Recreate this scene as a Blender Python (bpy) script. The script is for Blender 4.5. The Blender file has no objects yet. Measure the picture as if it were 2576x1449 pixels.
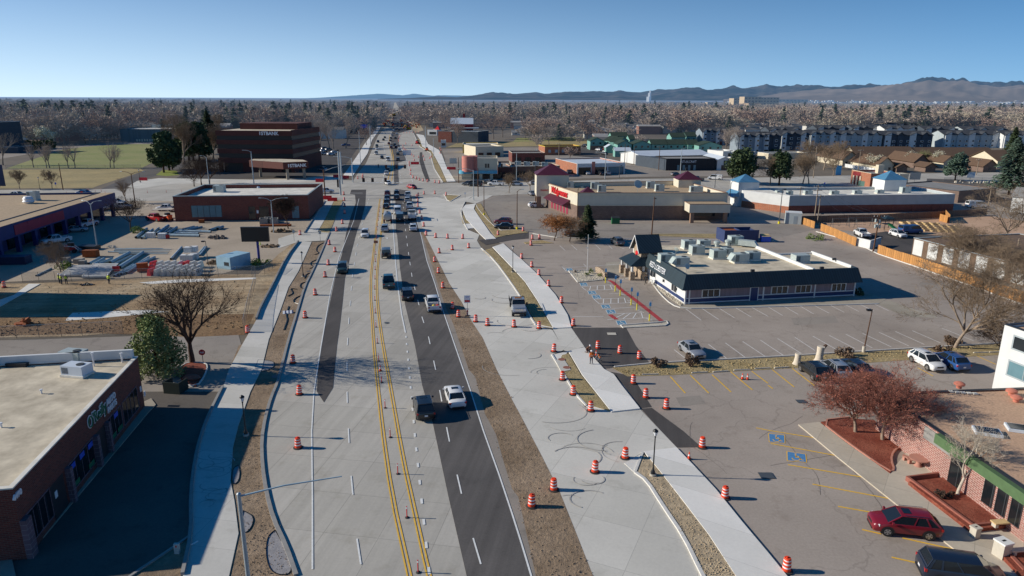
import bpy,math,random
import numpy as np
from mathutils import Vector as V3,Matrix,noise as mnoise
en=enumerate
mc_,ms_,mh_,un_,BD_=math.cos,math.sin,math.hypot,random.uniform,bpy.data
random.seed(7)
sc=bpy.context.scene
col=sc.collection
R=math.radians
PI=math.pi
CAMH,FOC,ROLL=31.0,1739.0,0.004
PITCH=math.atan((724.5-248.0)/FOC)
_sp,_cp,_sr,_cr=ms_(PITCH),mc_(PITCH),ms_(ROLL),mc_(ROLL)
def at(x,y,z=0.0):
 u,v=(x-1288)/FOC,-(y-724.5)/FOC
 u,v=_cr*u-_sr*v,_sr*u+_cr*v
 d=(u,_cp+v*_sp,-_sp+v*_cp)
 t=(z-CAMH)/d[2]
 return V3((d[0]*t,d[1]*t,z))
def hgt(x,y,ty):
 b=at(x,y)
 v=-(ty-724.5)/FOC
 u=(x-1288)/FOC
 v=_sr*u+_cr*v
 t=b.y/(_cp+v*_sp)
 return CAMH+(-_sp+v*_cp)*t
cam=BD_.cameras.new('camera')
cam.sensor_width=36
cam.lens=FOC/2576*36
cam.clip_start,cam.clip_end=0.5,90000
co=BD_.objects.new('camera',cam)
col.objects.link(co)
m=Matrix(((_cr,-_sr,0,0),(_sr*_sp,_cr*_sp,-_cp,0),(_sr*_cp,_cr*_cp,_sp,CAMH),(0,0,0,1)))
co.matrix_world=m
sc.camera=co
sc.view_settings.view_transform='Standard'
sc.view_settings.look='None'
sc.view_settings.exposure=0
SUN_EL=24.0
sdir=V3((-1.0,0.05,0)).normalized()
sun=BD_.lights.new('sun','SUN')
sun.energy=5.0
sun.angle=R(0.53)
sun.color=(1.0,0.93,0.81)
so=BD_.objects.new('sun',sun)
col.objects.link(so)
sv=V3((sdir.x*mc_(R(SUN_EL)),sdir.y*mc_(R(SUN_EL)),ms_(R(SUN_EL))))
so.rotation_euler=sv.to_track_quat('Z','Y').to_euler()
so.location=(-80,0,80)
w=BD_.worlds.new('World')
sc.world=w
w.use_nodes=True
nt=w.node_tree
bgn=nt.nodes['Background']
sky=nt.nodes.new('ShaderNodeTexSky')
sky.sky_type='NISHITA'
sky.sun_disc=False
sky.sun_elevation=R(SUN_EL)
sky.sun_rotation=math.atan2(sdir.x,sdir.y)
sky.altitude=1700
sky.air_density=1.0
sky.dust_density=0.15
sky.ozone_density=3.0
tc=nt.nodes.new('ShaderNodeTexCoord')
mp=nt.nodes.new('ShaderNodeMapping')
mp.vector_type='POINT'
mp.inputs['Scale'].default_value=(1,1,1.8)
mp.inputs['Location'].default_value=(0,0,0.10)
nt.links.new(tc.outputs['Generated'],mp.inputs['Vector'])
nrm=nt.nodes.new('ShaderNodeVectorMath')
nrm.operation='NORMALIZE'
nt.links.new(mp.outputs[0],nrm.inputs[0])
nt.links.new(nrm.outputs[0],sky.inputs['Vector'])
hs=nt.nodes.new('ShaderNodeHueSaturation')
hs.inputs['Saturation'].default_value=1.35
nt.links.new(sky.outputs[0],hs.inputs['Color'])
def wm(op,a,b,clamp=False):
 n=nt.nodes.new('ShaderNodeMath');n.operation=op;n.use_clamp=clamp
 for i,q in en((a,b)):
  if isinstance(q,(int,float)):n.inputs[i].default_value=q
  else:nt.links.new(q,n.inputs[i])
 return n.outputs[0]
def wmix(f,a,b):
 n=nt.nodes.new('ShaderNodeMix');n.data_type='RGBA'
 for i,q in((0,f),(6,a),(7,b)):
  if isinstance(q,tuple):n.inputs[i].default_value=(*q,1)
  else:nt.links.new(q,n.inputs[i])
 return n.outputs[2]
sep=nt.nodes.new('ShaderNodeSeparateXYZ');nt.links.new(tc.outputs['Generated'],sep.inputs[0])
side_=wm('MULTIPLY_ADD',sep.outputs[0],-0.78,True)
side_.node.inputs[2].default_value=0.5
pale=wmix(side_,(2.7,4.7,6.8),(6.6,8.3,9.4))
fz=wm('EXPONENT',wm('MULTIPLY',wm('MAXIMUM',sep.outputs[2],0.0),-9.0),0)
fz=wm('MULTIPLY',fz,wm('MULTIPLY_ADD',side_,0.25));fz.node.inputs[1].links[0].from_node.inputs[2].default_value=0.72
nt.links.new(wmix(fz,hs.outputs[0],pale),bgn.inputs['Color'])
bgn.inputs['Strength'].default_value=0.118
MATS={}
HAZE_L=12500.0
def lin(h):
 h=h.lstrip('#')
 c=[int(h[i:i+2],16)/255 for i in(0,2,4)]
 return tuple(x/12.92 if x<=.04045 else((x+.055)/1.055)**2.4 for x in c)
def nd(nt,t,**kw):
 n=nt.nodes.new(t)
 for k,v in kw.items():setattr(n,k,v)
 return n
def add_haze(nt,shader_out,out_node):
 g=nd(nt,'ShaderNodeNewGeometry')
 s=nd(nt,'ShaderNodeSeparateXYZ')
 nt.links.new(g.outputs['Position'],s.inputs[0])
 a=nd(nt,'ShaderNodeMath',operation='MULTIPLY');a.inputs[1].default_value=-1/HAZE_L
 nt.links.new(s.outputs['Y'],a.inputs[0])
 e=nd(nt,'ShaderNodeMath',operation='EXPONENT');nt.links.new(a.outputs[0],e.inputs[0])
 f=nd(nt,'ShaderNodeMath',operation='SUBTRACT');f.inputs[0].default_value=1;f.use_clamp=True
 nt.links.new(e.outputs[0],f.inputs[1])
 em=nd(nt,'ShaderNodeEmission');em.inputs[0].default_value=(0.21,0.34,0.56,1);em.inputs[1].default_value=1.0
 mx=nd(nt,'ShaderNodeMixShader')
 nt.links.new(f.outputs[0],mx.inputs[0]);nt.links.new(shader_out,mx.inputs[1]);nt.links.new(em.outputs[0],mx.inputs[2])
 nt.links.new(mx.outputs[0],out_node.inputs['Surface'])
def mat(name,c,rough=.8,var=.12,scale=1.5,metal=0.,bump=0.,world=False,c2=None,haze=False,spec=None,detail=4,coat=0.,gain=1.15):
 if name in MATS:return MATS[name]
 if isinstance(c,str):c=[min(.82,x*gain)for x in lin(c)]
 if isinstance(c2,str):c2=[min(.82,x*gain)for x in lin(c2)]
 mt=BD_.materials.new(name);mt.use_nodes=True
 nt=mt.node_tree;b=nt.nodes['Principled BSDF'];out=nt.nodes['Material Output']
 b.inputs['Roughness'].default_value=rough;b.inputs['Metallic'].default_value=metal
 if spec is not None:b.inputs['Specular IOR Level'].default_value=spec
 if coat:b.inputs['Coat Weight'].default_value=coat;b.inputs['Coat Roughness'].default_value=.05
 if var>0 or c2 is not None:
  if world:src=nd(nt,'ShaderNodeNewGeometry').outputs['Position']
  else:src=nd(nt,'ShaderNodeTexCoord').outputs['Object']
  n1=nd(nt,'ShaderNodeTexNoise');n1 .inputs['Scale'].default_value=scale;n1 .inputs['Detail'].default_value=detail
  n1 .inputs['Roughness'].default_value=.62
  nt.links.new(src,n1 .inputs['Vector'])
  rp=nd(nt,'ShaderNodeValToRGB')
  rp.color_ramp.elements[0].position=.3;rp.color_ramp.elements[1].position=.7
  lo=[x*(1-var)for x in c];hi=[min(1,x*(1+var))for x in(c2 or c)]
  rp.color_ramp.elements[0].color=(*lo,1);rp.color_ramp.elements[1].color=(*hi,1)
  nt.links.new(n1 .outputs['Fac'],rp.inputs[0]);nt.links.new(rp.outputs[0],b.inputs['Base Color'])
  if bump:
   bp=nd(nt,'ShaderNodeBump');bp.inputs['Strength'].default_value=1;bp.inputs['Distance'].default_value=bump
   nt.links.new(n1 .outputs['Fac'],bp.inputs['Height']);nt.links.new(bp.outputs[0],b.inputs['Normal'])
 else:
  b.inputs['Base Color'].default_value=(*c,1)
 if haze:
  add_haze(nt,b.outputs[0],out)
  mt.cycles.emission_sampling='NONE'
 MATS[name]=mt
 return mt
def ground(name,c,c2,s1=.08,s2=2.5,streak=None,joints=None,cracks=0.,stain=None,rough=.9,bump=0.,haze=False,fine=.12,ang=0.):
 mt=BD_.materials.new(name);mt.use_nodes=True;MATS[name]=mt
 nt=mt.node_tree;b=nt.nodes['Principled BSDF'];out=nt.nodes['Material Output'];L=nt.links.new
 b.inputs['Roughness'].default_value=rough;b.inputs['Specular IOR Level'].default_value=.25
 c=[x*1.28 for x in lin(c)];c2=[x*1.28 for x in lin(c2)]
 pos=nd(nt,'ShaderNodeNewGeometry').outputs['Position']
 mp=nd(nt,'ShaderNodeMapping');mp.inputs['Rotation'].default_value=(0,0,ang);L(pos,mp.inputs['Vector'])
 P=mp.outputs[0]
 def noise(s,det=5,vec=None,ro=.6):
  n=nd(nt,'ShaderNodeTexNoise');n.inputs['Scale'].default_value=s;n.inputs['Detail'].default_value=det;n.inputs['Roughness'].default_value=ro
  L(vec or P,n.inputs['Vector']);return n.outputs['Fac']
 def ramp(f,a,bb,ca,cb):
  r=nd(nt,'ShaderNodeValToRGB');e=r.color_ramp.elements
  e[0].position,e[1].position=a,bb;e[0].color,e[1].color=(*ca,1),(*cb,1);L(f,r.inputs[0]);return r.outputs[0]
 def mul(a,bb,fac=1.):
  x=nd(nt,'ShaderNodeMix',data_type='RGBA',blend_type='MULTIPLY');x.inputs[0].default_value=fac
  L(a,x.inputs[6]);L(bb,x.inputs[7]);return x.outputs[2]
 cur=ramp(noise(s1,6),.35,.65,c,c2)
 f=noise(s2,4,ro=.7)
 cur=mul(cur,ramp(f,.3,.7,(1-fine,)*3,(1+fine,)*3))
 if streak:
  m2=nd(nt,'ShaderNodeMapping');m2 .inputs['Scale'].default_value=(1.3,.02,1);L(P,m2 .inputs['Vector'])
  cur=mul(cur,ramp(noise(1.,4,m2 .outputs[0]),.35,.65,(1-streak,)*3,(1+streak*.5,)*3))
 if stain:
  cur=mul(cur,ramp(noise(.35,5,ro=.7),.55,.72,(1,1,1),stain))
  n=nd(nt,'ShaderNodeTexNoise');n.inputs['Scale'].default_value=.3;n.inputs['Detail'].default_value=1.5;n.inputs['Distortion'].default_value=2.2
  L(P,n.inputs['Vector'])
  cur=mul(cur,ramp(n.outputs['Fac'],.30,.34,(1-.0,1,1),(1,1,1)))
 if joints:
  w_,h_,k=joints
  br=nd(nt,'ShaderNodeTexBrick');br.offset=0;br.inputs['Scale'].default_value=1;br.inputs['Mortar Size'].default_value=.025
  br.inputs['Brick Width'].default_value=w_;br.inputs['Row Height'].default_value=h_;br.inputs['Mortar Smooth'].default_value=.3
  br.inputs['Color1'].default_value=(1,1,1,1);br.inputs['Color2'].default_value=(.87,.87,.86,1);br.inputs['Mortar'].default_value=(k,k,k,1)
  L(P,br.inputs['Vector']);cur=mul(cur,br.outputs[0])
 if cracks:
  vo=nd(nt,'ShaderNodeTexVoronoi',feature='DISTANCE_TO_EDGE');vo.inputs['Scale'].default_value=.13
  m3=nd(nt,'ShaderNodeVectorMath',operation='MULTIPLY_ADD');m3 .inputs[1].default_value=(.9,.9,.9)
  n2=nd(nt,'ShaderNodeTexNoise');n2 .inputs['Scale'].default_value=.7;n2 .inputs['Detail'].default_value=5
  L(P,n2 .inputs['Vector'])
  sc_=nd(nt,'ShaderNodeVectorMath',operation='MULTIPLY_ADD');sc_.inputs[1].default_value=(2.5,2.5,0)
  L(n2 .outputs['Color'],sc_.inputs[0]);L(P,sc_.inputs[2])
  L(sc_.outputs[0],vo.inputs['Vector'])
  cur=mul(cur,ramp(vo.outputs['Distance'],.0,.012,(1-cracks,)*3,(1,1,1)))
 L(cur,b.inputs['Base Color'])
 if bump:
  bp=nd(nt,'ShaderNodeBump');bp.inputs['Distance'].default_value=bump;bp.inputs['Strength'].default_value=1
  L(noise(s2*.6,6,ro=.75),bp.inputs['Height']);L(bp.outputs[0],b.inputs['Normal'])
 if haze:
  add_haze(nt,b.outputs[0],out);mt.cycles.emission_sampling='NONE'
 return mt
def bricks(name,c1,c2,mortar,w_=.4,h_=.13,ms=.012,rough=.85,haze=False):
 mt=BD_.materials.new(name);mt.use_nodes=True;MATS[name]=mt
 nt=mt.node_tree;b=nt.nodes['Principled BSDF'];L=nt.links.new
 tcn=nd(nt,'ShaderNodeTexCoord');ge=nd(nt,'ShaderNodeNewGeometry')
 s=nd(nt,'ShaderNodeSeparateXYZ');L(tcn.outputs['Object'],s.inputs[0])
 add=nd(nt,'ShaderNodeMath',operation='ADD');L(s.outputs[0],add.inputs[0]);L(s.outputs[1],add.inputs[1])
 cb=nd(nt,'ShaderNodeCombineXYZ');L(add.outputs[0],cb.inputs[0]);L(s.outputs[2],cb.inputs[1])
 br=nd(nt,'ShaderNodeTexBrick');br.inputs['Scale'].default_value=1;br.inputs['Mortar Size'].default_value=ms
 br.inputs['Brick Width'].default_value=w_;br.inputs['Row Height'].default_value=h_
 br.inputs['Color1'].default_value=(*lin(c1),1);br.inputs['Color2'].default_value=(*lin(c2),1);br.inputs['Mortar'].default_value=(*lin(mortar),1)
 L(cb.outputs[0],br.inputs['Vector'])
 n=nd(nt,'ShaderNodeTexNoise');n.inputs['Scale'].default_value=.6;n.inputs['Detail'].default_value=5;L(tcn.outputs['Object'],n.inputs['Vector'])
 r=nd(nt,'ShaderNodeValToRGB');r.color_ramp.elements[0].color=(.7,.7,.7,1);r.color_ramp.elements[1].color=(1.2,1.2,1.2,1);L(n.outputs['Fac'],r.inputs[0])
 x=nd(nt,'ShaderNodeMix',data_type='RGBA',blend_type='MULTIPLY');x.inputs[0].default_value=1;L(br.outputs[0],x.inputs[6]);L(r.outputs[0],x.inputs[7])
 L(x.outputs[2],b.inputs['Base Color']);b.inputs['Roughness'].default_value=rough
 return mt
def stp(name,c1,c2,period,duty=.5,axis='Z',rough=.6,metal=0.,noise=.1,off=0.):
 mt=BD_.materials.new(name);mt.use_nodes=True;MATS[name]=mt
 nt=mt.node_tree;b=nt.nodes['Principled BSDF'];L=nt.links.new
 tcn=nd(nt,'ShaderNodeTexCoord');s=nd(nt,'ShaderNodeSeparateXYZ');L(tcn.outputs['Object'],s.inputs[0])
 if axis=='XY':
  add=nd(nt,'ShaderNodeMath',operation='ADD');L(s.outputs[0],add.inputs[0]);L(s.outputs[1],add.inputs[1]);src=add.outputs[0]
 else:src=s.outputs[axis]
 a=nd(nt,'ShaderNodeMath',operation='ADD');a.inputs[1].default_value=1000*period+off;L(src,a.inputs[0])
 d=nd(nt,'ShaderNodeMath',operation='DIVIDE');d.inputs[1].default_value=period;L(a.outputs[0],d.inputs[0])
 fr=nd(nt,'ShaderNodeMath',operation='FRACT');L(d.outputs[0],fr.inputs[0])
 lt=nd(nt,'ShaderNodeMath',operation='LESS_THAN');lt.inputs[1].default_value=duty;L(fr.outputs[0],lt.inputs[0])
 x=nd(nt,'ShaderNodeMix',data_type='RGBA');L(lt.outputs[0],x.inputs[0])
 x.inputs[6].default_value=(*(lin(c1)if isinstance(c1,str)else c1),1);x.inputs[7].default_value=(*(lin(c2)if isinstance(c2,str)else c2),1)
 fl=nd(nt,'ShaderNodeMath',operation='FLOOR');L(d.outputs[0],fl.inputs[0])
 wn=nd(nt,'ShaderNodeTexWhiteNoise',noise_dimensions='1D');L(fl.outputs[0],wn.inputs['W'])
 r=nd(nt,'ShaderNodeMapRange');r.inputs[3].default_value=1-noise;r.inputs[4].default_value=1+noise;L(wn.outputs[0],r.inputs[0])
 y=nd(nt,'ShaderNodeMix',data_type='RGBA',blend_type='MULTIPLY');y.inputs[0].default_value=1;L(x.outputs[2],y.inputs[6]);L(r.outputs[0],y.inputs[7])
 L(y.outputs[2],b.inputs['Base Color']);b.inputs['Roughness'].default_value=rough;b.inputs['Metallic'].default_value=metal
 return mt
def sheer(name,c,a):
 mt=BD_.materials.new(name);mt.use_nodes=True;MATS[name]=mt
 nt=mt.node_tree;b=nt.nodes['Principled BSDF'];b.inputs['Base Color'].default_value=(*lin(c),1);b.inputs['Alpha'].default_value=a
 return mt
def N_(m):return MB().mat(m)
class MB:
 def __init__(s):s.v=[];s.f=[];s.mi=[];s.ms=[];s.cur=0
 def mat(s,mt):
  if isinstance(mt,str):mt=MATS[mt]
  if mt not in s.ms:s.ms.append(mt)
  s.cur=s.ms.index(mt);return s
 def face(s,*idx):s.f.append(tuple(idx));s.mi.append(s.cur)
 def add(s,pts):n=len(s.v);s.v.extend([tuple(p)for p in pts]);return n
 def poly(s,pts):n=s.add(pts);s.face(*range(n,n+len(pts)));return s
 def box(s,x0,x1,y0,y1,z0,z1,M=None):
  p=[V3((x,y,z))for z in(z0,z1)for x,y in((x0,y0),(x1,y0),(x1,y1),(x0,y1))]
  if M is not None:p=[M@q for q in p]
  n=s.add(p)
  for q in((3,2,1,0),(4,5,6,7),(0,1,5,4),(1,2,6,5),(2,3,7,6),(3,0,4,7)):s.face(*[n+i for i in q])
  return s
 def pm_(s,pts,z0,z1):
  k=len(pts);n=s.add([(p[0],p[1],z0)for p in pts]+[(p[0],p[1],z1)for p in pts])
  s.face(*[n+i for i in reversed(range(k))]);s.face(*[n+k+i for i in range(k)])
  for i in range(k):j=(i+1)%k;s.face(n+i,n+j,n+k+j,n+k+i)
  return s
 def hexa(s,b4,t4):
  n=s.add(list(b4)+list(t4))
  for q in((3,2,1,0),(4,5,6,7),(0,1,5,4),(1,2,6,5),(2,3,7,6),(3,0,4,7)):s.face(*[n+i for i in q])
  return s
 def tu_(s,p0,p1,r0,r1=None,n=8,caps=True):
  r1=r0 if r1 is None else r1
  p0,p1=V3(p0),V3(p1);d=p1-p0
  if d.length<1e-6:return s
  d.normalize();a=d.orthogonal().normalized();b=d.cross(a)
  i0=s.add([p0+(a*mc_(2*PI*k/n)+b*ms_(2*PI*k/n))*r0 for k in range(n)]+[p1+(a*mc_(2*PI*k/n)+b*ms_(2*PI*k/n))*r1 for k in range(n)])
  for k in range(n):j=(k+1)%n;s.face(i0+k,i0+j,i0+n+j,i0+n+k)
  if caps:s.face(*[i0+k for k in reversed(range(n))]);s.face(*[i0+n+k for k in range(n)])
  return s
 def path(s,pts,r,n=6):
  for a,b in zip(pts[:-1],pts[1:]):s.tu_(a,b,r,r,n)
  return s
 def lt_(s,prof,n=16,o=(0,0,0)):
  i0=None
  for(r,z)in prof:
   i=s.add([(o[0]+r*mc_(2*PI*k/n),o[1]+r*ms_(2*PI*k/n),o[2]+z)for k in range(n)])
   if i0 is not None:
    for k in range(n):j=(k+1)%n;s.face(i0+k,i0+j,i+j,i+k)
   else:s.face(*[i+k for k in reversed(range(n))])
   i0=i
  s.face(*[i0+k for k in range(n)])
  return s
 def loft(s,rings,close=True,caps=True):
  st=[s.add(r)for r in rings];k=len(rings[0])
  for a,b in zip(st[:-1],st[1:]):
   for i in range(k if close else k-1):j=(i+1)%k;s.face(a+i,a+j,b+j,b+i)
  if caps:s.face(*[st[0]+i for i in reversed(range(k))]);s.face(*[st[-1]+i for i in range(k)])
  return s
 def mesh(s,name,smooth=False):
  me=BD_.meshes.new(name);me.from_pydata(s.v,[],s.f)
  for mt in s.ms:me.materials.append(mt)
  me.polygons.foreach_set('material_index',s.mi)
  if smooth:
   me.polygons.foreach_set('use_smooth',[True]*len(me.polygons));me.set_sharp_from_angle(angle=R(smooth if smooth is not True else 35))
  me.update();return me
 def bd(s,name,parent=None,smooth=False):
  return link(s.mesh(name,smooth),name,parent)
def link(me,name,parent=None):
 o=BD_.objects.new(name,me);col.objects.link(o)
 if parent is not None:o.parent=parent
 return o
def tag(o,lbl_,cat,gp_=None,kind=None):
 o['label']=lbl_;o['category']=cat
 if gp_:o['group']=gp_
 if kind:o['kind']=kind
 return o
def thg(name,lbl_,cat,loc=(0,0,0),rz=0.,gp_=None):
 o=BD_.objects.new(name,None);col.objects.link(o);o.empty_display_size=.2
 o.location=loc;o.rotation_euler=(0,0,rz)
 return tag(o,lbl_,cat,gp_)
def dup(root,loc,rz=0.,lbl_=None,gp_=None,scale=None):
 def rec(o,parent):
  c=o.copy();col.objects.link(c)
  if parent is not None:c.parent=parent
  for ch in o.children:rec(ch,c)
  return c
 r=rec(root,None)
 r.location=loc;r.rotation_euler=(0,0,rz)
 if scale is not None:r.scale=(scale,)*3 if not hasattr(scale,'__len__')else scale
 if lbl_:r['label']=lbl_
 if gp_:r['group']=gp_
 return r
def recolour(o,src,dst):
 for ch in[o]+list(o.children_recursive):
  if ch.type=='MESH':
   for sl in ch.material_slots:
    if sl.material is src:sl.link='OBJECT';sl.material=dst
def text(s,size,mt,parent,M,name='lettering',ext=.03,align='LEFT',width=1.0,bold=0.,shear=0.):
 cu=BD_.curves.new(name,'FONT');cu.body=s;cu.size=size;cu.extrude=ext;cu.align_x=align;cu.offset=bold;cu.shear=shear
 cu.materials.append(MATS[mt]if isinstance(mt,str)else mt)
 tmp=BD_.objects.new(name,cu);me=BD_.meshes.new_from_object(tmp);BD_.objects.remove(tmp)
 if not me.materials:me.materials.append(cu.materials[0])
 o=link(me,name,parent)
 o.matrix_local=M@Matrix.Diagonal((width,1,1,1))
 return o
def ow(x,y,z,face=0.):
 return Matrix.Translation((x,y,z))@Matrix.Rotation(face,4,'Z')@Matrix.Rotation(PI/2,4,'X')
ORD='first second third fourth fifth sixth seventh eighth ninth tenth eleventh twelfth thirteenth fourteenth fifteenth sixteenth seventeenth eighteenth nineteenth twentieth twenty-first twenty-second twenty-third twenty-fourth twenty-fifth twenty-sixth twenty-seventh twenty-eighth twenty-ninth thirtieth'.split()
def fr_(p0,p1):
 d=p1-p0
 return(p0 .x,p0 .y,0),math.atan2(d.y,d.x),mh_(d.x,d.y)
def K(c,x,y,z=0.):
 ox,oy=dict(A=(0,225.4),B=(644,225.4),C=(1288,225.4),E=(1932,225.4),F=(0,566.7),G=(644,566.7),H=(1288,566.7),I=(1932,566.7))[c]
 return at(ox+x/4,oy+y/4,z)
# people
mat('skin','#b98a6e',.6,.05);mat('cnv','#232a3a',.9,.1,8);mat('cdk','#1d1d20',.9,.1,8);mat('cloth_orange','#e0661c',.8,.08,6);mat('vor','#f0701a',.6,.05);mat('vlm','#c8e02a',.6,.05)
mat('cloth_grey','#6a6f74',.9,.1,8);mat('cloth_brown','#5a3a2c',.9,.1,8);mat('hwh','#e2e2de',.4,.03);mat('boot','#3a2c22',.8,.1);mat('eye_dark','#1a1412',.4,0);mat('hair_dark','#2a1d15',.9,.1);mat('reflective','#d8d8c8',.4,.03)
STAND=dict(pelvis=(0,0,.95),belly=(.01,0,1.1),chest=(0,0,1.32),neck=(0,0,1.49),head=(.03,0,1.63),top=(.01,0,1.74),nose=(.13,0,1.62),sl=(0,.19,1.42),el=(-.03,.27,1.15),wl=(.06,.27,.91),sr=(0,-.19,1.42),er=(.02,-.27,1.16),wr=(.16,-.24,.97),hl=(0,.10,.90),kl=(.04,.12,.50),al=(0,.13,.09),tl=(.17,.15,.04),hr=(0,-.10,.90),kr=(.02,-.12,.50),ar=(-.03,-.13,.09),tr=(.14,-.16,.04))
KNEEL=dict(pelvis=(-.12,0,.46),belly=(-.02,0,.58),chest=(.17,0,.74),neck=(.29,0,.86),head=(.38,0,.96),top=(.42,0,1.07),nose=(.48,0,.91),sl=(.22,.19,.80),el=(.36,.24,.56),wl=(.52,.14,.34),sr=(.22,-.19,.80),er=(.38,-.24,.54),wr=(.55,-.12,.30),hl=(-.10,.11,.42),kl=(.30,.14,.46),al=(.16,.14,.09),tl=(.33,.15,.04),hr=(-.10,-.11,.42),kr=(.24,-.14,.08),ar=(-.16,-.14,.08),tr=(-.27,-.14,.05))
WALK=dict(STAND,kl=(.18,.11,.52),al=(.26,.12,.10),tl=(.42,.13,.06),kr=(-.02,-.11,.50),ar=(-.32,-.12,.15),tr=(-.18,-.13,.04),el=(-.16,.25,1.17),wl=(-.12,.25,.92),er=(.12,-.25,1.17),wr=(.28,-.2,1.0))
RIDE=dict(pelvis=(-.35,0,.92),belly=(-.28,0,1.05),chest=(-.15,0,1.26),neck=(-.08,0,1.42),head=(-.03,0,1.55),top=(-.05,0,1.68),nose=(.08,0,1.54),sl=(-.13,.19,1.35),el=(.08,.3,1.13),wl=(.3,.33,1.04),sr=(-.13,-.19,1.35),er=(.08,-.3,1.13),wr=(.3,-.33,1.04),hl=(-.32,.12,.88),kl=(.08,.24,.72),al=(-.02,.24,.34),tl=(.14,.26,.28),hr=(-.32,-.12,.88),kr=(.08,-.24,.72),ar=(-.02,-.24,.34),tr=(.14,-.26,.28))
def body_mesh(P,shirt,legs,sleeve='long'):
 V={k:V3(v)for k,v in P.items()};names=list(V);E_=[('pelvis','belly'),('belly','chest'),('chest','neck'),('neck','head'),('head','top'),('chest','sl'),('sl','el'),('el','wl'),('chest','sr'),('sr','er'),('er','wr'),('pelvis','hl'),('hl','kl'),('kl','al'),('al','tl'),('pelvis','hr'),('hr','kr'),('kr','ar'),('ar','tr'),('head','nose')]
 RR=dict(pelvis=.15,belly=.14,chest=.16,neck=.062,head=.098,top=.07,nose=.016,sl=.075,el=.052,wl=.034,sr=.075,er=.052,wr=.034,hl=.10,kl=.07,al=.05,tl=.04,hr=.10,kr=.07,ar=.05,tr=.04)
 for s in 'lr':
  w_=V['w'+s];d=(w_-V['e'+s]).normalized();side=d.cross(V3((0,1,0)if s=='l' else(0,-1,0))).normalized();nrm=d.cross(side)
  V['p'+s]=w_+d*.055;RR['p'+s]=.030;E_.append(('w'+s,'p'+s))
  for i,(o_,ln)in en([(-.026,.075),(-.009,.085),(.009,.08),(.026,.062)]):
   a,c=f'f{s}{i}',f'g{s}{i}';V[a]=V['p'+s]+d*.04+side*o_;V[c]=V[a]+d*ln*.8+nrm*.02;RR[a]=.011;RR[c]=.008;E_+=[('p'+s,a),(a,c)]
  V['t'+s+'h']=V['p'+s]-side*.045+d*.0;V['u'+s+'h']=V['t'+s+'h']+d*.045-side*.012;RR['t'+s+'h']=.012;RR['u'+s+'h']=.009;E_+=[('p'+s,'t'+s+'h'),('t'+s+'h','u'+s+'h')]
 names=list(V);me=BD_.meshes.new('body');me.from_pydata([V[n]for n in names],[(names.index(a),names.index(b))for a,b in E_],[])
 o=BD_.objects.new('body',me);col.objects.link(o);o.modifiers.new('Skin','SKIN')
 if not me.skin_vertices:raise RuntimeError('no skin layer')
 for i,n in en(names):r=RR[n];me.skin_vertices[0].data[i].radius=(r,r*(.8 if n in('pelvis','belly','chest')else 1));me.skin_vertices[0].data[i].use_root=n=='pelvis'
 s=o.modifiers.new('Sub','SUBSURF');s.levels=s.render_levels=1
 bpy.context.view_layer.update();dg=bpy.context.evaluated_depsgraph_get();m2=BD_.meshes.new_from_object(o.evaluated_get(dg));BD_.objects.remove(o)
 m2 .materials.clear();ms=[MATS[shirt],MATS[legs],MATS['skin'],MATS['boot']]
 for x in ms:m2 .materials.append(x)
 zone_=[]
 def part(n):
  if n[0]in 'fgtupn' and n not in('top','pelvis','neck','nose')and not n in('tl','tr'):return 2
  if n in('head','top','nose','neck','wl','wr'):return 2
  if n in('tl','tr','al','ar'):return 3
  if n in('pelvis','hl','hr','kl','kr'):return 1
  return 0
 segs=[(V[a],V[b],max(part(a),part(b))if 2 in(part(a),part(b))and b not in('wl','wr','neck')else(part(b)if b in('hl','hr')else part(a)if b in('wl','wr','neck','al','ar')else part(b)if a in('al','ar')else part(a)))for a,b in E_]
 for f in m2 .polygons:
  c=f.center;best=None
  for a,b,z in segs:
   ab=b-a;t=max(0,min(1,(c-a).dot(ab)/ab.length_squared));d=(c-(a+ab*t)).length
   if best is None or d<best[0]:best=(d,z)
  f.material_index=best[1];f.use_smooth=True
 return m2,V
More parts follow.
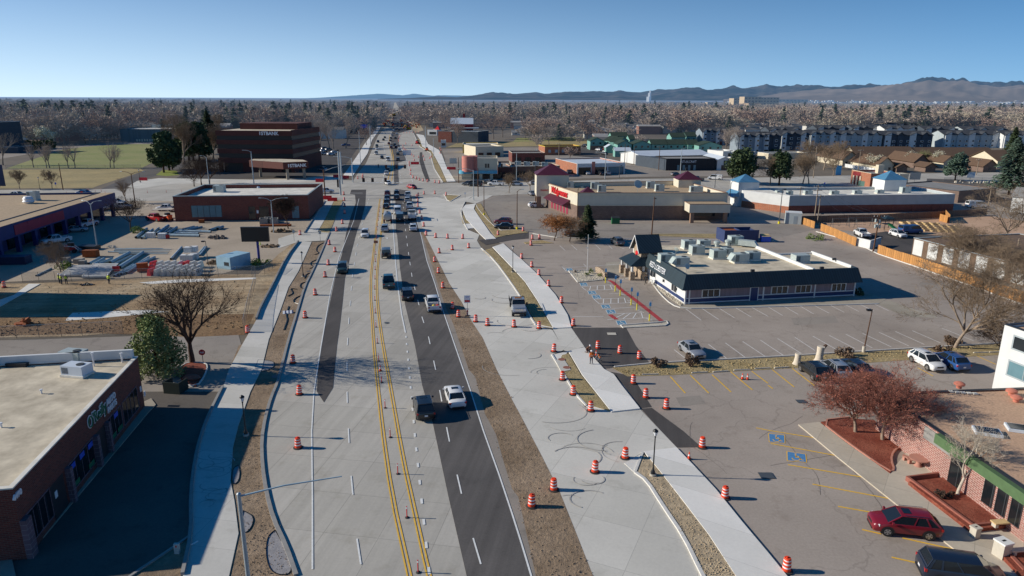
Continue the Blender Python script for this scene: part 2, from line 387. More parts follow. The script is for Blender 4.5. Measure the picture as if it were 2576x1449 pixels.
def ps_(lbl_,p,rz,P,shirt,legs,vest=None,helmet=None,hair='hair_dark',z=0.,gp_=None,cat='person'):
 me,V=body_mesh(P,shirt,legs);t=thg('person',lbl_,cat,(p.x,p.y,z),rz,gp_);link(me,'body',t)
 up=(V['top']-V['neck']).normalized();hd=V['head']
 f=(V['nose']-V['head']).normalized();sd=f.cross(up).normalized()
 for s in(-1,1):
  q=hd+f*.088+sd*.033*s+up*.018;e=N_('eye_dark');e.tu_(q-f*.01,q+f*.008,.011,.009,6);e.bd('eye',t)
  q=hd+sd*.098*s;e=N_('skin');e.tu_(q-f*.015,q+f*.015,.02,.014,6);e.bd('ear',t)
 q=hd+f*.09-up*.055;e=N_('eye_dark');e.tu_(q-sd*.022,q+sd*.022,.006,.006,5);e.bd('mouth',t)
 h=N_(helmet or hair)
 ax=f-up*f.dot(up);ax.normalize();ay=up.cross(ax);c0=hd+up*.035
 rings=[]
 for k in range(6):
  a=k/5*PI/2*.98;r_=(.128 if helmet else.112)*mc_(a);zz=(.12 if helmet else.105)*ms_(a)
  rings.append([c0+ax*mc_(b)*r_*1.12+ay*ms_(b)*r_+up*zz for b in[2*PI*i/14 for i in range(14)]])
 h.loft(rings)
 if helmet:h.loft([[c0+ax*(mc_(b)*r_*1.15+(.03 if mc_(b)>0 else 0))+ay*ms_(b)*r_+up*zz for b in[2*PI*i/14 for i in range(14)]]for r_,zz in((.155,-.005),(.155,.008),(.125,.012))])
 h.bd('hard_hat' if helmet else 'hair',t,50)
 if vest:
  vm=N_(vest);pv,be,ch,nk=V['pelvis'],V['belly'],V['chest'],V['neck']
  def ringv(c,a,b,axis):
   y=V3((0,1,0));x=y.cross(axis).normalized();return[c+x*mc_(k)*a+y*ms_(k)*b for k in[2*PI*i/16 for i in range(16)]]
  ax1=(ch-be).normalized();R_=[ringv(pv+(be-pv)*.35,.165,.19,ax1),ringv(be,.162,.185,ax1),ringv(be*.4+ch*.6,.172,.2,ax1),ringv(ch*.9+nk*.1,.178,.215,ax1),ringv(ch*.55+nk*.45,.13,.2,ax1),ringv(ch*.25+nk*.75,.085,.1,ax1)]
  vm.loft(R_,caps=False);vm.mat('reflective');c1=be*.7+ch*.3;vm.loft([ringv(c1-ax1*.02,.172,.198,ax1),ringv(c1+ax1*.03,.174,.2,ax1)],caps=False)
  vm.bd('safety_vest',t,50)
 return t
_K=lambda L_,x,y:at(dict(F=0,H=1288,B=644)[L_]+x/4,dict(F=566.7,H=566.7,B=225.4)[L_]+y/4)
ps_('worker standing on the new sidewalk in orange vest and dark trousers',_K('H',797,1408),1.9,STAND,'cloth_orange','cnv','vor','hwh',z=.15)
ps_('worker kneeling at the slab edge in white hard hat and brown top',_K('H',755,1290),-.6,KNEEL,'cloth_brown','cloth_brown',None,'hwh',z=.15)
ps_('worker crouching beside the cone in grey top and orange vest',_K('H',880,1380),2.7,KNEEL,'cloth_grey','cloth_grey','vor','cloth_grey',z=.15)
ps_('pedestrian in dark clothes walking past the white garden chairs',_K('H',1345,602),3.6,WALK,'cdk','cdk',z=.1)
ps_('yard worker in lime vest, leftmost of the three by the fence',_K('F',600,585),.3,STAND,'cnv','cnv','vlm','hwh')
ps_('yard worker in lime vest, in the middle of the three by the fence',_K('F',622,596),1.2,STAND,'cnv','cnv','vlm','hwh')
ps_('yard worker in lime vest with back turned beside the white tubes',_K('F',672,596),1.8,STAND,'cnv','cnv','vlm','hwh')
ps_('yard worker in lime shirt standing alone by the red sign',_K('F',1100,592),1.4,STAND,'vlm','cnv','vlm','hwh')
# the ground, roads, pavements
ROADANG=math.atan(0.1676)
ground('soil_far','#5c5347','#6f6454',s1=.012,s2=.4,haze=True,fine=.15,bump=.05)
ground('aso','#7d756d','#8f877d',s1=.05,s2=6,cracks=.18,stain=(.72,.72,.72),fine=.1)
ground('asphalt_shade','#4f4a45','#615b54',s1=.07,s2=5,fine=.12,stain=(.75,.72,.7))  # darker copy of the lot asphalt, the store's shade put into its colour
ground('asl','#897f75','#9c9186',s1=.06,s2=5,cracks=.2,stain=(.8,.78,.76),fine=.1)
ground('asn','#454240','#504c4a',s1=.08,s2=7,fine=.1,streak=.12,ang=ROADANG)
ground('asr','#514e4c','#5f5b58',s1=.07,s2=7,fine=.1,streak=.16,ang=ROADANG,stain=(.85,.85,.85))
ground('cnr','#a39e95','#b0aba1',s1=.06,s2=4,joints=(4.2,5.2,.6),streak=.09,fine=.05,stain=(.86,.85,.82),ang=ROADANG)
ground('cnw','#b7b3aa','#c6c2b8',s1=.07,s2=4,joints=(4.6,5.0,.66),fine=.05,stain=(.84,.84,.82),ang=ROADANG+.25)
ground('swn','#cdcac3','#d8d5ce',s1=.1,s2=4,joints=(30,3.6,.72),fine=.04,ang=ROADANG+.4)
ground('swl','#b5b2aa','#c5c1b9',s1=.1,s2=4,joints=(30,3.2,.7),fine=.05,stain=(.8,.79,.77),ang=ROADANG)
ground('concrete_old','#8f8779','#a0988a',s1=.1,s2=4,joints=(3.2,2.6,.75),fine=.08,stain=(.82,.8,.76))
ground('dirt','#75634f','#8f7c67',s1=.15,s2=2.2,bump=.16,fine=.2,stain=(.78,.74,.68))
ground('dirt_pale','#9b8a70','#b3a287',s1=.12,s2=1.8,bump=.12,fine=.16,streak=.1,ang=1.4)
ground('dirt_field','#a69377','#8c7355',s1=.1,s2=1.6,bump=.14,fine=.2,streak=.22,ang=1.5,stain=(.6,.55,.48))
ground('mud_brown','#6d543b','#846a4c',s1=.2,s2=2,bump=.2,fine=.22)
ground('yard_tan','#958877','#a69886',s1=.06,s2=2.5,bump=.04,fine=.1,cracks=.1)
ground('grass_field','#767c4a','#878458',s1=.045,s2=1.2,bump=.12,fine=.2,stain=(.95,.86,.8))
ground('grass_dry','#9b8a62','#857a58',s1=.06,s2=1.2,bump=.12,fine=.2,stain=(.8,.78,.7))
ground('grass_green','#6d7a33','#7f8440',s1=.2,s2=1.5,bump=.1,fine=.2)
ground('sgr','#8d7c58','#9d8c68',s1=.4,s2=3.5,bump=.12,fine=.28,stain=(.72,.68,.6))
ground('walk_pale','#a79d8d','#b8ae9e',s1=.1,s2=4,joints=(3.2,2.6,.7),fine=.06,ang=.6)
ground('mulch_red','#6f3629','#88503f',s1=.5,s2=7,bump=.08,fine=.4)
ground('gravel_pale','#a9a08f','#bdb4a2',s1=.5,s2=9,bump=.09,fine=.35)
ground('sand_play','#a98a70','#b99a80',s1=.1,s2=3,bump=.04,fine=.1)
mat('pwh','#d8d8d4',.7,.12,3,world=True)
mat('pye','#dcae3c',.7,.15,3,world=True)
mat('paint_worn','#c9c5bf',.8,.2,4,world=True)
mat('paint_red','#a33b3c',.8,.12,2,world=True)
mat('paint_blue','#52809a',.8,.12,4,world=True)
mat('paint_bluelot','#4a7fae',.8,.12,4,world=True)
mat('cwh','#c9c6bf',.8,.08,2,world=True)
mat('curb_grey','#8d8a85',.8,.12,2,world=True)
mat('tyre_mark','#a8a49d',.9,.15,2,world=True)
def pts(L,z=0.):
 return[K(*p,z)if isinstance(p[0],str)else at(p[0],p[1],z)for p in L]
def sh_(name,mt,L,z,thick=0.):
 b=N_(mt);P=pts(L,z)
 if thick:b.pm_(P,z-thick,z)
 else:b.poly([(p.x,p.y,z)for p in P])
 o=b.bd(name);o['kind']='structure'
 return o
def rbn(b,P,wd,z,dash=None,off=0.,smooth=0):
 P=[V3((p[0],p[1],0))for p in P]
 if smooth:P=ck(P,smooth)
 seg=[];s=0.
 for a,c in zip(P[:-1],P[1:]):
  l=(c-a).length
  if l<1e-4:continue
  seg.append((s,s+l,a,c));s+=l
 def pt(t):
  for s0,s1,a,c in seg:
   if t<=s1:d=(c-a)/(s1-s0);return a+d*(t-s0),d
  s0,s1,a,c=seg[-1];d=(c-a)/(s1-s0);return c,d
 if dash:
  t=off
  while t<s:
   a,d=pt(t);c,e=pt(min(t+dash[0],s));n=V3((-d.y,d.x,0))*wd/2;n2=V3((-e.y,e.x,0))*wd/2
   b.poly([(a-n).to_tuple()[:2]+(z,),(c-n2).to_tuple()[:2]+(z,),(c+n2).to_tuple()[:2]+(z,),(a+n).to_tuple()[:2]+(z,)]);t+=dash[0]+dash[1]
 else:
  L_,R_=[],[]
  for i,p in en(P):
   d=(P[min(i+1,len(P)-1)]-P[max(i-1,0)]).normalized();n=V3((-d.y,d.x,0))*wd/2
   L_.append(p+n);R_.append(p-n)
  for i in range(len(P)-1):
   b.poly([(R_[i].x,R_[i].y,z),(R_[i+1].x,R_[i+1].y,z),(L_[i+1].x,L_[i+1].y,z),(L_[i].x,L_[i].y,z)])
 return b
def ck(P,k=2):
 for _ in range(k):
  Q=[P[0]]
  for a,c in zip(P[:-1],P[1:]):Q+=[a*.75+c*.25,a*.25+c*.75]
  Q.append(P[-1]);P=Q
 return P
def cb_(name,L,mt='cwh',wd=.2,h=.15,smooth=1):
 b=N_(mt);P=ck(pts(L),smooth)
 L_,R_=[],[]
 for i,p in en(P):
  d=(P[min(i+1,len(P)-1)]-P[max(i-1,0)]).normalized();n=V3((-d.y,d.x,0))*wd/2
  L_.append(p+n);R_.append(p-n)
 b.loft([[(r.x,r.y,0),(r.x,r.y,h),(l.x,l.y,h),(l.x,l.y,0)]for l,r in zip(L_,R_)])
 o=b.bd(name);o['kind']='structure';return o
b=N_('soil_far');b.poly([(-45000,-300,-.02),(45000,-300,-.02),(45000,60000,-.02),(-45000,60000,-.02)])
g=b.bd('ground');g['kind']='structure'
sh_('construction_yard','yard_tan',[(-500,505),(250,503),(640,503),(830,498),(808,520),(765,590),(700,650),(560,688),(300,700),(100,705),(-100,715),(-600,730)],.0)
sh_('dirt_field','dirt_field',[(-500,715),(60,713),(300,703),(560,690),(650,690),(700,640),(752,600),(660,775),(640,815),(560,815),(200,845),(-500,860)],.004)
sh_('mud_verge','mud_brown',[(-500,815),(250,792),(640,790),(615,842),(480,848),(250,838),(-500,858)],.008)
sh_('asphalt_lane_upper','aso',[(-500,860),(0,856),(330,846),(600,842),(612,885),(560,985),(440,985),(-500,985)],.006)
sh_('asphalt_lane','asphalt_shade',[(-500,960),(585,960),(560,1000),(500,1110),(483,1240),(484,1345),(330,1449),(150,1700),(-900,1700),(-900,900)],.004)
sh_('verge_ground','dirt',[(484,1345),(330,1449),(150,1700),(420,1700),(460,1449)],.01)
sh_('dirt_strip','dirt',[(640,850),(600,870),(560,975),(525,1050),(560,978),(612,870)],.012)
sh_('green_field','grass_field',[(15,424),(70,405),(160,376),(215,369),(300,363),(392,362),(392,405),(355,423),(200,424)],.004)
sh_('dry_field','grass_dry',[(-300,428),(0,427),(200,425),(352,424),(362,430),(250,466),(232,473),(-300,475)],.004)
sh_('side_road','asr',[(252,476),(300,455),(352,433),(400,418),(440,395),(500,392),(500,400),(445,430),(400,440),(350,455),(325,470),(315,476)],.008)
sh_('grass_verge','grass_green',[(392,440),(410,427),(445,430),(450,440),(420,443)],.012)
sh_('field_lane','aso',[(0,385),(100,375),(200,366),(300,358),(410,358),(410,362),(300,363),(215,369),(160,376),(70,388),(0,400)],.012)
sh_('parking_lot_office','asn',[(440,450),(480,425),(560,400),(640,360),(760,345),(880,330),(930,330),(900,372),(880,400),(850,436),(760,446),(640,449),(560,450)],.008)
sh_('cross_street','cnr',[(-900,484),(-300,480),(250,476),(330,474),(440,456),(640,455),(864,453),(1114,460),(1300,459),(1600,450),(1950,446),(2330,436),(2800,430),(3400,425),(3400,455),(2800,456),(2400,460),(2130,468),(1932,474),(1800,480),(1500,488),(1300,489),(1190,496),(850,503),(640,507),(250,505),(-300,513),(-900,520)],.012)
sh_('street_verge','cnw',[(320,470),(345,455),(400,448),(520,450),(640,452),(760,448),(860,440),(864,452),(640,462),(440,462),(345,474)],.016)
LEFT=[(760,1700),(745,1449),(720,1377),(688,1309),(670,1241),(660,1173),(658,1109),(668,1049),(682,1001),(698,965),(710,917),(726,854),(744,797),(766,722),(784,687),(804,644),(829,585),(844,548),(862,508),(888,456),(897,440),(921,410),(941,365),(951,342),(962,329),(972,314),(980,300),(985,285),(989,272),(991,264),(992,258)]
RIGHT=[(996,258),(1000,266),(1006,276),(1017,281),(1030,296),(1038,306),(1038,333),(1056,369),(1083,383),(1086,404),(1113,461),(1150,470),(1190,492),(1170,508),(1159,530),(1164,555),(1177,578),(1206,590),(1200,605),(1211,624),(1244,654),(1288,714),(1313,752),(1329,789),(1348,819),(1390,830),(1420,880),(1386,893),(1426,957),(1472,1025),(1540,1035),(1620,1135),(1570,1165),(1596,1189),(1628,1209),(1668,1273),(1720,1349),(1768,1449),(1900,1700)]
sh_('main_road','cnr',LEFT+RIGHT,.02)
DIRT_R=[(1620,1700),(1492,1449),(1448,1337),(1408,1237),(1364,1149),(1316,1057),(1288,1005),(1249,929),(1214,849),(1189,812),(1161,759),(1131,714),(1106,664),(1081,614),(1066,584),(1052,540),(1045,500)]
sh_('new_pavement','cnw',DIRT_R+[(1100,496),(1130,505)]+RIGHT[12:],.024)
sh_('side_driveway','cnw',[(1390,827),(1436,823),(1470,872),(1430,884),(1420,882)],.028)
sh_('new_driveway','cnw',[(1470,1026),(1538,1034),(1608,1027),(1702,1125),(1620,1136),(1570,1165)],.028)
DIRT_L=[(1038,500),(1045,540),(1054,584),(1064,594),(1079,642),(1098,705),(1119,767),(1141,817),(1179,929),(1196,949),(1220,1041),(1248,1093),(1268,1165),(1288,1229),(1304,1250),(1348,1449),(1400,1700)]
sh_('road_shoulder','aso',[(1030,500),(1036,540)]+DIRT_L[2:]+[(1320,1700),(1294,1449),(1236,1249),(1174,1061),(1124,900),(1080,750),(1045,620)],.026)
sh_('dirt_median','dirt',DIRT_L[2:]+DIRT_R[:-2],.03)
sh_('asphalt_lanes','asr',[(994,475),(996,583),(999,592),(1006,674),(1019,767),(1044,869),(1062,969),(1088,1061),(1128,1249),(1174,1449),(1225,1700),(1420,1700),(1336,1449),(1312,1369),(1288,1293),(1216,1085),(1184,985),(1144,869),(1111,772),(1094,714),(1074,657),(1059,592),(1049,560),(1040,520),(1036,500),(1032,480)],.034)
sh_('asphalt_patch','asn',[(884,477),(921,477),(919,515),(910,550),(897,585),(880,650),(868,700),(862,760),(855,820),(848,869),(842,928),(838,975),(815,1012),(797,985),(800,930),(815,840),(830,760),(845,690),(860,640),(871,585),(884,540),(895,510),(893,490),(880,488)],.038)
sh_('asphalt_beyond','asr',[(991,462),(1004,462),(1002,440),(1002,410),(1022,402),(1020,390),(1008,375),(1003,355),(1003,342),(1000,310),(988,310),(985,342),(982,370),(989,400),(991,430)],.038)
sh_('asphalt_band','asn',[(1056,383),(1062,383),(1064,400),(1070,420),(1082,455),(1073,457),(1062,430),(1055,405)],.038)
sh_('far_road','asr',[(976,300),(985,285),(1010,285),(1016,290),(1030,312),(1036,325),(1005,335),(975,320)],.046)
sh_('far_dirt','dirt_pale',[(1016,286),(1050,302),(1066,328),(1045,334),(1036,325),(1030,305)],.054)
sh_('far_earthwork','dirt_pale',[(962,322),(970,300),(980,286),(990,284),(988,298),(984,318)],.054)
sh_('parking_lot','asl',[(1190,497),(1300,490),(1500,487),(1932,474),(2400,462),(2800,500),(3300,560),(3300,1700),(1985,1700),(1980,1449),(1868,1313),(1800,1229),(1744,1169),(1700,1125),(1608,1028),(1564,969),(1520,928),(1468,872),(1437,823),(1398,742),(1355,692),(1288,632),(1240,600),(1205,545),(1196,512)],.008)
sh_('red_lot_pavement','asl',[(1470,872),(1440,826),(1400,745),(1420,690),(1500,640),(2062,640),(2576,760),(2900,900),(2576,862),(1990,905),(1560,925)],.012)
sh_('asphalt_apron','asn',[(1436,824),(1575,824),(1600,870),(1636,915),(1520,928),(1468,872)],.016)
sh_('asphalt_edge','asn',[(1612,1028),(1640,1026),(1720,1085),(1765,1125),(1702,1126)],.016)
sh_('asphalt_edge_upper','asn',[(1535,935),(1590,945),(1640,1024),(1612,1027),(1570,970)],.016)
sh_('dark_driveway','asn',[(1204,604),(1288,590),(1330,583),(1330,600),(1288,604),(1222,616)],.032)
sh_('store_lot','aso',[(1196,512),(1260,492),(1500,487),(1500,540),(1450,560),(1880,566),(2000,560),(2060,575),(1950,600),(1400,600),(1335,585),(1288,572),(1230,560)],.012)
sh_('verge_between_lots','sgr',[(1540,925),(1645,915),(1990,897),(2200,884),(2400,872),(2600,860),(2700,880),(2600,888),(2290,905),(1990,926),(1700,943),(1580,947)],.03,.1)
sh_('beyond_street','aso',[(1114,455),(1300,454),(1600,445),(1950,442),(1950,425),(1700,420),(1590,415),(1540,400),(1480,392),(1440,372),(1330,370),(1110,375),(1120,400)],.004)
sh_('vacant_lot','grass_dry',[(1120,372),(1330,368),(1480,365),(1480,352),(1300,355),(1150,360)],.012)
sh_('grass_lot','grass_field',[(1290,357),(1480,352),(1485,344),(1300,347)],.016)
sh_('townhouse_lane','asn',[(1440,392),(1475,362),(1500,362),(1530,400),(1500,397)],.016)
sh_('preschool_yard','sand_play',[(2068,575),(2010,552),(2250,535),(2500,545),(2600,560),(2600,590),(2330,592),(2200,588),(2152,582)],.016)
sh_('neighbour_lot','asn',[(2150,592),(2230,582),(2330,590),(2580,610),(2700,700),(2576,720),(2300,665),(2200,625)],.02)
sh_('side_street','asr',[(2332,449),(2420,452),(2500,485),(2560,520),(2700,560),(2700,600),(2500,510),(2400,480),(2330,462)],.02)
sh_('forecourt','concrete_old',[(1650,640),(1652,700),(1600,692),(1520,690),(1525,660),(1600,655)],.02)
sh_('restaurant_walk','concrete_old',[(1640,705),(1662,705),(1722,768),(2148,742),(2152,726),(2230,752),(2210,764),(1800,775),(1718,776)],.03,.12)
sh_('restaurant_gravel','gravel_pale',[(1650,712),(1655,706),(1716,765),(1712,771),(1640,718)],.036)
sh_('concrete_drain','concrete_old',[(2200,760),(2236,755),(2290,775),(2350,790),(2360,800),(2290,797),(2250,785)],.02)
sh_('sidewalk','swn',[(2040,1700),(1852,1449),(1784,1345),(1720,1261),(1664,1189),(1620,1135),(1702,1125),(1744,1169),(1800,1229),(1868,1313),(1932,1389),(1981,1449),(2200,1700)],.15,.15)
sh_('sidewalk.001','swn',[(1430,883),(1470,873),(1520,928),(1544,941),(1564,969),(1610,1027),(1538,1035),(1464,941)],.15,.15)
sh_('sidewalk.002','swn',[(1266,612),(1239,621),(1288,672),(1320,707),(1350,752),(1392,825),(1437,823),(1428,792),(1398,742),(1355,692),(1310,650),(1288,632)],.15,.15)
sh_('sidewalk.003','swn',[(1171,515),(1196,512),(1192,525),(1205,545),(1234,587),(1248,600),(1222,602),(1206,587),(1172,550),(1162,525)],.15,.15)
sh_('planter_bed','dirt_pale',[(1616,1141),(1598,1190),(1628,1209),(1668,1273),(1720,1349),(1768,1449),(1900,1700),(2030,1700),(1850,1449),(1782,1345),(1718,1261),(1662,1189),(1642,1160)],.1,.1)
sh_('planter_bed.001','sgr',[(1414,893),(1430,889),(1460,941),(1534,1033),(1472,1015),(1440,965),(1405,915)],.12,.12)
sh_('planter_bed.002','sgr',[(1216,630),(1237,624),(1286,674),(1318,708),(1348,753),(1388,822),(1352,815),(1332,785),(1315,750),(1290,713),(1246,656)],.12,.12)
sh_('planter_bed.003','sgr',[(1166,540),(1172,553),(1188,562),(1164,562),(1161,545)],.1,.1)
sh_('planter_bed.004','sgr',[(1198,513),(1210,512),(1226,540),(1240,565),(1262,580),(1300,577),(1330,584),(1290,589),(1248,597),(1228,572),(1207,545),(1195,525)],.1,.1)
sh_('corner_apron','cnw',[(1170,507),(1190,494),(1240,491),(1225,500),(1196,512)],.03)
sh_('traffic_island','sgr',[(1118,490),(1156,492),(1132,506),(1126,503)],.12,.12)
cb_('island_curb',[(1117,489),(1158,492),(1133,507),(1125,504),(1117,489)],smooth=0)
cb_('planter_curb',[(1598,1190),(1628,1211),(1668,1275),(1720,1351),(1768,1451),(1900,1705)],wd=.28)
cb_('planter_edge',[(1598,1190),(1617,1139)],smooth=0)
cb_('planter_curb.001',[(1388,893),(1426,955),(1448,992),(1475,1022)])
cb_('planter_curb.002',[(1211,625),(1244,655),(1288,715),(1313,753),(1329,790),(1348,819)])
cb_('planter_curb.003',[(1170,508),(1159,530),(1164,555),(1177,579)])
sh_('curb_ramp','swn',[(1386,893),(1430,883),(1407,912)],.06,.06)
sh_('curb_ramp.001','swn',[(1472,1015),(1536,1034),(1476,1024)],.06,.06)
sh_('curb_ramp.002','swn',[(1570,1165),(1617,1139),(1598,1190)],.06,.06)
sh_('curb_ramp.003','swn',[(1348,819),(1342,806),(1390,824)],.06,.06)
sh_('bus_slab','cnw',[(1396,905),(1418,902),(1436,930),(1412,935)],.16,.16)
sh_('slab','swn',[(1167,563),(1190,562),(1198,573),(1175,575)],.1,.1)
sh_('dirt_strip_west','dirt',[(585,1700),(576,1449),(600,1341),(590,1261),(580,1209),(586,1125),(600,1069),(630,985),(658,929),(676,854),(704,784),(726,722),(751,682),(784,609),(816,609),(804,644),(784,687),(766,722),(744,797),(726,854),(710,917),(698,965),(682,1001),(668,1049),(658,1109),(660,1173),(670,1241),(688,1309),(720,1377),(745,1449),(760,1700)],.06,.06)
sh_('dirt_strip_west.001','sgr',[(799,583),(819,548),(841,503),(862,503),(844,548),(829,585)],.08,.08)
sh_('sidewalk_west','swl',[(420,1700),(460,1449),(482,1349),(480,1249),(490,1165),(504,1105),(524,1049),(560,977),(576,929),(608,869),(644,806),(656,774),(684,722),(719,649),(751,607),(784,608),(751,682),(726,722),(704,784),(676,854),(658,929),(630,985),(600,1069),(586,1125),(580,1209),(590,1261),(600,1341),(576,1449),(570,1700)],.12,.12)
sh_('driveway_west','cnw',[(700,600),(751,584),(831,582),(820,605),(751,608),(700,625)],.03)
sh_('sidewalk_west.001','swl',[(766,585),(791,545),(819,503),(841,503),(819,548),(799,583)],.12,.12)
sh_('sidewalk_beyond','swn',[(864,440),(886,410),(905,382),(915,365),(930,345),(943,325),(952,316),(958,318),(952,330),(936,352),(929,372),(925,385),(905,415),(888,442)],.12,.12)
sh_('sidewalk_beyond.001','swn',[(1125,457),(1107,417),(1095,395),(1085,378),(1062,368),(1056,350),(1047,337),(1066,340),(1077,362),(1104,377),(1112,390),(1122,417),(1146,456)],.12,.12)
sh_('planter_bed.005','sgr',[(1113,457),(1094,425),(1088,405),(1083,385),(1056,369),(1050,350),(1055,350),(1062,369),(1085,379),(1094,396),(1106,418),(1123,457)],.1,.1)
cb_('planter_curb.004',[(1114,459),(1093,425),(1087,405),(1083,385),(1056,369),(1040,335)],wd=.35,smooth=0)
cb_('road_curb',LEFT[1:17],'curb_grey',wd=.3,h=.16)
cb_('road_curb.001',LEFT[17:19],'curb_grey',wd=.3,h=.16)
cb_('walk_wall',[(460,1449),(482,1349),(480,1249),(490,1165),(504,1105),(524,1049),(560,977)],'curb_grey',wd=.25,h=.3)
cb_('walk_wall.001',[(645,806),(656,776),(684,724),(719,651),(751,609)],'curb_grey',wd=.25,h=.45)
cb_('walk_wall.002',[(766,586),(791,547),(817,507)],'curb_grey',wd=.25,h=.35)
cb_('gutter_edge',[(484,1345),(420,1390),(330,1449),(250,1510)],'curb_grey',wd=.2,h=.12)
def marks(name,mt,z,L):
 b=N_(mt)
 for(P,wd,dash,off)in L:rbn(b,pts(P),wd,z,dash,off)
 o=b.bd(name);o['kind']='structure';return o
YL=[(1040,1500),(1030,1449),(985,1249),(962,1085),(948,950),(940,869),(936,800),(932,742),(933,690),(939,642),(947,567),(953,520),(956,500)]
YR=[(1095,1500),(1078,1449),(1045,1300),(1012,1150),(984,985),(963,869),(953,800),(948,742),(948,690),(953,642),(958,590),(963,540),(966,500)]
def shift(P,d):
 Q=pts(P);out=[]
 for i,p in en(Q):
  t=(Q[min(i+1,len(Q)-1)]-Q[max(i-1,0)]).normalized();out.append(p+V3((-t.y,t.x,0))*d)
 return out
b=N_('pye')
for P in(YL,YR):
 for d in(-.13,.13):rbn(b,ck(shift(P,d),1),.11,.052)
for P in([(975,455),(982,430),(986,410),(987,395),(981,375),(978,360),(980,340)],[(985,455),(989,430),(991,410),(990,395),(986,376)]):rbn(b,ck(pts(P),1),.25,.052)
o=b.bd('yellow_lines');o['kind']='structure'
EDGE=[(1370,1560),(1336,1449),(1312,1369),(1288,1293),(1256,1197),(1216,1085),(1184,985),(1144,869),(1111,772),(1094,714),(1074,657),(1059,592),(1048,552),(1041,520),(1037,498)]
marks('white_edge_lines','pwh',.056,[(EDGE,.13,None,0),([(786,1433),(786,1249),(784,1085),(790,985),(808,869),(830,742),(852,650),(872,600),(890,555),(903,500)],.12,None,0),([(1020,838),(1010,790),(1000,714),(994,650),(990,590),(987,540),(985,505)],.18,None,0),([(962,458),(971,420),(973,400),(966,375),(964,360)],.15,None,0),([(1038,458),(1028,420),(1020,395),(1010,376),(1004,360)],.18,None,0)])
marks('white_lane_dashes','pwh',.056,[([(1218,1449),(1174,1300),(1128,1100),(1100,950),(1078,848),(1062,800),(1037,700),(1025,620),(1018,560),(1013,500)],.12,(3.0,6.0),1.2),([(912,1449),(897,1350),(880,1160),(873,1000),(873,880),(878,800),(886,700),(898,620),(912,560),(928,500)],.12,(3.0,6.0),1.2),([(1009,455),(1005,420),(1001,395)],.12,(3,6),0),([(925,455),(940,420),(955,390)],.12,(3,6),0),([(945,455),(955,430)],.12,(3,6),0)])
marks('white_turn_dots','pwh',.056,[([(1088,1520),(1074,1390),(1058,1235),(1044,1100),(1034,985),(1027,910),(1021,845)],.2,(.75,2.1),0)])
b=N_('pwh')
for i in range(11):rbn(b,pts([(905+i*10,459.5),(913+i*10,459.5)]),1.2,.056)
rbn(b,pts([(880,486),(912,486)]),.4,.056)
o=b.bd('stop_bar');o['kind']='structure'
b=N_('pwh')
for P in([('G',1318,140),('G',1322,128),('G',1300,122),('G',1280,128)],):rbn(b,pts(P),.25,.056)
o=b.bd('turn_arrow');o['kind']='structure'
stalls=[((1725,777),(1764,806)),((1764,775),(1808,804)),((1805,773),(1848,800)),((1845,771),(1890,798)),((1885,770),(1932,796)),((1925,768),(1969,794)),((1962,765),(2008,791)),((2000,763),(2047,790)),((2035,762),(2086,788)),((2073,760),(2124,786)),((2109,758),(2161,784)),((2146,757),(2198,783)),((2182,757),(2236,782))]
stalls+=[((1696,880),(1728,905)),((1782,866),(1828,902)),((1825,863),(1874,899)),((1868,859),(1925,897)),((1913,856),(1970,894)),((1956,852),(2015,889)),((2000,849),(2050,882)),((2045,846),(2105,880)),((2086,844),(2150,877)),((2128,841),(2195,876)),((2170,839),(2242,873)),((2211,836),(2287,871)),((2252,834),(2326,867)),((2295,832),(2366,863)),((2370,826),(2450,858)),((2418,828),(2490,852)),((2460,822),(2530,850))]
stalls+=[(('H',480,205),('H',535,255)),(('H',600,200),('H',655,250)),(('H',840,195),('H',890,245)),(('H',960,190),('H',1010,240)),(('H',490,400),('H',530,440)),(('H',720,390),('H',745,415)),(('H',1090,225),('H',1130,240))]
marks('white_stall_lines','paint_worn',.022,[([a,c],.13,None,0)for a,c in stalls])
def c2(x,y):return(1288+x*.4,869.4+y*.4)
def c3(x,y):return(1932+x*.4444,805+y*.4444)
yel=[(c2(995,195),c2(1090,300)),(c2(1120,185),c2(1238,300)),(c2(1258,183),c2(1378,293)),(c2(1375,165),c2(1512,280)),(c2(1508,162),c2(1610,238)),(c3(25,282),c3(148,380)),(c3(137,275),c3(263,373)),(c3(0,370),c3(28,390)),(c3(845,270),c3(935,318)),(c3(1178,202),c3(1290,252)),(c3(0,625),c3(258,667)),(c3(15,700),c3(383,768)),(c3(112,820),c3(533,890)),(c3(252,930),c3(686,1012)),(c3(396,1056),c3(600,1092)),(c3(532,1187),c3(640,1212)),(c3(760,1235),c3(1055,1300)),(c3(700,1344),c3(895,1388)),(c2(1535,518),c2(1610,533))]
marks('yellow_stall_lines','pye',.022,[([a,c],.16,None,0)for a,c in yel])
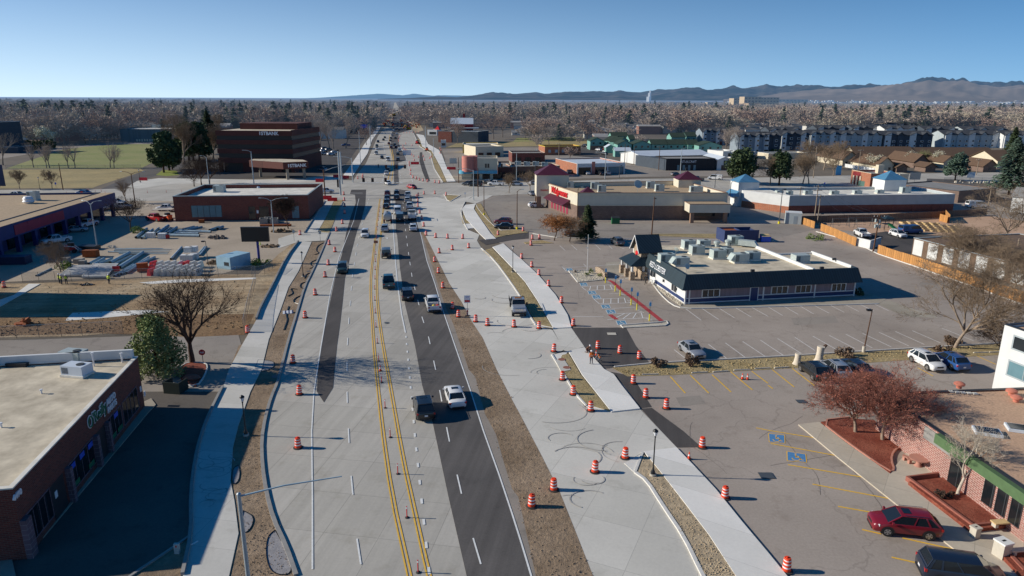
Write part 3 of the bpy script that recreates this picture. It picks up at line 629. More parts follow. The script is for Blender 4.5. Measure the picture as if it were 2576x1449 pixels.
def isa(name,quad,base,fg,rim):
 P=pts(quad);z=.024
 def bl(u,v):a=P[0]*(1-u)+P[1]*u;c=P[3]*(1-u)+P[2]*u;return a*(1-v)+c*v
 def up(p,dz):return(p.x,p.y,z+dz)
 b=N_(rim);b.poly([up(bl(*q),0)for q in((0,1),(1,1),(1,0),(0,0))])
 b.mat(base);b.poly([up(bl(*q),.004)for q in((.05,.95),(.95,.95),(.95,.05),(.05,.05))])
 b.mat(fg)
 def stroke(pl,wd):
  q=[bl(*p)for p in pl];rbn(b,q,wd,z+.008)
 s=(P[1]-P[0]).length
 stroke([(.47+.2*mc_(t),.66+.22*ms_(t))for t in[R(a)for a in range(-100,200,20)][::-1]],s*.06)
 stroke([(.45,.3),(.47,.55),(.66,.56),(.74,.78),(.84,.76)],s*.07)
 stroke([(.46,.42),(.62,.42)],s*.06);stroke([(.42,.17),(.50,.22)],s*.11)
 o=b.bd(name);o['kind']='structure'
for x,y in((575,447),(718,594),(802,678),(846,721),(940,818),(992,869),(1097,980)):
 k=.85+(y-447)/533*.45
 isa('wheelchair_marking',[('H',x-42*k,y-14*k),('H',x+32*k,y-16*k),('H',x+48*k,y+16*k),('H',x-26*k,y+19*k)],'paint_blue','pwh','pwh')
isa('wheelchair_marking',[c3(0,642),c3(96,652),c3(98,700),c3(5,692)],'paint_bluelot','pye','pye')
isa('wheelchair_marking',[c3(104,742),c3(216,760),c3(221,808),c3(106,798)],'paint_bluelot','pye','pye')
hx=lambda x,y:('H',x,y)
ai_=[]
for(a,b_,c,d)in(((700,620),(985,600),(1060,645),(742,655)),((825,745),(1130,732),(1195,780),(880,792)),((1060,890),(1300,880),(1385,932),(960,950))):
 ai_+=[([hx(*a),hx(*b_)],.12,None,0),([hx(*d),hx(*c)],.12,None,0)]
 for i in range(4):
  t=.12+i*.24;u=t+.2
  ai_.append(([hx(d[0]+(c[0]-d[0])*t,d[1]+(c[1]-d[1])*t),hx(a[0]+(b_[0]-a[0])*min(1,u),a[1]+(b_[1]-a[1])*min(1,u))],.12,None,0))
ai_+=[([hx(975,690),hx(1100,686)],.1,None,0),([hx(1000,838),hx(1240,825)],.1,None,0),([hx(610,920),hx(920,920)],.1,None,0),([hx(700,620),hx(742,655)],.1,None,0),([hx(825,745),hx(880,792)],.1,None,0),([hx(1050,520),hx(1250,480)],.12,None,0),([hx(1060,560),hx(1245,510)],.12,None,0),([hx(1100,512),hx(1230,512)],.12,None,0),([hx(1050,540),hx(1180,540)],.12,None,0),([hx(530,430),hx(1180,385)],.1,None,0),([hx(490,400),hx(545,465)],.1,None,0)]
for i in range(5):ai_.append(([hx(990+i*90,600+i*85),hx(1050+i*92,622+i*86)],.1,None,0));ai_.append(([hx(955+i*100,570+i*92),hx(1010+i*100,580+i*92)],.1,None,0))
marks('white_aisle_lines','pwh',.022,ai_)
marks('red_route','paint_red',.028,[([hx(975,555),hx(1010,570),hx(1100,650),hx(1250,760),hx(1400,880),hx(1510,968)],.75,None,0),([hx(985,900),hx(1050,948)],.7,None,0)])
sh_('gravel_island','gravel_pale',[hx(580,465),hx(840,455),hx(940,545),hx(665,572)],.12,.12)
sh_('gravel_island.001','gravel_pale',[hx(1100,1010),hx(1480,985),hx(1545,975),hx(1565,995),hx(1540,1008),hx(1120,1030)],.12,.12)
cb_('island_curb.001',[hx(570,462),hx(850,452),hx(950,548),hx(660,576),hx(570,462)],'cwh',wd=.15,h=.15,smooth=0)
cb_('island_curb.002',[hx(1095,1010),hx(1480,980),hx(1555,968),hx(1572,995),hx(1540,1014),hx(1115,1034),hx(1095,1010)],'cwh',wd=.15,h=.15,smooth=0)
cb_('lot_curb',[(1545,924),(1650,914),(1990,896),(2200,883),(2400,871),(2600,859)],'cwh',wd=.15,smooth=0)
cb_('lot_curb.001',[(2053,583),(2150,610),(2210,640),(2300,670),(2450,722),(2600,778)],'cwh',wd=.15,smooth=0)
cb_('walk_curb',[(1640,712),(1660,740),(1690,768),(1718,777),(1800,776),(2210,765)],'cwh',wd=.15)
cb_('store_curb',[(1196,513),(1205,530),(1240,568),(1262,581)],'cwh',wd=.15)
cb_('verge_curb',[(1340,588),(1400,598),(1700,603),(1950,607)],'cwh',wd=.15,smooth=0)
sh_('verge_strip','sgr',[('H',120,170),('H',300,150),('H',420,178),('H',140,185)],.1,.1)
sh_('verge_strip.001','sgr',[('H',1400,85),('H',2080,85),('H',2080,130),('H',1400,100)],.1,.1)
sh_('front_walk','walk_pale',[c3(172,590),c3(290,576),c3(450,700),c3(690,865),c3(800,728),c3(1040,880),c3(785,912),c3(820,945),c3(1150,1200),c3(1449,1150),c3(1449,1449),c3(1380,1449),c3(1060,1300),c3(750,1060),c3(400,780)],.12,.12)
sh_('mulch_bed','mulch_red',[c3(300,575),c3(460,556),c3(600,566),c3(805,725),c3(730,730),c3(700,760),c3(692,800),c3(712,845),c3(690,866),c3(450,690)],.16,.16)
sh_('mulch_bed.001','mulch_red',[c3(795,915),c3(1070,880),c3(1449,1080),c3(1449,1150),c3(1165,1185),c3(1140,1180)],.4,.4)
sh_('mulch_bed.002','mulch_red',[c3(1330,1335),c3(1449,1300),c3(1500,1449),c3(1440,1449)],.4,.4)
mat('brick_edge','#8d5547',.85,.15,5,world=True)
cb_('brick_planter_edge',[c3(1449,1158),c3(1155,1192),c3(785,917),c3(1062,882)],'brick_edge',wd=.25,h=.55,smooth=0)
cb_('brick_planter_edge.001',[c3(1320,1310),c3(1449,1449)],'brick_edge',wd=.25,h=.5,smooth=0)
mat('curb_pink','#b07a68',.85,.12,4,world=True)
cb_('bed_curb',[c3(460,556),c3(290,576),c3(450,700),c3(685,866),c3(715,858),c3(695,800),c3(705,755),c3(735,730),c3(805,722)],'curb_pink',wd=.16,h=.2,smooth=1)
d1=lambda x,y:(x*.4,869.4+y*.4)
sh_('mulch_island','mulch_red',[d1(1110,130),d1(1180,105),d1(1290,115),d1(1300,160),d1(1230,255),d1(1150,235)],.12,.12)
cb_('island_curb.003',[d1(1120,150),d1(1180,108),d1(1280,110),d1(1308,130),d1(1290,190),d1(1240,262),d1(1130,245)],'cwh',wd=.14,h=.16)
sh_('store_walk','concrete_old',[d1(100,1449),d1(70,1320),d1(200,1290),d1(940,410),d1(980,370),d1(950,330),d1(850,380),d1(100,1150),d1(-600,1500)],.1,.1)
sh_('white_slab','swn',[('F',140,700),('F',290,588),('F',405,588),('F',0,815),('F',-300,990),('F',-300,850)],.1,.1)
sh_('white_slab.001','swn',[('F',650,960),('F',730,880),('F',1500,850),('F',1700,870),('F',940,940)],.02)
sh_('slab_strip','swn',[('F',1400,575),('F',1800,545),('F',2576,525),('F',2576,540),('F',1500,590)],.02)
b=N_('tyre_mark')
for i in range(26):
 x,y=random.choice([(1400,990),(1330,920),(1460,1090),(1300,800),(1560,1080),(1250,740),(1480,1240),(1500,1150),(1180,670)])
 c0=at(x+un_(-60,60),y+un_(-50,60));r=un_(.8,3.4);a0=un_(0,6.28);sw=un_(1.2,3.8)
 rbn(b,[c0+V3((mc_(a0+sw*t/14)*r,ms_(a0+sw*t/14)*r*.8,0))for t in range(15)],un_(.05,.12),.0595)
for i in range(16):
 c0=at(*d1(1330+un_(-70,70),850+un_(-170,150)),.12);r=un_(.6,1.6);a0=un_(0,6.28)
 rbn(b,[c0+V3((mc_(a0+2.5*t/10)*r,ms_(a0+2.5*t/10)*r*.7,0))for t in range(11)],.09,.126)
o=b.bd('tyre_marks');o['kind']='structure'
mat('seal_tar','#5f574f',.7,.1,2,world=True)
rg=random.Random(41);b=N_('seal_tar')
for x0,y0,x1,y1 in[(1650,1010,2330,1420),(1640,960,2050,1230),(1500,790,2450,880),(1420,640,1640,760),(1250,500,1500,620),(2000,600,2450,760),(1480,570,2000,600)]:
 for _ in range(3):
  p=at(rg.uniform(x0,x1),rg.uniform(y0,y1));a=rg.uniform(0,6.28);P=[p]
  for k in range(rg.randint(6,16)):a+=rg.gauss(0,.13);P.append(P[-1]+V3((mc_(a),ms_(a),0))*rg.uniform(.4,.9))
  rbn(b,P,rg.uniform(.02,.035),.0185)
o=b.bd('sealed_cracks');o['kind']='structure'
for i,Q in en([[(1990,800),(2100,795),(2110,812),(1998,818)],[(1700,1000),(1760,995),(1775,1015),(1712,1022)],[(2330,700),(2420,720),(2400,740),(2310,716)]]):
 sh_('asphalt_repair','aso',Q,.0165)
def inside(P,x,y):
 c=False
 for i in range(len(P)):
  a,d=P[i],P[i-1]
  if(a.y>y)!=(d.y>y)and x<(d.x-a.x)*(y-a.y)/(d.y-a.y)+a.x:c=not c
 return c
def clods(name,m_,L,n,s0,s1,z,lab):
 P=pts(L);b=N_(m_);xs=[p.x for p in P];ys=[p.y for p in P];k=0;tries=0
 while k<n and tries<n*12:
  tries+=1;x=rg.uniform(min(xs),max(xs));y=min(ys)+(max(ys)-min(ys))*rg.random()**1.5
  if not inside(P,x,y):continue
  k+=1;s=rg.uniform(s0,s1)*rg.uniform(.5,1);a=rg.uniform(0,6.28);h=s*rg.uniform(.4,.9);n5=[(x+mc_(a+q*1.26)*s*rg.uniform(.6,1),y+ms_(a+q*1.26)*s*rg.uniform(.6,1))for q in range(5)]
  i0=b.add([(p,q,z-.02)for p,q in n5]+[(x+(p-x)*.5,y+(q-y)*.5,z+h)for p,q in n5])
  for q in range(5):r=(q+1)%5;b.face(i0+q,i0+r,i0+5+r,i0+5+q)
  b.face(*range(i0+5,i0+10))
 o=b.bd(name);tag(o,lab,'soil',kind='stuff')
clods('dirt_clods','dirt_pale',[(1620,1150),(1606,1190),(1668,1268),(1770,1449),(1850,1449),(1716,1261),(1660,1190)],900,.03,.11,.1,'loose clods of pale soil in the near planter bed')
clods('dirt_clods','dirt',[(600,1449),(600,1260),(592,1180),(640,1000),(660,1100),(672,1240),(735,1400),(740,1449)],700,.03,.1,.06,'loose brown clods in the bare strip west of the road')
clods('dirt_clods','dirt',[(1040,560),(1066,590),(1179,929),(1288,1229),(1348,1449),(1492,1449),(1290,1005),(1106,664)],900,.03,.12,.03,'loose clods on the brown dirt strip beside the dark lanes')
clods('mud_clods','mud_brown',[('F',0,960),('F',2450,900),('F',2450,1040),('F',1300,1070),('F',0,1120)],700,.06,.25,.01,'churned brown clods in the mud verge by the chain link fence')
clods('mud_clods','dirt_field',[('F',450,620),('F',2400,560),('F',2400,860),('F',400,900)],700,.05,.22,.0,'churned tan clods across the dirt field')
clods('loose_stones','gravel_pale',[hx(580,465),hx(840,455),hx(940,545),hx(665,572)],420,.06,.2,.12,'pale stones filling the flagpole island')
clods('loose_stones','gravel_pale',[(1650,712),(1655,706),(1716,765),(1712,771),(1640,718)],260,.06,.18,.14,'pale stones along the west wall of the restaurant')
clods('loose_weeds','sgr',[(1560,935),(1640,918),(2000,900),(2400,873),(2560,865),(2300,895),(2000,925),(1600,945)],900,.04,.2,.03,'dry tufts and litter on the strip between the car parks')
# vehicles
mat('gdk',(.015,.02,.025),.08,0,spec=.8)
mat('tyr',(.02,.02,.02),.9,.1)
mat('rim_silver',(.45,.45,.46),.35,.05,metal=.8)
mat('tbk',(.02,.02,.022),.6,.1)
mat('lcl',(.75,.76,.78),.15,.05)
mat('lrd',(.45,.02,.02),.25,.05)
mat('plate_white',(.7,.7,.72),.5,.05)
mat('chrome',(.6,.6,.62),.2,0,metal=1)
mat('grey_steel','#9aa0a2',.5,.1,metal=.3)
PAINT=dict(white=(.75,.75,.74),black=(.012,.013,.015),silver=(.38,.40,.43),grey=(.13,.14,.15),red=(.20,.01,.02),darkred=(.12,.01,.015),blue=(.02,.08,.25),teal=(.01,.10,.14),green=(.025,.05,.045),navy=(.012,.02,.04),pale=(.45,.42,.38),brightred=(.45,.02,.02),darkgrey=(.04,.042,.045))
for k,c in PAINT.items():mat('paint_car_'+k,c,.32,.03,3,coat=.6,metal=.35 if k in('silver','grey','teal')else 0)
BASEP=MATS['paint_car_white']
SPEC=dict(sedan=(4.85,1.86,1.46,.17,.95,.98,1.15,.45,-1.15,-1.85,2.80,.335),suv=(4.75,1.90,1.68,.22,1.04,1.10,1.40,.50,-1.55,-2.22,2.80,.37),hatch=(4.15,1.77,1.55,.18,.98,1.02,1.30,.55,-1.45,-1.98,2.55,.33),minivan=(5.10,2.00,1.75,.18,1.08,1.12,1.75,.85,-2.05,-2.42,3.05,.35),pickup=(5.85,2.03,1.90,.30,1.20,1.25,1.55,.90,-.55,-.75,3.65,.41),jeep=(4.40,1.88,1.85,.35,1.15,1.20,.95,.65,-1.95,-2.05,2.95,.42),van=(5.70,2.02,2.10,.25,1.15,1.30,2.25,1.45,-2.65,-2.80,3.50,.37))
def car_parts(kind):
 L,W,H,g,hood,belt,xh,xw,xr,xb,wb,r=SPEC[kind]
 P='paint_car_white';hw=W/2;out=[]
 bed=kind=='pickup'
 xs_end=-L/2
 b=N_(P)
 def ring(x,w_,zt,zb,cr=.03):
  q=[(w_*.80,zb),(w_*.97,zb+.12),(w_,zb+(zt-zb)*.45),(w_*.985,zt-.16),(w_*.93,zt-.04),(w_*.80,zt+cr*.3)]
  return[(x,-y,z)for y,z in q]+[(x,0,zt+cr)]+[(x,y,z)for y,z in reversed(q)]+[(x,0,zb)]
 cabb=xb if bed else-L/2
 st=[]
 nose=L/2
 st+=[(nose,hw*.72,hood-.30,g+.16),(nose-.06,hw*.86,hood-.20,g+.03),(nose-.25,hw*.95,hood-.12,g),(nose-.7,hw*.99,hood-.04,g),(xh+.05,hw,hood,g),(xh-.3,hw,belt-.02,g),(0,hw,belt,g)]
 if bed:st+=[(xb,hw,belt,g)]
 elif kind=='sedan':st+=[(xb+.3,hw,belt,g),(xb-.1,hw*.99,belt+.0,g),(-L/2+.25,hw*.95,belt-.03,g+.02),(-L/2+.06,hw*.88,belt-.09,g+.08),(-L/2,hw*.76,belt-.25,g+.2)]
 else:st+=[(xr+.1,hw,belt,g),(-L/2+.3,hw*.97,belt,g+.02),(-L/2+.08,hw*.91,belt-.03,g+.06),(-L/2,hw*.82,belt-.2,g+.18)]
 b.loft([ring(*s_)for s_ in st])
 if bed:
  c=N_(P);zf=.78;zt=belt-.02
  c.box(-L/2+.08,xb-.01,-hw+.03,hw-.03,g+.05,zf)
  c.box(-L/2+.1,xb-.01,-hw,-hw+.1,g+.1,zt);c.box(-L/2+.1,xb-.01,hw-.1,hw,g+.1,zt)
  c.box(-L/2,-L/2+.1,-hw+.02,hw-.02,g+.2,zt-.02);c.mat('tbk');c.box(-L/2-.12,-L/2+.0,-hw+.1,hw-.1,g+.12,g+.32)
  c.box(-L/2+.12,xb-.03,-hw+.12,hw-.12,zf,zf+.02)
  out.append(('cargo_bed',c,0))
 b.mat('tbk')
 for sx in(wb/2,-wb/2):
  for sy in(-1,1):
   a=[(sx+mc_(t)*(r+.09),sy*(hw+.006),r+ms_(t)*(r+.09))for t in[PI*k/12 for k in range(13)]]
   b.poly(a+[(sx-r-.09,sy*(hw+.006),g+.02),(sx+r+.09,sy*(hw+.006),g+.02)])
 b.box(nose-.06,nose+.015,-hw*.42,hw*.42,hood-.42,hood-.25);b.box(nose-.1,nose+.02,-hw*.6,hw*.6,g+.08,g+.2)
 if not bed:b.box(-L/2-.02,-L/2+.1,-hw*.7,hw*.7,g+.1,g+.24)
 out.insert(0,('body',b,40))
 wr=hw*.76 if kind not in('van','jeep')else hw*.86;wl=hw*.94;zr=H-.05
 lift=.04
 c=N_('gdk')
 B4=[(xb+.02,-wl,belt-lift),(xh,-wl*.97,belt-lift),(xh,wl*.97,belt-lift),(xb+.02,wl,belt-lift)]
 T4=[(xr,-wr,zr),(xw,-wr,zr),(xw,wr,zr),(xr,wr,zr)]
 c.hexa(B4,T4);out.append(('windows',c,0))
 c=N_(P)
 t=.05
 c.loft([[(xr-.03,-wr,zr),(xr-.03,-wr+.05,zr+.035),(xr-.03,0,zr+.05),(xr-.03,wr-.05,zr+.035),(xr-.03,wr,zr),(xr-.03,0,zr-.02)],[((xr+xw)/2,-wr-.015,zr),((xr+xw)/2,-wr+.06,zr+.05),((xr+xw)/2,0,zr+.075),((xr+xw)/2,wr-.06,zr+.05),((xr+xw)/2,wr+.015,zr),((xr+xw)/2,0,zr-.02)],[(xw+.03,-wr,zr),(xw+.03,-wr+.05,zr+.03),(xw+.03,0,zr+.045),(xw+.03,wr-.05,zr+.03),(xw+.03,wr,zr),(xw+.03,0,zr-.02)]])
 for sy in(-1,1):
  def pil(f0,f1,wd,inset=.0):
   lo=V3((xb+(xh-xb)*f0,sy*(wl+.012)*(1 if f0<.9 else.97),belt-.02));hi=V3((xr+(xw-xr)*f1,sy*(wr+.012),zr+.005))
   c.poly([(lo.x-wd,lo.y,lo.z),(lo.x+wd,lo.y,lo.z),(hi.x+wd*.7,hi.y,hi.z),(hi.x-wd*.7,hi.y,hi.z)])
  pil(.985,.985,.05);pil(.52,.48,.05);pil(.03,.03,.10 if kind!='sedan' else.16)
  if kind in('suv','minivan','van','hatch'):pil(.22,.2,.07)
  if kind=='van':pil(.35,.33,.55);pil(.12,.12,.5);pil(.2,.2,.5)
  a0,a1=V3((xh+.01,sy*wl*.97,belt-.03)),V3((xw+.02,sy*wr,zr+.01))
  c.poly([a0,a0-V3((0,sy*.08,0)),a1-V3((0,sy*.07,0)),a1])
  a0,a1=V3((xb-.0,sy*wl,belt-.03)),V3((xr-.02,sy*wr,zr+.01))
  c.poly([a0,a0-V3((0,sy*.12,0)),a1-V3((0,sy*.1,0)),a1])
 if kind in('suv','jeep','minivan','van','hatch'):
  zl=belt+(zr-belt)*.08
  c.poly([(xb-.005,-wl,belt-.03),(xb-.005,wl,belt-.03),(xb+(xr-xb)*.18-.005,wl*.97,zl+.06),(xb+(xr-xb)*.18-.005,-wl*.97,zl+.06)])
 if kind=='suv':
  c.mat('chrome');[c.tu_((xr+.2,sy*(wr-.03),zr+.09),(xw-.2,sy*(wr-.03),zr+.09),.02,n=5)for sy in(-1,1)]
 out.append(('roof',c,40))
 for sy in(-1,1):
  h=N_('lcl');x0=nose-.05
  h.hexa([(x0-.35,sy*hw*.97,hood-.3),(x0+.0,sy*hw*.80,hood-.38),(x0+.01,sy*hw*.5,hood-.38),(x0-.2,sy*hw*.6,hood-.3)],[(x0-.35,sy*hw*.95,hood-.13),(x0-.06,sy*hw*.80,hood-.2),(x0-.06,sy*hw*.52,hood-.2),(x0-.2,sy*hw*.6,hood-.15)])
  out.append(('headlight',h,0))
  tl=N_('lrd');zt_=belt if not bed else belt-.05
  xe=-L/2+.06 if not bed else-L/2+.02
  tl.box(xe-.03,xe+.12,min(sy*hw*.96,sy*hw*.68),max(sy*hw*.96,sy*hw*.68),zt_-.32,zt_-.12);out.append(('tail_light',tl,0))
  mi=N_(P);mi.box(xh-.32,xh-.18,min(sy*(hw+.02),sy*(hw+.2)),max(sy*(hw+.02),sy*(hw+.2)),belt-.02,belt+.14);out.append(('wing_mirror',mi,0))
 pl=N_('plate_white');pl.box(-L/2-.03,-L/2-.01,-.16,.16,g+.42,g+.58);out.append(('license_plate',pl,0))
 if kind=='jeep':
  sp=N_('tyr');sp.tu_((-L/2-.02,0,.95),(-L/2-.28,0,.95),.38,.38,16);out.append(('spare_wheel',sp,40))
 if kind in('suv','sedan'):
  s_=N_('gdk');s_.box(xw-.75,xw-.2,-.35,.35,zr+.066,zr+.078);out.append(('sunroof',s_,0))
 wheels=[(sx,sy)for sx in(wb/2,-wb/2)for sy in(-1,1)]
 return out,wheels,r,hw
PROTO={}
def vehicle_proto(kind,far):
 key=(kind,far)
 if key in PROTO:return PROTO[key]
 out,wheels,r,hw=car_parts(kind)
 def wheel_mb(sx,sy,b):
  y0,y1=(hw+.015)*sy,(hw-.2)*sy
  b.mat('tyr');b.tu_((sx,y0,r),(sx,y1,r),r,r,18)
 def rim_mb(sx,sy,b):
  y=(hw+.02)*sy;b.mat('rim_silver')
  b.tu_((sx,y,r),(sx,y-.03*sy,r),r*.66,r*.66,14)
  b.mat('tbk')
  for k in range(5):
   a=k*2*PI/5+.3;c_=V3((sx+mc_(a)*r*.4,y+.003*sy,r+ms_(a)*r*.4))
   u=V3((mc_(a),0,ms_(a)));v=V3((-ms_(a),0,mc_(a)))
   b.poly([c_-u*r*.15-v*r*.05,c_-u*r*.15+v*r*.05,c_+u*r*.2+v*r*.14,c_+u*r*.2-v*r*.14])
 if far:
  b=MB()
  for n,mb,s_ in out:
   i0=len(b.v);b.v+=mb.v
   for f,mi in zip(mb.f,mb.mi):b.mat(mb.ms[mi]);b.face(*[i0+i for i in f])
  for w_ in wheels:wheel_mb(*w_,b)
  PROTO[key]=b.mesh(kind,40)
 else:
  L=[(n,mb.mesh(n,s_))for n,mb,s_ in out]
  W_=[]
  for w_ in wheels:
   b=MB();wheel_mb(*w_,b);c=MB();rim_mb(*w_,c);W_.append((b.mesh('wheel',40),c.mesh('rim')))
  PROTO[key]=(L,W_)
 return PROTO[key]
NAMES=dict(sedan='parked_sedan',suv='suv',hatch='hatchback',minivan='minivan',pickup='pickup_truck',jeep='off_road_car',van='van')
CATS=dict(sedan='car',suv='car',hatch='car',minivan='minivan',pickup='pickup truck',jeep='car',van='van')
NAMES['sedan']='sedan'
def put_colour(o,colour):
 for sl in o.material_slots:
  if sl.material is BASEP:sl.link='OBJECT';sl.material=MATS['paint_car_'+colour]
def vh_(kind,colour,p,ang,lbl_,gp_=None,far=False,z=.03,scale=1.):
 if far:
  o=link(vehicle_proto(kind,True),NAMES[kind]);o.location=(p[0],p[1],z);o.rotation_euler=(0,0,ang);o.scale=(scale,)*3
  put_colour(o,colour);return tag(o,lbl_,CATS[kind],gp_)
 L,W_=vehicle_proto(kind,False)
 t=thg(NAMES[kind],lbl_,CATS[kind],(p[0],p[1],z),ang,gp_);t.scale=(scale,)*3
 for n,me in L:put_colour(link(me,n,t),colour)
 for a,b in W_:
  w_=link(a,'wheel',t);link(b,'rim',w_)
 return t
CL=ck(pts([(1062,1500),(1055,1449),(1015,1275),(987,1120),(966,967),(952,869),(944,800),(940,742),(941,690),(946,642),(953,578),(958,530),(975,455),(985,420),(986,395),(982,370),(985,340),(990,300),(991,275)]),1)
def rdir(y):
 for a,c in zip(CL[:-1],CL[1:]):
  if c.y>=y:return math.atan2(c.y-a.y,c.x-a.x)
 return math.atan2(CL[-1].y-CL[-2].y,CL[-1].x-CL[-2].x)
def orr(kind,colour,q,toward,lbl_,gp_='vehicles on the main road',far=False):
 p=K(*q)if isinstance(q[0],str)else at(*q)
 a=rdir(p.y);L=SPEC[kind][0]/2
 c=V3((p.x+mc_(a)*L,p.y+ms_(a)*L))
 return vh_(kind,colour,c,a+(PI if toward else 0),lbl_,gp_,far)
def pk(kind,colour,rear,front,lbl_,gp_='parked vehicles',far=False,side=0,wheels=True):
 a,c=(K(*q)if isinstance(q[0],str)else at(*q)for q in(rear,front))
 d=(c-a).normalized();ang=math.atan2(d.y,d.x);mid=(a+c)/2
 n=V3((-d.y,d.x,0));mid=mid-n*side*SPEC[kind][1]/2
 return vh_(kind,colour,mid,ang,lbl_,gp_,far)
orr('suv','black',(1073,1064),0,'black SUV heading away beside the white sedan, nearest vehicle on the main road')
orr('sedan','white',(1153,1033),0,'white sedan with dark rear window just ahead of the near black SUV')
wt=orr('pickup','white',(1094,790),0,'white pickup truck with yellow and red gear in its open bed')
g_=N_(mat('yellow_bag','#d8c23a',.7));g_.lt_([(.05,0),(.2,.08),(.22,.22),(.1,.34)],9);o=g_.bd('cooler_bag',None,40);tag(o,'small yellow bag lying in the bed of the white pickup','bag')
g2=N_(mat('red_can','#c02a20',.5));g2 .lt_([(.05,0),(.2,.05),(.2,.3),(.1,.36)],9);o2=g2 .bd('fuel_can',None,40);tag(o2,'red can lying in the bed of the white pickup','can')
for q,dx,dy in((o,-1.9,.05),(o2,-2.0,-.5)):
 q.location=wt.matrix_basis@V3((0,0,0))if False else V3((wt.location.x,wt.location.y,.85))+Matrix.Rotation(wt.rotation_euler.z,3,'Z')@V3((dx,dy,0))
tb=N_('paint_car_white');tb.box(-1.15,-.85,-.75,.75,0,.45);o=tb.bd('tool_box');tag(o,'white tool box across the bed of the white pickup','box');o.location=(wt.location.x,wt.location.y,.84);o.rotation_euler=(0,0,wt.rotation_euler.z)
orr('suv','black',(1027,760),0,'black SUV between the teal pickup and the white pickup')
orr('pickup','teal',(979,730),0,'teal pickup truck with black tailgate in the centre lane')
orr('jeep','darkgrey',(972,652),0,'dark off-road car with spare wheel on its tail')
orr('suv','green',(861,691),1,'dark green SUV driving towards the camera on the dark asphalt strip')
orr('suv','white',(918,600),1,'white SUV coming towards the camera in the concrete lane')
orr('suv','silver',(968,586),0,'silver SUV last in the queue beside the yellow lines')
orr('suv','white',(1040,584),0,'white SUV last in the right-hand queue by the drums')
orr('van','darkgrey',(1006,559),0,'dark van in the middle queue behind the white box van')
orr('van','white',(1001,541),0,'white van in the middle queue with a wide white tail')
orr('pickup','white',(1031,529),0,'white pickup in the right queue ahead of the service truck')
orr('sedan','black',(971,527),0,'black sedan in the left queue ahead of the tank truck')
orr('suv','darkgrey',(973,517),0,'dark grey SUV third in the left queue from the signals',)
orr('sedan','navy',(974,505),0,'dark blue sedan second in the left queue from the signals')
orr('suv','darkred',(974.5,494),0,'dark red SUV at the head of the left queue')
orr('suv','darkgrey',(998,505),0,'dark SUV with lit red tail lamps second in the middle queue')
orr('suv','black',(998,493),0,'black SUV at the head of the middle queue')
orr('suv','pale',(1025,512),0,'beige SUV second in the right queue from the signals')
orr('pickup','white',(1026.5,500),0,'white pickup at the head of the right queue')
far_cars=[('suv','white',(972,442),1,'white SUV nearest the signals beyond the crossing'),('sedan','black',(975,431),1,'black sedan right behind the white SUV beyond the crossing'),('van','white',(976,406),1,'white van beside the curve of the yellow lines'),('suv','black',(961,400),1,'black SUV left of the white van at the curve'),('van','white',(946.5,390),1,'white van in the outer oncoming lane beyond the shadow'),('suv','white',(948,378),1,'white SUV behind the outer white van'),('suv','green',(948,370),1,'dark green SUV third in the outer oncoming lane'),('suv','navy',(951,359),1,'navy SUV alone in the outer oncoming lane'),('sedan','black',(964.5,354),1,'black sedan in the inner oncoming lane beyond the vans'),('sedan','darkgrey',(968,348),1,'dark grey sedan farther up the inner oncoming lane'),('suv','black',(1001.5,405),0,'black SUV leaving past the white sign board'),('suv','darkgrey',(1001,391),0,'dark grey SUV ahead of the departing black one'),('van','white',(1005,382),0,'white minivan leaving beside the row of drums'),('suv','darkred',(996.5,373),0,'dark red SUV in the right far lane'),('suv','red',(984,374),0,'red SUV in the left far lane'),('suv','black',(993.5,367),0,'black SUV ahead of the dark red one'),('suv','darkred',(978.5,364),0,'tall dark red van shape in the left far lane'),('sedan','black',(982,356),0,'black sedan ahead of the tall dark red one'),('sedan','navy',(983,349.5),0,'navy sedan in the left far lane'),('suv','darkgrey',(995,350),0,'dark grey SUV by the bend of the drums'),('sedan','silver',(986.5,342.5),0,'silver sedan in the left far lane'),('suv','white',(998,339),0,'white SUV where the concrete begins'),('van','white',(990,332),0,'white box truck in the distant queue'),('suv','black',(1004,329),0,'black SUV beside the distant white box truck')]
for k,c,q,t,l in far_cars:orr(k,c,q,t,l,far=False if q[1]>395 else True)
for i,(x,y)in en([(1007,320),(1011,311),(990,322),(1003,301),(1010,306),(1015,297),(1020,302),(1026,310),(1031,307),(1018,291),(1012,287),(1008,283),(1024,316),(1034,316),(1001,310),(1005,293),(1002,285),(999,278),(1022,294),(999,326),(1000,317),(1029,318)]):
 c=['navy','silver','darkgrey','white','black','grey','darkred'][i%7]
 orr('suv',c,(x,y),i%3==0,f'tiny {dict(navy="navy", silver="silver", darkgrey="dark grey", white="white", black="black", grey="grey", darkred="dark red")[c]} car in the distant jam at the roadworks','cars in the distant jam',far=True)
pk('hatch','white',(976,462),(988,467),'white hatchback turning in the middle of the crossing','vehicles on the main road',side=1)
pk('hatch','brightred',(1033,473),(1050,475.5),'red hatchback crossing the intersection','vehicles on the main road',side=1)
pk('sedan','silver',(1711,883),(1733,901),'silver sedan parked alone nose-down in the restaurant lot',side=-1)
pk('suv','red',c3(908,1252),c3(672,1227),'red SUV with silver wheels parked by the brick planter',side=1)
pk('minivan','navy',c3(960,1500),c3(1275,1545),'dark blue minivan with roof rack, cut by the lower edge of the view',side=-1)
pk('suv','black',c3(255,350),c3(172,285),'black SUV backed off the stump, leftmost of three parked together',side=1)
pk('suv','silver',c3(372,340),c3(290,275),'silver SUV between the black and the dark blue cars',side=1)
pk('sedan','navy',c3(492,322),c3(412,268),'dark blue sedan half hidden behind the red-leaved trees',side=1)
pk('suv','white',c3(803,235),c3(902,290),'white SUV parked nose out beside the blue wagon',side=-1)
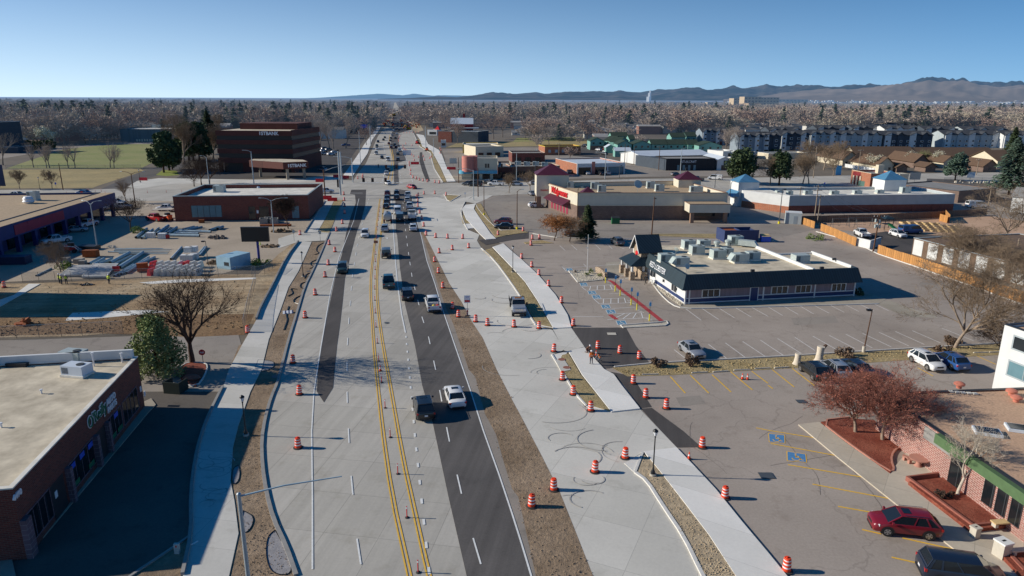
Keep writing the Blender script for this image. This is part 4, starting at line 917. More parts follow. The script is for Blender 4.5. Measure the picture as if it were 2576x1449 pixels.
pk('suv','blue',c3(1030,285),c3(945,238),'blue wagon parked beside the white SUV under the big bare tree',side=1)
pk('suv','white',('C',205,1192),('C',300,1188),'white SUV parked side-on at the pharmacy corner',side=-1)
pk('sedan','silver',('C',195,1075),('C',150,1050),'silver sedan parked by the street tree left of the pharmacy',side=1)
pk('suv','darkred',('B',2540,1360),('B',2420,1355),'dark red SUV beside the pharmacy lot entrance',side=1)
pk('sedan','black',('B',2560,1405),('B',2430,1405),'black sedan parked next to the dark red SUV',side=1)
pk('sedan','black',('H',690,125),('H',560,118),'black sedan in the shade of the three trees',side=1)
pk('suv','grey',('H',1050,215),('H',985,175),'grey SUV parked beside the restaurant tower',side=1)
pk('suv','grey',('B',2175,968),('B',2080,965),'blue-grey SUV waiting on the cross street by the pink tower',side=1)
pk('van','black',('B',2240,978),('B',2150,975),'black van waiting behind the blue-grey SUV',side=1)
pk('suv','black',('B',2340,955),('B',2285,950),'black SUV on the cross street ahead of the white pickup',side=1)
pk('pickup','white',('B',2440,970),('B',2370,968),'white pickup on the cross street by the pole base',side=1)
pk('suv','white',('C',20,970),('C',85,968),'white SUV on the cross street left of the pharmacy tower',side=-1)
pk('suv','white',('C',215,960),('C',275,958),'white SUV half hidden behind the street tree',side=-1)
pk('sedan','white',('C',800,865),('C',760,845),'white sedan in front of the tyre shop',side=-1)
pk('suv','black',('C',930,865),('C',890,855),'black SUV in front of the tyre shop bay',side=-1)
pk('suv','silver',('C',1000,865),('C',965,850),'silver SUV at the blue bay door',side=-1)
pk('suv','grey',('C',620,855),('C',580,830),'grey SUV by the brick end of the tyre shop',side=-1)
pk('sedan','grey',('C',1625,870),('C',1695,865),'grey sedan in front of the black craft shop',side=-1)
pk('pickup','darkgrey',('C',1890,925),('C',1790,915),'dark pickup on the cross street behind the pharmacy',side=1)
pk('van','white',('C',2085,912),('C',1995,908),'white cargo van on the cross street behind the pharmacy',side=1)
pk('suv','white',('C',255,638),('C',220,632),'white SUV beside the yellow-topped brick building',far=True,side=1)
for k,(x,y,c)in en([(720,575,'darkgrey'),(765,592,'white'),(850,590,'grey'),(858,618,'white'),(915,612,'darkred'),(932,637,'white'),(915,660,'black'),(600,465*1.0,'white')]):
 cn=dict(darkgrey='dark grey',darkred='dark red').get(c,c)
 pk('suv',c,('C',x+25,y),('C',x-25,y-5),[f'{cn} SUV farthest back in the green townhouse lane',f'{cn} SUV second from the back in the townhouse lane',f'{cn} SUV in the middle of the townhouse lane',f'{cn} SUV behind the red car in the townhouse lane',f'{cn} car between two white SUVs in the townhouse lane',f'{cn} SUV near the small green gable',f'{cn} SUV at the near end of the townhouse lane',f'{cn} van in the yard beyond the grass lot'][k],far=True,side=1)
pk('suv','white',('I',1225,105),('I',1305,130),'white SUV in the preschool lot by the playground',side=-1)
pk('van','blue',('I',1400,92),('I',1520,88),'blue van parked by the raised timber beds',side=-1)
pk('pickup','white',('I',930,130),('I',860,95),'white pickup behind the white enclosure',side=1)
pk('suv','white',('E',2000,1165),('E',2120,1180),'white SUV behind the brick store with the blue roofs',side=-1)
pk('van','white',('E',2060,1195),('E',2160,1195),'white van next to the SUV behind the brick store',side=-1)
pk('suv','black',('E',2015,1015),('E',2110,1015),'black SUV on the side street beyond the brick store',side=-1)
pk('pickup','white',('A',1060,1220),('A',1120,1200),'white pickup nearest the blue awning corner',side=-1)
pk('pickup','white',('A',1100,1165),('A',1180,1165),'white pickup behind the two front ones at the pipe yard',side=-1)
pk('pickup','white',('A',1170,1205),('A',1250,1205),'white crew pickup on the right of the three at the yard',side=-1)
pk('pickup','white',('A',850,1395),('A',985,1365),'white pickup in the shadow of the blue-fronted store',side=-1)
pk('pickup','white',('F',640,160),('F',450,190),'white pickup with open bed parked at the blue store',side=-1)
pk('sedan','silver',('F',720,75),('F',810,70),'silver car in the shade against the blue store',side=-1)
pk('suv','black',('A',925,1225),('A',985,1222),'black SUV behind the corner post of the blue store',side=-1)
pk('pickup','brightred',('A',1570,1330),('A',1490,1320),'bright red pickup beside the rusty machinery',side=1)
pk('pickup','white',('A',1720,1225),('A',1620,1225),'white pickup beside the brick building corner',side=1)
pk('pickup','pale',('A',1830,1235),('A',1740,1235),'beige pickup against the left end of the brick building',side=1)
pk('sedan','blue',('A',870,1060),('A',770,1058),'blue sedan on the cross street by the red signs',side=1)
pk('sedan','white',('A',190,1075),('A',80,1072),'white sedan at the far left of the cross street',side=1)
pk('pickup','white',('B',640,1050),('B',760,1045),'white pickup waiting on the cross street behind the brick building',side=-1)
pk('suv','silver',('B',690,822),('B',615,815),'silver SUV turning by the bank canopy',side=1)
pk('pickup','blue',('B',935,570),('B',870,570),'blue pickup alone in the shade beyond the bank lot',side=1)
for k,(x,y,c)in en([(700,600,'navy'),(690,625,'silver'),(740,612,'grey'),(690,655,'silver'),(765,660,'white'),(800,640,'white')]):
 pk('suv',c,('B',x-30,y+4),('B',x+30,y),['navy SUV farthest in the cluster of the bank lot','silver SUV at the left of the bank lot cluster','grey SUV at the back right of the bank lot cluster','silver SUV nearest the bank wall in the cluster','white SUV in the near row of the bank lot cluster','white SUV at the right end of the bank lot cluster'][k],far=True,side=-1)
pk('suv','white',('B',790,443),('B',815,441),'white car alone on the lot of the box shop',far=True,side=-1)
def cab_truck(name,lbl_,p,ang,bd,cat='truck',gp_='vehicles on the main road',colour='white',z=.03):
 t=thg(name,lbl_,cat,(p.x,p.y,z),ang,gp_)
 b=N_('paint_car_'+colour)
 b.loft([[(x,-w_,.5),(x,-w_,z1-.1),(x,-w_+.1,z1),(x,w_-.1,z1),(x,w_,z1-.1),(x,w_,.5)]for x,w_,z1 in((3.3,.8,1.25),(3.2,.98,1.45),(2.2,1.02,1.62),(2.1,1.02,1.65))])
 b.loft([[(x,-1.02,.5),(x,-1.02,1.5),(x,-.95,1.6),(x,.95,1.6),(x,1.02,1.5),(x,1.02,.5)]for x in(2.1,.3)])
 b.bd('body',t,40)
 c=N_('gdk');c.hexa([(.35,-.98,1.55),(2.1,-.98,1.55),(2.1,.98,1.55),(.35,.98,1.55)],[(.4,-.85,2.2),(1.5,-.85,2.2),(1.5,.85,2.2),(.4,.85,2.2)]);c.bd('windows',t)
 c=N_('paint_car_'+colour);c.box(.35,1.6,-.88,.88,2.2,2.28);c.poly([(1.2,-.99,1.55),(1.3,-.99,1.55),(1.1,-.865,2.2),(1.0,-.865,2.2)]);c.poly([(1.2,.99,1.55),(1.3,.99,1.55),(1.1,.865,2.2),(1.0,.865,2.2)]);c.bd('roof',t)
 g=N_('chrome');g.box(3.28,3.33,-.6,.6,.95,1.3);g.bd('grille',t)
 g=N_('tbk');g.box(3.25,3.45,-1.0,1.0,.5,.78);g.box(-3.4,2.9,-.4,.4,.5,.75);g.bd('chassis',t)
 for s_ in(-1,1):
  h=N_('lcl');h.box(3.2,3.32,min(s_*.62,s_*.95),max(s_*.62,s_*.95),.95,1.25);h.bd('headlight',t)
  mm=N_('tbk');mm.box(1.9,2.0,min(s_*1.05,s_*1.35),max(s_*1.05,s_*1.35),1.5,1.9);mm.bd('wing_mirror',t)
  for x in(2.5,-2.2):
   w_=N_('tyr');w_.tu_((x,s_*1.06,.45),(x,s_*.7,.45),.45,.45,18);wo=w_.bd('wheel',t,40)
   w2=N_('rim_silver');w2 .tu_((x,s_*1.07,.45),(x,s_*1.03,.45),.24,.24,12);w2 .bd('rim',wo)
 bd(t);return t
def tank(t):
 b=N_(mat('tank_steel',(.42,.43,.44),.35,.1,metal=.7))
 for z0 in(0,):b.loft([[(x,mc_(a)*r_*1.1,1.75+ms_(a)*r_)for a in[2*PI*k/18 for k in range(18)]]for x,r_ in((-3.5,.55),(-3.42,.9),(-3.2,.98),(-.1,.98),(.1,.9),(.15,.5))])
 b.bd('tank',t,50)
 c=N_('tbk');c.lt_([(.25,2.7),(.25,2.85),(.05,2.87)],10,(-1.6,0,0));c.bd('hatch',t)
 for s_ in(-1,1):d=N_('lrd');d.box(-3.6,-3.5,min(s_*.6,s_*.9),max(s_*.6,s_*.9),.7,.9);d.bd('tail_light',t)
def service(t):
 b=N_('paint_car_white');b.box(-3.4,.2,-1.1,-.6,.75,1.75);b.box(-3.4,.2,.6,1.1,.75,1.75);b.box(-3.3,.2,-.6,.6,.75,1.0);b.box(-3.45,-3.35,-1.08,1.08,.75,1.6);b.bd('utility_body',t)
 c=N_('grey_steel')
 for x in(-3.2,-1.5,.1):
  for y in(-1.05,1.05):c.tu_((x,y,1.7),(x,y,2.5),.04,n=5)
  c.tu_((x,-1.05,2.5),(x,1.05,2.5),.04,n=5)
 for y in(-1.05,1.05):c.tu_((-3.3,y,2.5),(.2,y,2.5),.04,n=5)
 c.bd('ladder_rack',t)
 for s_ in(-1,1):d=N_('lrd');d.box(-3.5,-3.45,min(s_*.8,s_*1.0),max(s_*.8,s_*1.0),.9,1.2);d.bd('tail_light',t)
def flatbed(t):
 b=N_('tbk');b.box(-3.6,.2,-1.1,1.1,.8,.95);b.box(.1,.25,-1.0,1.0,.95,2.3)
 for x in[-3.6+.62*k for k in range(7)]:
  for y in(-1.08,1.08):b.tu_((x,y,.95),(x,y,1.5),.03,n=4)
 for y in(-1.08,1.08):b.tu_((-3.6,y,1.5),(.2,y,1.5),.03,n=4)
 b.bd('flat_bed',t)
 c=N_(mat('rust_orange','#a5502a',.7));c.box(-1.4,-.3,-.8,.8,.95,1.5);c.mat('grey_steel');c.box(-3.2,-1.7,-.6,.7,.95,1.25);c.bd('equipment',t)
 h=N_(mat('beacon_amber','#c8781e',.4));h.box(.8,1.0,-.5,.5,2.28,2.38);h.bd('beacon',t)
p=K('B',1325,1350);a=rdir(p.y)
cab_truck('tank_truck','silver tank truck with white cab in the left queue',p+V3((mc_(a),ms_(a),0))*3.5,a,tank)
p=K('B',1575,1322);a=rdir(p.y)
cab_truck('service_truck','white service truck with ladder rack in the right queue',p+V3((mc_(a),ms_(a),0))*3.5,a,service)
p=K('H',75,932);q=at(1292,745);a=math.atan2(q.y-p.y,q.x-p.x)
cab_truck('flatbed_truck','silver flatbed work truck with load parked facing the camera on new concrete',p+V3((mc_(a),ms_(a),0))*3.4,a+PI,flatbed,gp_='parked vehicles',colour='silver',z=.04)
p=K('B',1228,788);a=rdir(p.y)+PI
t=thg('motorcycle','dark motorcycle ridden towards the crossing in the shadow of the bank','motorcycle',(p.x,p.y+1,.03),a)
for x in(-.7,.7):
 c=N_('tyr');c.tu_((x,-.07,.32),(x,.07,.32),.32,.32,16);c.bd('wheel',t,40)
c=N_('paint_car_black');c.loft([[(x,-w_,z-.12),(x,-w_,z+.08),(x,0,z+.16),(x,w_,z+.08),(x,w_,z-.12)]for x,w_,z in((-.8,.08,.75),(-.3,.16,.72),(.1,.18,.85),(.4,.14,.85))]);c.mat('grey_steel');c.box(-.3,.35,-.16,.16,.3,.68);c.tu_((.7,0,.32),(.4,0,.95),.05,n=6);c.bd('body',t,40)
c=N_('chrome');c.tu_((.38,-.38,1.02),(.38,.38,1.02),.02,n=5);c.bd('handlebar',t)
c=N_('lcl');c.tu_((.5,0,.88),(.56,0,.88),.1,.1,10);c.bd('headlight',t)
# trees and shrubs
mat('bdk','#4a382e',.95,.25,4)
mat('bgy','#8a7a6a',.95,.25,4)
mat('bark_pale','#b3a898',.95,.2,4)
mat('tdk','#4b3a30',.95,.2,2)
mat('tgy','#85735f',.95,.2,2)
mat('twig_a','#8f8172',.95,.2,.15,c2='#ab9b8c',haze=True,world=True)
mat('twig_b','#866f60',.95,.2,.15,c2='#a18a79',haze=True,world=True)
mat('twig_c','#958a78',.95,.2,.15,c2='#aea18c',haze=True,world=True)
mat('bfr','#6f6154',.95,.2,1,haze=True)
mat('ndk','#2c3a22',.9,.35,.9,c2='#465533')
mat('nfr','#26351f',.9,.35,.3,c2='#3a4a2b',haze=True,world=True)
mat('nol','#57643a',.9,.35,.8,c2='#848d58')
mat('needle_blue','#3f5245',.9,.3,.8,c2='#566a58')
mat('leaf_red','#94503f',.9,.3,1.2,c2='#aa6a56')
mat('twig_red','#85574a',.95,.2,2)
mat('lrs','#8a5a35',.9,.3,1.2,c2='#a5713f')
mat('blossom','#c9c8ab',.9,.2,1,c2='#d8d6c0')
mat('leaf_green','#4a5f25',.9,.3,2,c2='#6b7f35')
mat('twig_brush','#6e5a48',.95,.3,2)
def grow(rng,h,levels=5,spread=.55,r0=None,kids=(3,4),trunk=.25,up=.25,droop=0.,shrink=.68,base_n=5,sidep=.75):
 segs=[]
 r0=r0 or h*.022
 def rec(p,d,ln,r,lv):
  n=3 if lv<3 else 2
  q=p;dd=d
  for i in range(n):
   dd=(dd+V3((rng.uniform(-1,1),rng.uniform(-1,1),rng.uniform(-.6,.8)))*.14*(1+.3*lv)+V3((0,0,up*.12-droop*lv*.04))).normalized()
   q2=q+dd*ln/n
   ra=r*(1-.35*i/n);rb=r*(1-.35*(i+1)/n)
   segs.append((q,q2,ra,rb,lv));q=q2
   if lv<levels and lv>=1 and rng.random()<sidep:
    side(q,dd,ln*shrink*rng.uniform(.6,.95),rb*.62,lv+1)
  if lv<levels:
   k=base_n if lv==0 else rng.randint(*kids)
   a0=rng.uniform(0,6.28)
   for i in range(k):
    side(q,dd,ln*(shrink if lv else 1.05*(1-trunk)/trunk*.36)*rng.uniform(.8,1.15),r*.6 if lv else r*.55,lv+1,a0+i*2*PI/k)
 def side(q,dd,ln,r,lv,a=None):
  a=rng.uniform(0,6.28)if a is None else a
  u=dd.orthogonal().normalized();v=dd.cross(u)
  s=spread*rng.uniform(.7,1.25)
  d2=(dd*mc_(s)+(u*mc_(a)+v*ms_(a))*ms_(s)).normalized()
  rec(q,d2,ln,max(r,.004*h/8),lv)
 rec(V3((0,0,0)),V3((rng.uniform(-.05,.05),rng.uniform(-.05,.05),1)).normalized(),h*trunk,r0,0)
 return segs
def seg_mb(b,segs,thick=1.,ribbon_from=3):
 for p,q,a,c,lv in segs:
  if lv>=ribbon_from:
   d=(q-p).normalized();n=d.orthogonal().normalized()*max(a,.01)*1.1*thick;m_=d.cross(n)
   b.poly([p-n,p+n,q+n*.5]);b.poly([p-m_,p+m_,q+m_*.5])
  else:b.tu_(p,q,a,c,6 if lv<2 else 4,caps=False)
 return b
def btr(name,lbl_,p,h,seed,barkm='bdk',twigm='tdk',crown='crown',leaves=None,z=0.,gp_=None,width=1.,**kw):
 rng=random.Random(seed);segs=grow(rng,h,**kw)
 top=max(s[1].z for s in segs);k=h/top
 segs=[(V3((a.x*k*width,a.y*k*width,a.z*k)),V3((b_.x*k*width,b_.y*k*width,b_.z*k)),ra*k,rb*k,lv)for a,b_,ra,rb,lv in segs]
 t=thg(name,lbl_,'tree',(p.x,p.y,z),0,gp_)
 b=N_(barkm);seg_mb(b,[s for s in segs if s[4]<=1]);b.bd('trunk',t,60)
 c=N_(twigm);seg_mb(c,[s for s in segs if s[4]>1])
 if leaves:
  lm,n,size,minlv=leaves;c.mat(lm);ends=[s for s in segs if s[4]>=minlv]
  for _ in range(n):
   s=rng.choice(ends);q=s[0].lerp(s[1],rng.random())+V3([rng.gauss(0,size*1.6)for _ in range(3)])
   u=V3([rng.gauss(0,1)for _ in range(3)]).normalized();v=u.orthogonal().normalized()
   c.poly([q-u*size,q+v*size*.8,q+u*size,q-v*size*.8])
 c.bd(crown,t);return t
def conifer_mesh(seed,h,r,m_='nfr',n=900,tip=.25,size=.45,top_shape=1.0,gap=.25):
 rng=random.Random(seed);b=N_(m_)
 whorls=14;lobes=[(rng.uniform(0,6.28),rng.uniform(.75,1.15))for _ in range(whorls)]
 for i in range(n):
  u=rng.random()**.8;zf=.1+.9*(1-u)
  w_=int(zf*whorls)%whorls
  a=rng.uniform(0,6.28);rr=r*((1-zf)**.75*top_shape+.02)*(.78+.3*ms_(a*3+lobes[w_][0]))*lobes[w_][1]
  d=rng.uniform(.35,1.02);x,y=mc_(a)*rr*d,ms_(a)*rr*d
  z=h*zf-rr*.18*d+rng.uniform(-.25,.25)
  o=V3((mc_(a),ms_(a),rng.uniform(-.5,.25))).normalized();s=size*rng.uniform(.6,1.3)
  t_=V3((-ms_(a),mc_(a),rng.uniform(-.3,.3)))
  q=V3((x,y,z));b.poly([q-o*s*.6,q+t_*s*.45,q+o*s,q-t_*s*.45])
  if i%2:b.poly([q-o*s*.5+V3((0,0,s*.3)),q+t_*s*.3-V3((0,0,s*.2)),q+o*s*.8])
 return b
def cnf(name,lbl_,p,h,r,seed,m_='ndk',n=2600,size=.45,gp_=None,trunkm='bdk',bare=.1,shape=1.,z=0.):
 t=thg(name,lbl_,'tree',(p.x,p.y,z),0,gp_)
 b=N_(trunkm);b.tu_((0,0,0),(0,0,h*.95),h*.022,h*.004,8,False)
 rng=random.Random(seed)
 for i in range(26):
  zz=h*rng.uniform(.12,.85);a=rng.uniform(0,6.28);rr=r*(1-zz/h)**.75*.8;b.tu_((0,0,zz),(mc_(a)*rr,ms_(a)*rr,zz-rr*.1),h*.006,h*.002,4,False)
 b.bd('trunk',t)
 c=conifer_mesh(seed,h,r,m_,n,size=size,top_shape=shape);o=c.bd('crown',t);o.location.z=h*bare*.6
 return t
def ctr(name,lbl_,p,h,r,seed,m_,n=3000,size=.3,gp_=None,barkm='bdk',clumps=26,z=0.,flat=1.,lift=.3,cat='tree',cone=0.):
 rng=random.Random(seed);t=thg(name,lbl_,cat,(p.x,p.y,z),0,gp_)
 b=N_(barkm);cs=[]
 for i in range(clumps):
  a=rng.uniform(0,6.28);zf=rng.uniform(lift,.95);rr=r*math.sqrt(max(0,1-((zf-.45)/.62)**2))*rng.uniform(.35,.95)*(1-cone*max(0,zf-.3))
  cs.append((V3((mc_(a)*rr,ms_(a)*rr,h*zf*flat)),r*rng.uniform(.2,.38)))
 b.tu_((0,0,0),(0,0,h*.6),h*.03,h*.012,7,False)
 for c_,s in cs:b.tu_((0,0,min(c_.z*.6,h*.5)),c_,h*.01,h*.003,4,False)
 b.bd('trunk' if cat=='tree' else 'stems',t)
 c=N_(m_)
 for i in range(n):
  c_,s=rng.choice(cs);v=V3([rng.gauss(0,1)for _ in range(3)]).normalized()
  q=c_+v*s*rng.uniform(.6,1.08);q.z=max(q.z,.05)
  u=(v+V3([rng.gauss(0,.8)for _ in range(3)])).normalized();w_=u.orthogonal().normalized();k=size*rng.uniform(.6,1.3)
  c.poly([q-u*k,q+w_*k*.7,q+u*k,q-w_*k*.7])
 c.bd('crown' if cat=='tree' else 'foliage',t);return t
bt=lambda*a,**k:btr('bare_tree',*a,**k)
bt('large dark bare tree standing by the do-not-enter sign, its crown against the dirt field',at(484,912),13.4,12,levels=6,spread=.44,kids=(2,3),trunk=.24,up=.36,shrink=.76,base_n=6,width=1.15,r0=.44,sidep=.62)
bt('large grey-brown bare tree on the strip behind the blue wagon',at(2403,875),15.2,27,'bgy','tgy',levels=7,spread=.48,kids=(2,3),trunk=.2,up=.3,shrink=.72,base_n=6,width=1.25,r0=.36)
bt('pale young bare tree with white trunk in the raised mulch bed',at(2407,1255),7.4,5,'bark_pale','bark_pale',levels=6,spread=.5,kids=(2,3),trunk=.3,r0=.19,base_n=4)
for i,(q,h_,sd,lb)in en([(c3(495,632),6.0,31,'left one of the two reddish trees in the mulch bed'),(c3(648,676),7.4,32,'right and larger of the two reddish trees in the mulch bed')]):
 btr('crabapple_tree',lb,at(*q,.16),h_*1.08,sd,'bgy','twig_red',leaves=('leaf_red',3600,.05,3),levels=6,spread=.62,kids=(3,3),trunk=.2,shrink=.7,r0=.2,base_n=6,width=1.25,z=.16)
ctr('juniper_tree','shaggy olive green evergreen at the corner of the auto parts store',at(398,945),7.2,2.9,4,'nol',11000,.12,clumps=80,cone=.75,lift=.08)
bt('bare tree with spreading crown in the pipe yard, left of the brick building',K('A',1320,1420),9.0,41,levels=6,spread=.6,kids=(3,3),trunk=.25,width=1.2)
bt('small bare tree behind the spreading yard tree',K('A',1270,1140),8.0,42,'bgy','tgy',levels=5,kids=(3,3))
bt('dark bare tree leaning at the front of the brick building',K('B',325,1400),8.8,43,levels=7,spread=.5,kids=(3,3),trunk=.28,width=.95)
bt('bare tree tangled in vines at the shadowed yard fence',K('F',610,470),6.5,44,'bgy','tgy',levels=6,spread=.6,kids=(3,3),width=1.1)
for i,(x,y,h_)in en([(1955,975,9),(2030,965,10.5),(2110,955,9.5)]):
 bt(['bare dark tree, left one of three behind the flat brick building','bare dark tree in the middle of three behind the brick building','bare dark tree, right one of three by the office tower'][i],K('A',x,y),h_*1.15,50+i,levels=6,spread=.6,kids=(3,3),trunk=.22,width=1.15)
for i,(x,y)in en([(200,1005),(525,1000)]):bt(['small bare street tree left of the lamp by the dry field','small bare street tree right of the lamp by the dry field'][i],K('A',x,y),7,55+i,'bgy','tgy',levels=6,kids=(3,3),spread=.45)
bt('small bare street tree left of the pharmacy',K('C',185,1030),8,60,'bgy','tgy',levels=6,kids=(3,3),width=1.1)
bt('bare street tree on the corner by the cross street',K('B',2545,1040),7.5,61,'bgy','tgy',levels=6,kids=(3,3))
btr('larch_tree','rust-brown tree, left of three before the pharmacy wall',K('C',425,1520),6.6,62,'bdk','lrs',leaves=('lrs',3800,.10,2),levels=6,spread=.75,kids=(3,3),trunk=.35,up=.0,width=1.15)
btr('larch_tree','thin brown tree, middle of three before the pharmacy wall',K('C',580,1530),6.4,63,'bdk','tgy',leaves=('lrs',900,.08,3),levels=6,spread=.7,kids=(3,3),trunk=.3,width=1.1)
cnf('pine_tree','dark green pine, right of three before the pharmacy wall',K('C',755,1520),7.6,2.9,64,'ndk',2600,.5)
for i,(x,y,h_,r_)in en([(1650,835,16,6),(1705,815,16.5,5.5),(1735,805,13,4.5)]):ctr('pine_tree',['pine at the left of the clump by the side road','tallest pine in the clump by the side road','pine at the right of the clump by the side road'][i],K('A',x,y),h_,r_,70+i,'ndk',3600,.55,clumps=46,cone=.6,lift=.22)
for i,(x,y)in en([(1905,690),(1950,700),(2010,690)]):ctr('pine_tree',['pine left in the row beside the office tower','pine in the middle of the row beside the office tower','pine right in the row beside the office tower'][i],K('A',x,y+20),18,6.5,75+i,'ndk',3200,.65,clumps=42,cone=.6,lift=.22)
cnf('pine_tree','tall pine close against the left side of the office tower',K('A',2120,650),22,7.5,79,'ndk',2600,1.0,bare=.15,shape=1.2)
for i,(x,y,h_)in en([(1850,750,22),(1780,650,24),(2150,700,20),(2200,560,22)]):bt(['pale bare tree between the two pine groups','broad pale bare tree behind the pines','bare tree next to the office tower','bare tree behind the office tower corner'][i],K('A',x,y),h_,80+i,'bgy','tgy',levels=6,kids=(3,3),spread=.42)
ctr('pine_tree','rounded dark pine behind the blue-roofed corner',K('C',2290,950),13,6.0,90,'ndk',6000,.42,clumps=60,cone=.45)
ctr('pine_tree','dark pine between bare trees on the corner of the brick store',K('E',110,960),12,4.8,91,'ndk',4600,.4,clumps=50,cone=.5)
ctr('pine_tree','olive conifer beside the preschool road',K('E',1880,920),10.5,4.4,92,'needle_blue',4200,.4,clumps=46,cone=.5)
cnf('spruce_tree','large blue-green spruce at the right end of the preschool road',K('E',2420,1060),18,7.5,93,'needle_blue',4200,.8,shape=1.15)
cnf('pine_tree','green pine rising behind the large spruce',K('E',2440,700),16,5,94,'ndk',2400,.9,shape=1.2)
for i,(x,y,h_)in en([(20,960,12),(350,950,12),(410,950,12.5),(655,870,9),(560,810,13),(700,780,13),(450,800,14),(2480,820,13)]):
 bt(['reddish bare tree at the far edge of the store corner','bare street tree left of the wooden poles','bare street tree right beside its twin near the poles','bare tree in the verge by the tilted sign','bare tree before the brown-roofed school, nearest the poles','bare tree before the white gable','bare tree behind the wooden pole','bare tree right of the olive conifer'][i],K('E',x,y),h_,100+i,'bgy','tgy',levels=6,kids=(3,3),spread=.5)
bt('bare grey tree overhanging the preschool lot at the right edge',K('I',2380,150),14,110,'bgy','tgy',levels=7,spread=.6,kids=(2,3),width=1.2,trunk=.15)
bt('thin bare tree over the white walls right of the fence',K('I',1900,420),9,111,'bgy','tgy',levels=7,spread=.6,kids=(3,3),width=1.6,trunk=.15)
bt('bare brush tree at the right edge beyond the fence',K('I',2480,640),8.5,112,'bgy','tgy',levels=7,spread=.65,kids=(3,3),width=1.5,trunk=.12)
bt('bare bushy tree beside the white building',K('I',2330,1250),4.6,113,'bdk','tdk',levels=6,spread=.7,kids=(3,3),width=1.5,trunk=.1)
for i,(x,y)in en([(1010,800),(1080,820),(1440,770),(1690,770),(1540,760)]):btr('blossoming_tree',['white-blossomed tree left before the school gable','white-blossomed tree beside the first school gable','white-blossomed tree in the middle of the school front','white-blossomed tree right before the school','green-budding tree at the school front'][i],K('E',x,y),8,120+i,'bgy','tgy',leaves=('blossom' if i<4 else 'nol',900,.16,3),levels=5,kids=(3,3))
for i,(x,y)in en([(150,560),(200,545),(295,550),(350,545),(445,560),(530,560),(160,600)]):btr('blossoming_tree',['pale blossoming tree, first from the left behind the long roof','pale blossoming tree, second from the left behind the long roof','pale blossoming tree, third from the left behind the long roof','pale blossoming tree, fourth from the left behind the long roof','largest pale blossoming tree behind the long roof','pale blossoming tree at the right end of the long roof','pale blossoming tree before the long roof'][i],K('A',x,y),[12,12,10,10,13,11,10][i],130+i,'bfr','twig_c',leaves=('blossom',700,.4,2),levels=4,kids=(3,3))
for i,(x,y,h_)in en([(340,785,12),(500,790,13),(470,790,11),(690,790,11),(755,790,12),(1110,785,12),(1150,790,10),(30,760,16)]):bt(['thin bare sapling left on the line between the fields','tallest thin sapling left of the middle on the field line','thin sapling next to the tallest on the field line','thin leaning sapling on the field line','bare sapling with forked top on the field line','bare sapling towards the right of the field line','last small sapling at the right of the field line','broad bare tree at the left edge of the green field'][i],K('A',x,y),h_,140+i,'bfr','twig_a',levels=5,kids=(2,3),spread=.35)
for i,(x,y,h_)in en([(740,590,21),(905,590,24),(780,600,19),(650,590,18),(640,470,20)]):bt(['tall bare tree at the bank car park, left of the tallest','tallest pale bare tree behind the bank car park','bare tree in the bank car park island','bare tree beside the bank tower wall','bare tree behind the bank tower'][i],K('B',x,y),h_,150+i,'bfr','twig_a',levels=5,kids=(3,3),spread=.35)
for i,(x,y,h_)in en([(1940,520,24),(2030,545,15),(1770,330,25),(2390,500,22),(2480,480,20),(1110,560,14),(1390,260,14)]):bt(['large bare tree overhanging the red barn shop','pale brushy tree before the dark shop','dark bare tree left of the red barn','bare tree right of the red barn','second bare tree right of the red barn','green-budding street tree by the blue sign','bare tree beside the distant roadworks'][i],K('B',x,y),h_,160+i,'bfr','twig_b',levels=6,kids=(3,3),spread=.55)
for i,(x,y,h_)in en([(370,570,15),(130,490,17),(630,440,20),(2150,640,17),(2230,620,16)]):bt(['bare tree beside the yellow-topped brick building','golden-brown willow by the white sheds','bare tree with broad crown beyond the grass lot','pale bare tree before the grey townhouses','second pale bare tree before the grey townhouses'][i],K('C',x,y),h_,170+i,'bfr','twig_b' if i==1 else 'twig_a',levels=6,kids=(3,3),spread=.5)
def shb_(name,lbl_,p,h,r,seed,m_='twig_brush',z=0.,n=700,size=.12):return ctr(name,lbl_,p,h,r,seed,m_,n,size,z=z,lift=.05,clumps=12,cat='shrub')
shb_('bush','brown dormant bush left on the strip above the yellow stalls',K('H',1475,1420),1.0,.9,201,z=.03)
shb_('bush','brown dormant bush below the parked silver sedan',K('H',1800,1410),1.3,1.1,202,z=.03)
shb_('bush','low brown bush left of the leaning lot light',K('I',770,1320),.9,1.3,203,z=.03)
shb_('bush','green spreading shrub at the corner of the wooden fence',K('I',475,140),.9,2.2,204,'leaf_green')
shb_('bush','dark shrub at the east end of the restaurant wall',K('I',910,700),1.2,.8,205,'ndk')
shb_('bush','green-yellow broom shrub in the raised mulch bed',at(*c3(1150,965),.4),.9,1.0,206,'leaf_green',.4)
for i,(x,y)in en([(965,995),(990,1005),(1035,998)]):shb_('bush',['dark round shrub at the left in the raised bed','dark round shrub in the middle of the raised bed','dark round shrub beside the white trunk'][i],at(*c3(x,y),.4),.5,.35,207+i,'tdk',.4,300,.06)
shb_('bush','green juniper bush at the foot of the black billboard',K('G',60,400),1.0,2.0,211,'leaf_green')
shb_('bush','green shrub at the foot of the yard tree',K('A',1400,1440),1.2,1.8,212,'leaf_green')
shb_('bush','green shrub by the yard fence in shadow',K('F',650,440),1.2,2.0,213,'leaf_green')
for i,(x,y)in en([(795,490),(880,520),(800,470),(760,510)]):shb_('bush',['yellow-green grass tuft by the flagpole','yellow-green tuft beside the stone sign','tuft behind the flagpole','tuft left in the gravel island'][i],K('H',x,y),.55,.5,214+i,'nol',.12,200,.07)
for i,(x,y)in en([(1560,1290),(1640,1190)]):shb_('bush',['brown bush at the far end of the strip by the stalls','brown brush at the foot of the large bare tree'][i],K('I',x+200,y),.8,1.2,220+i,z=.03)
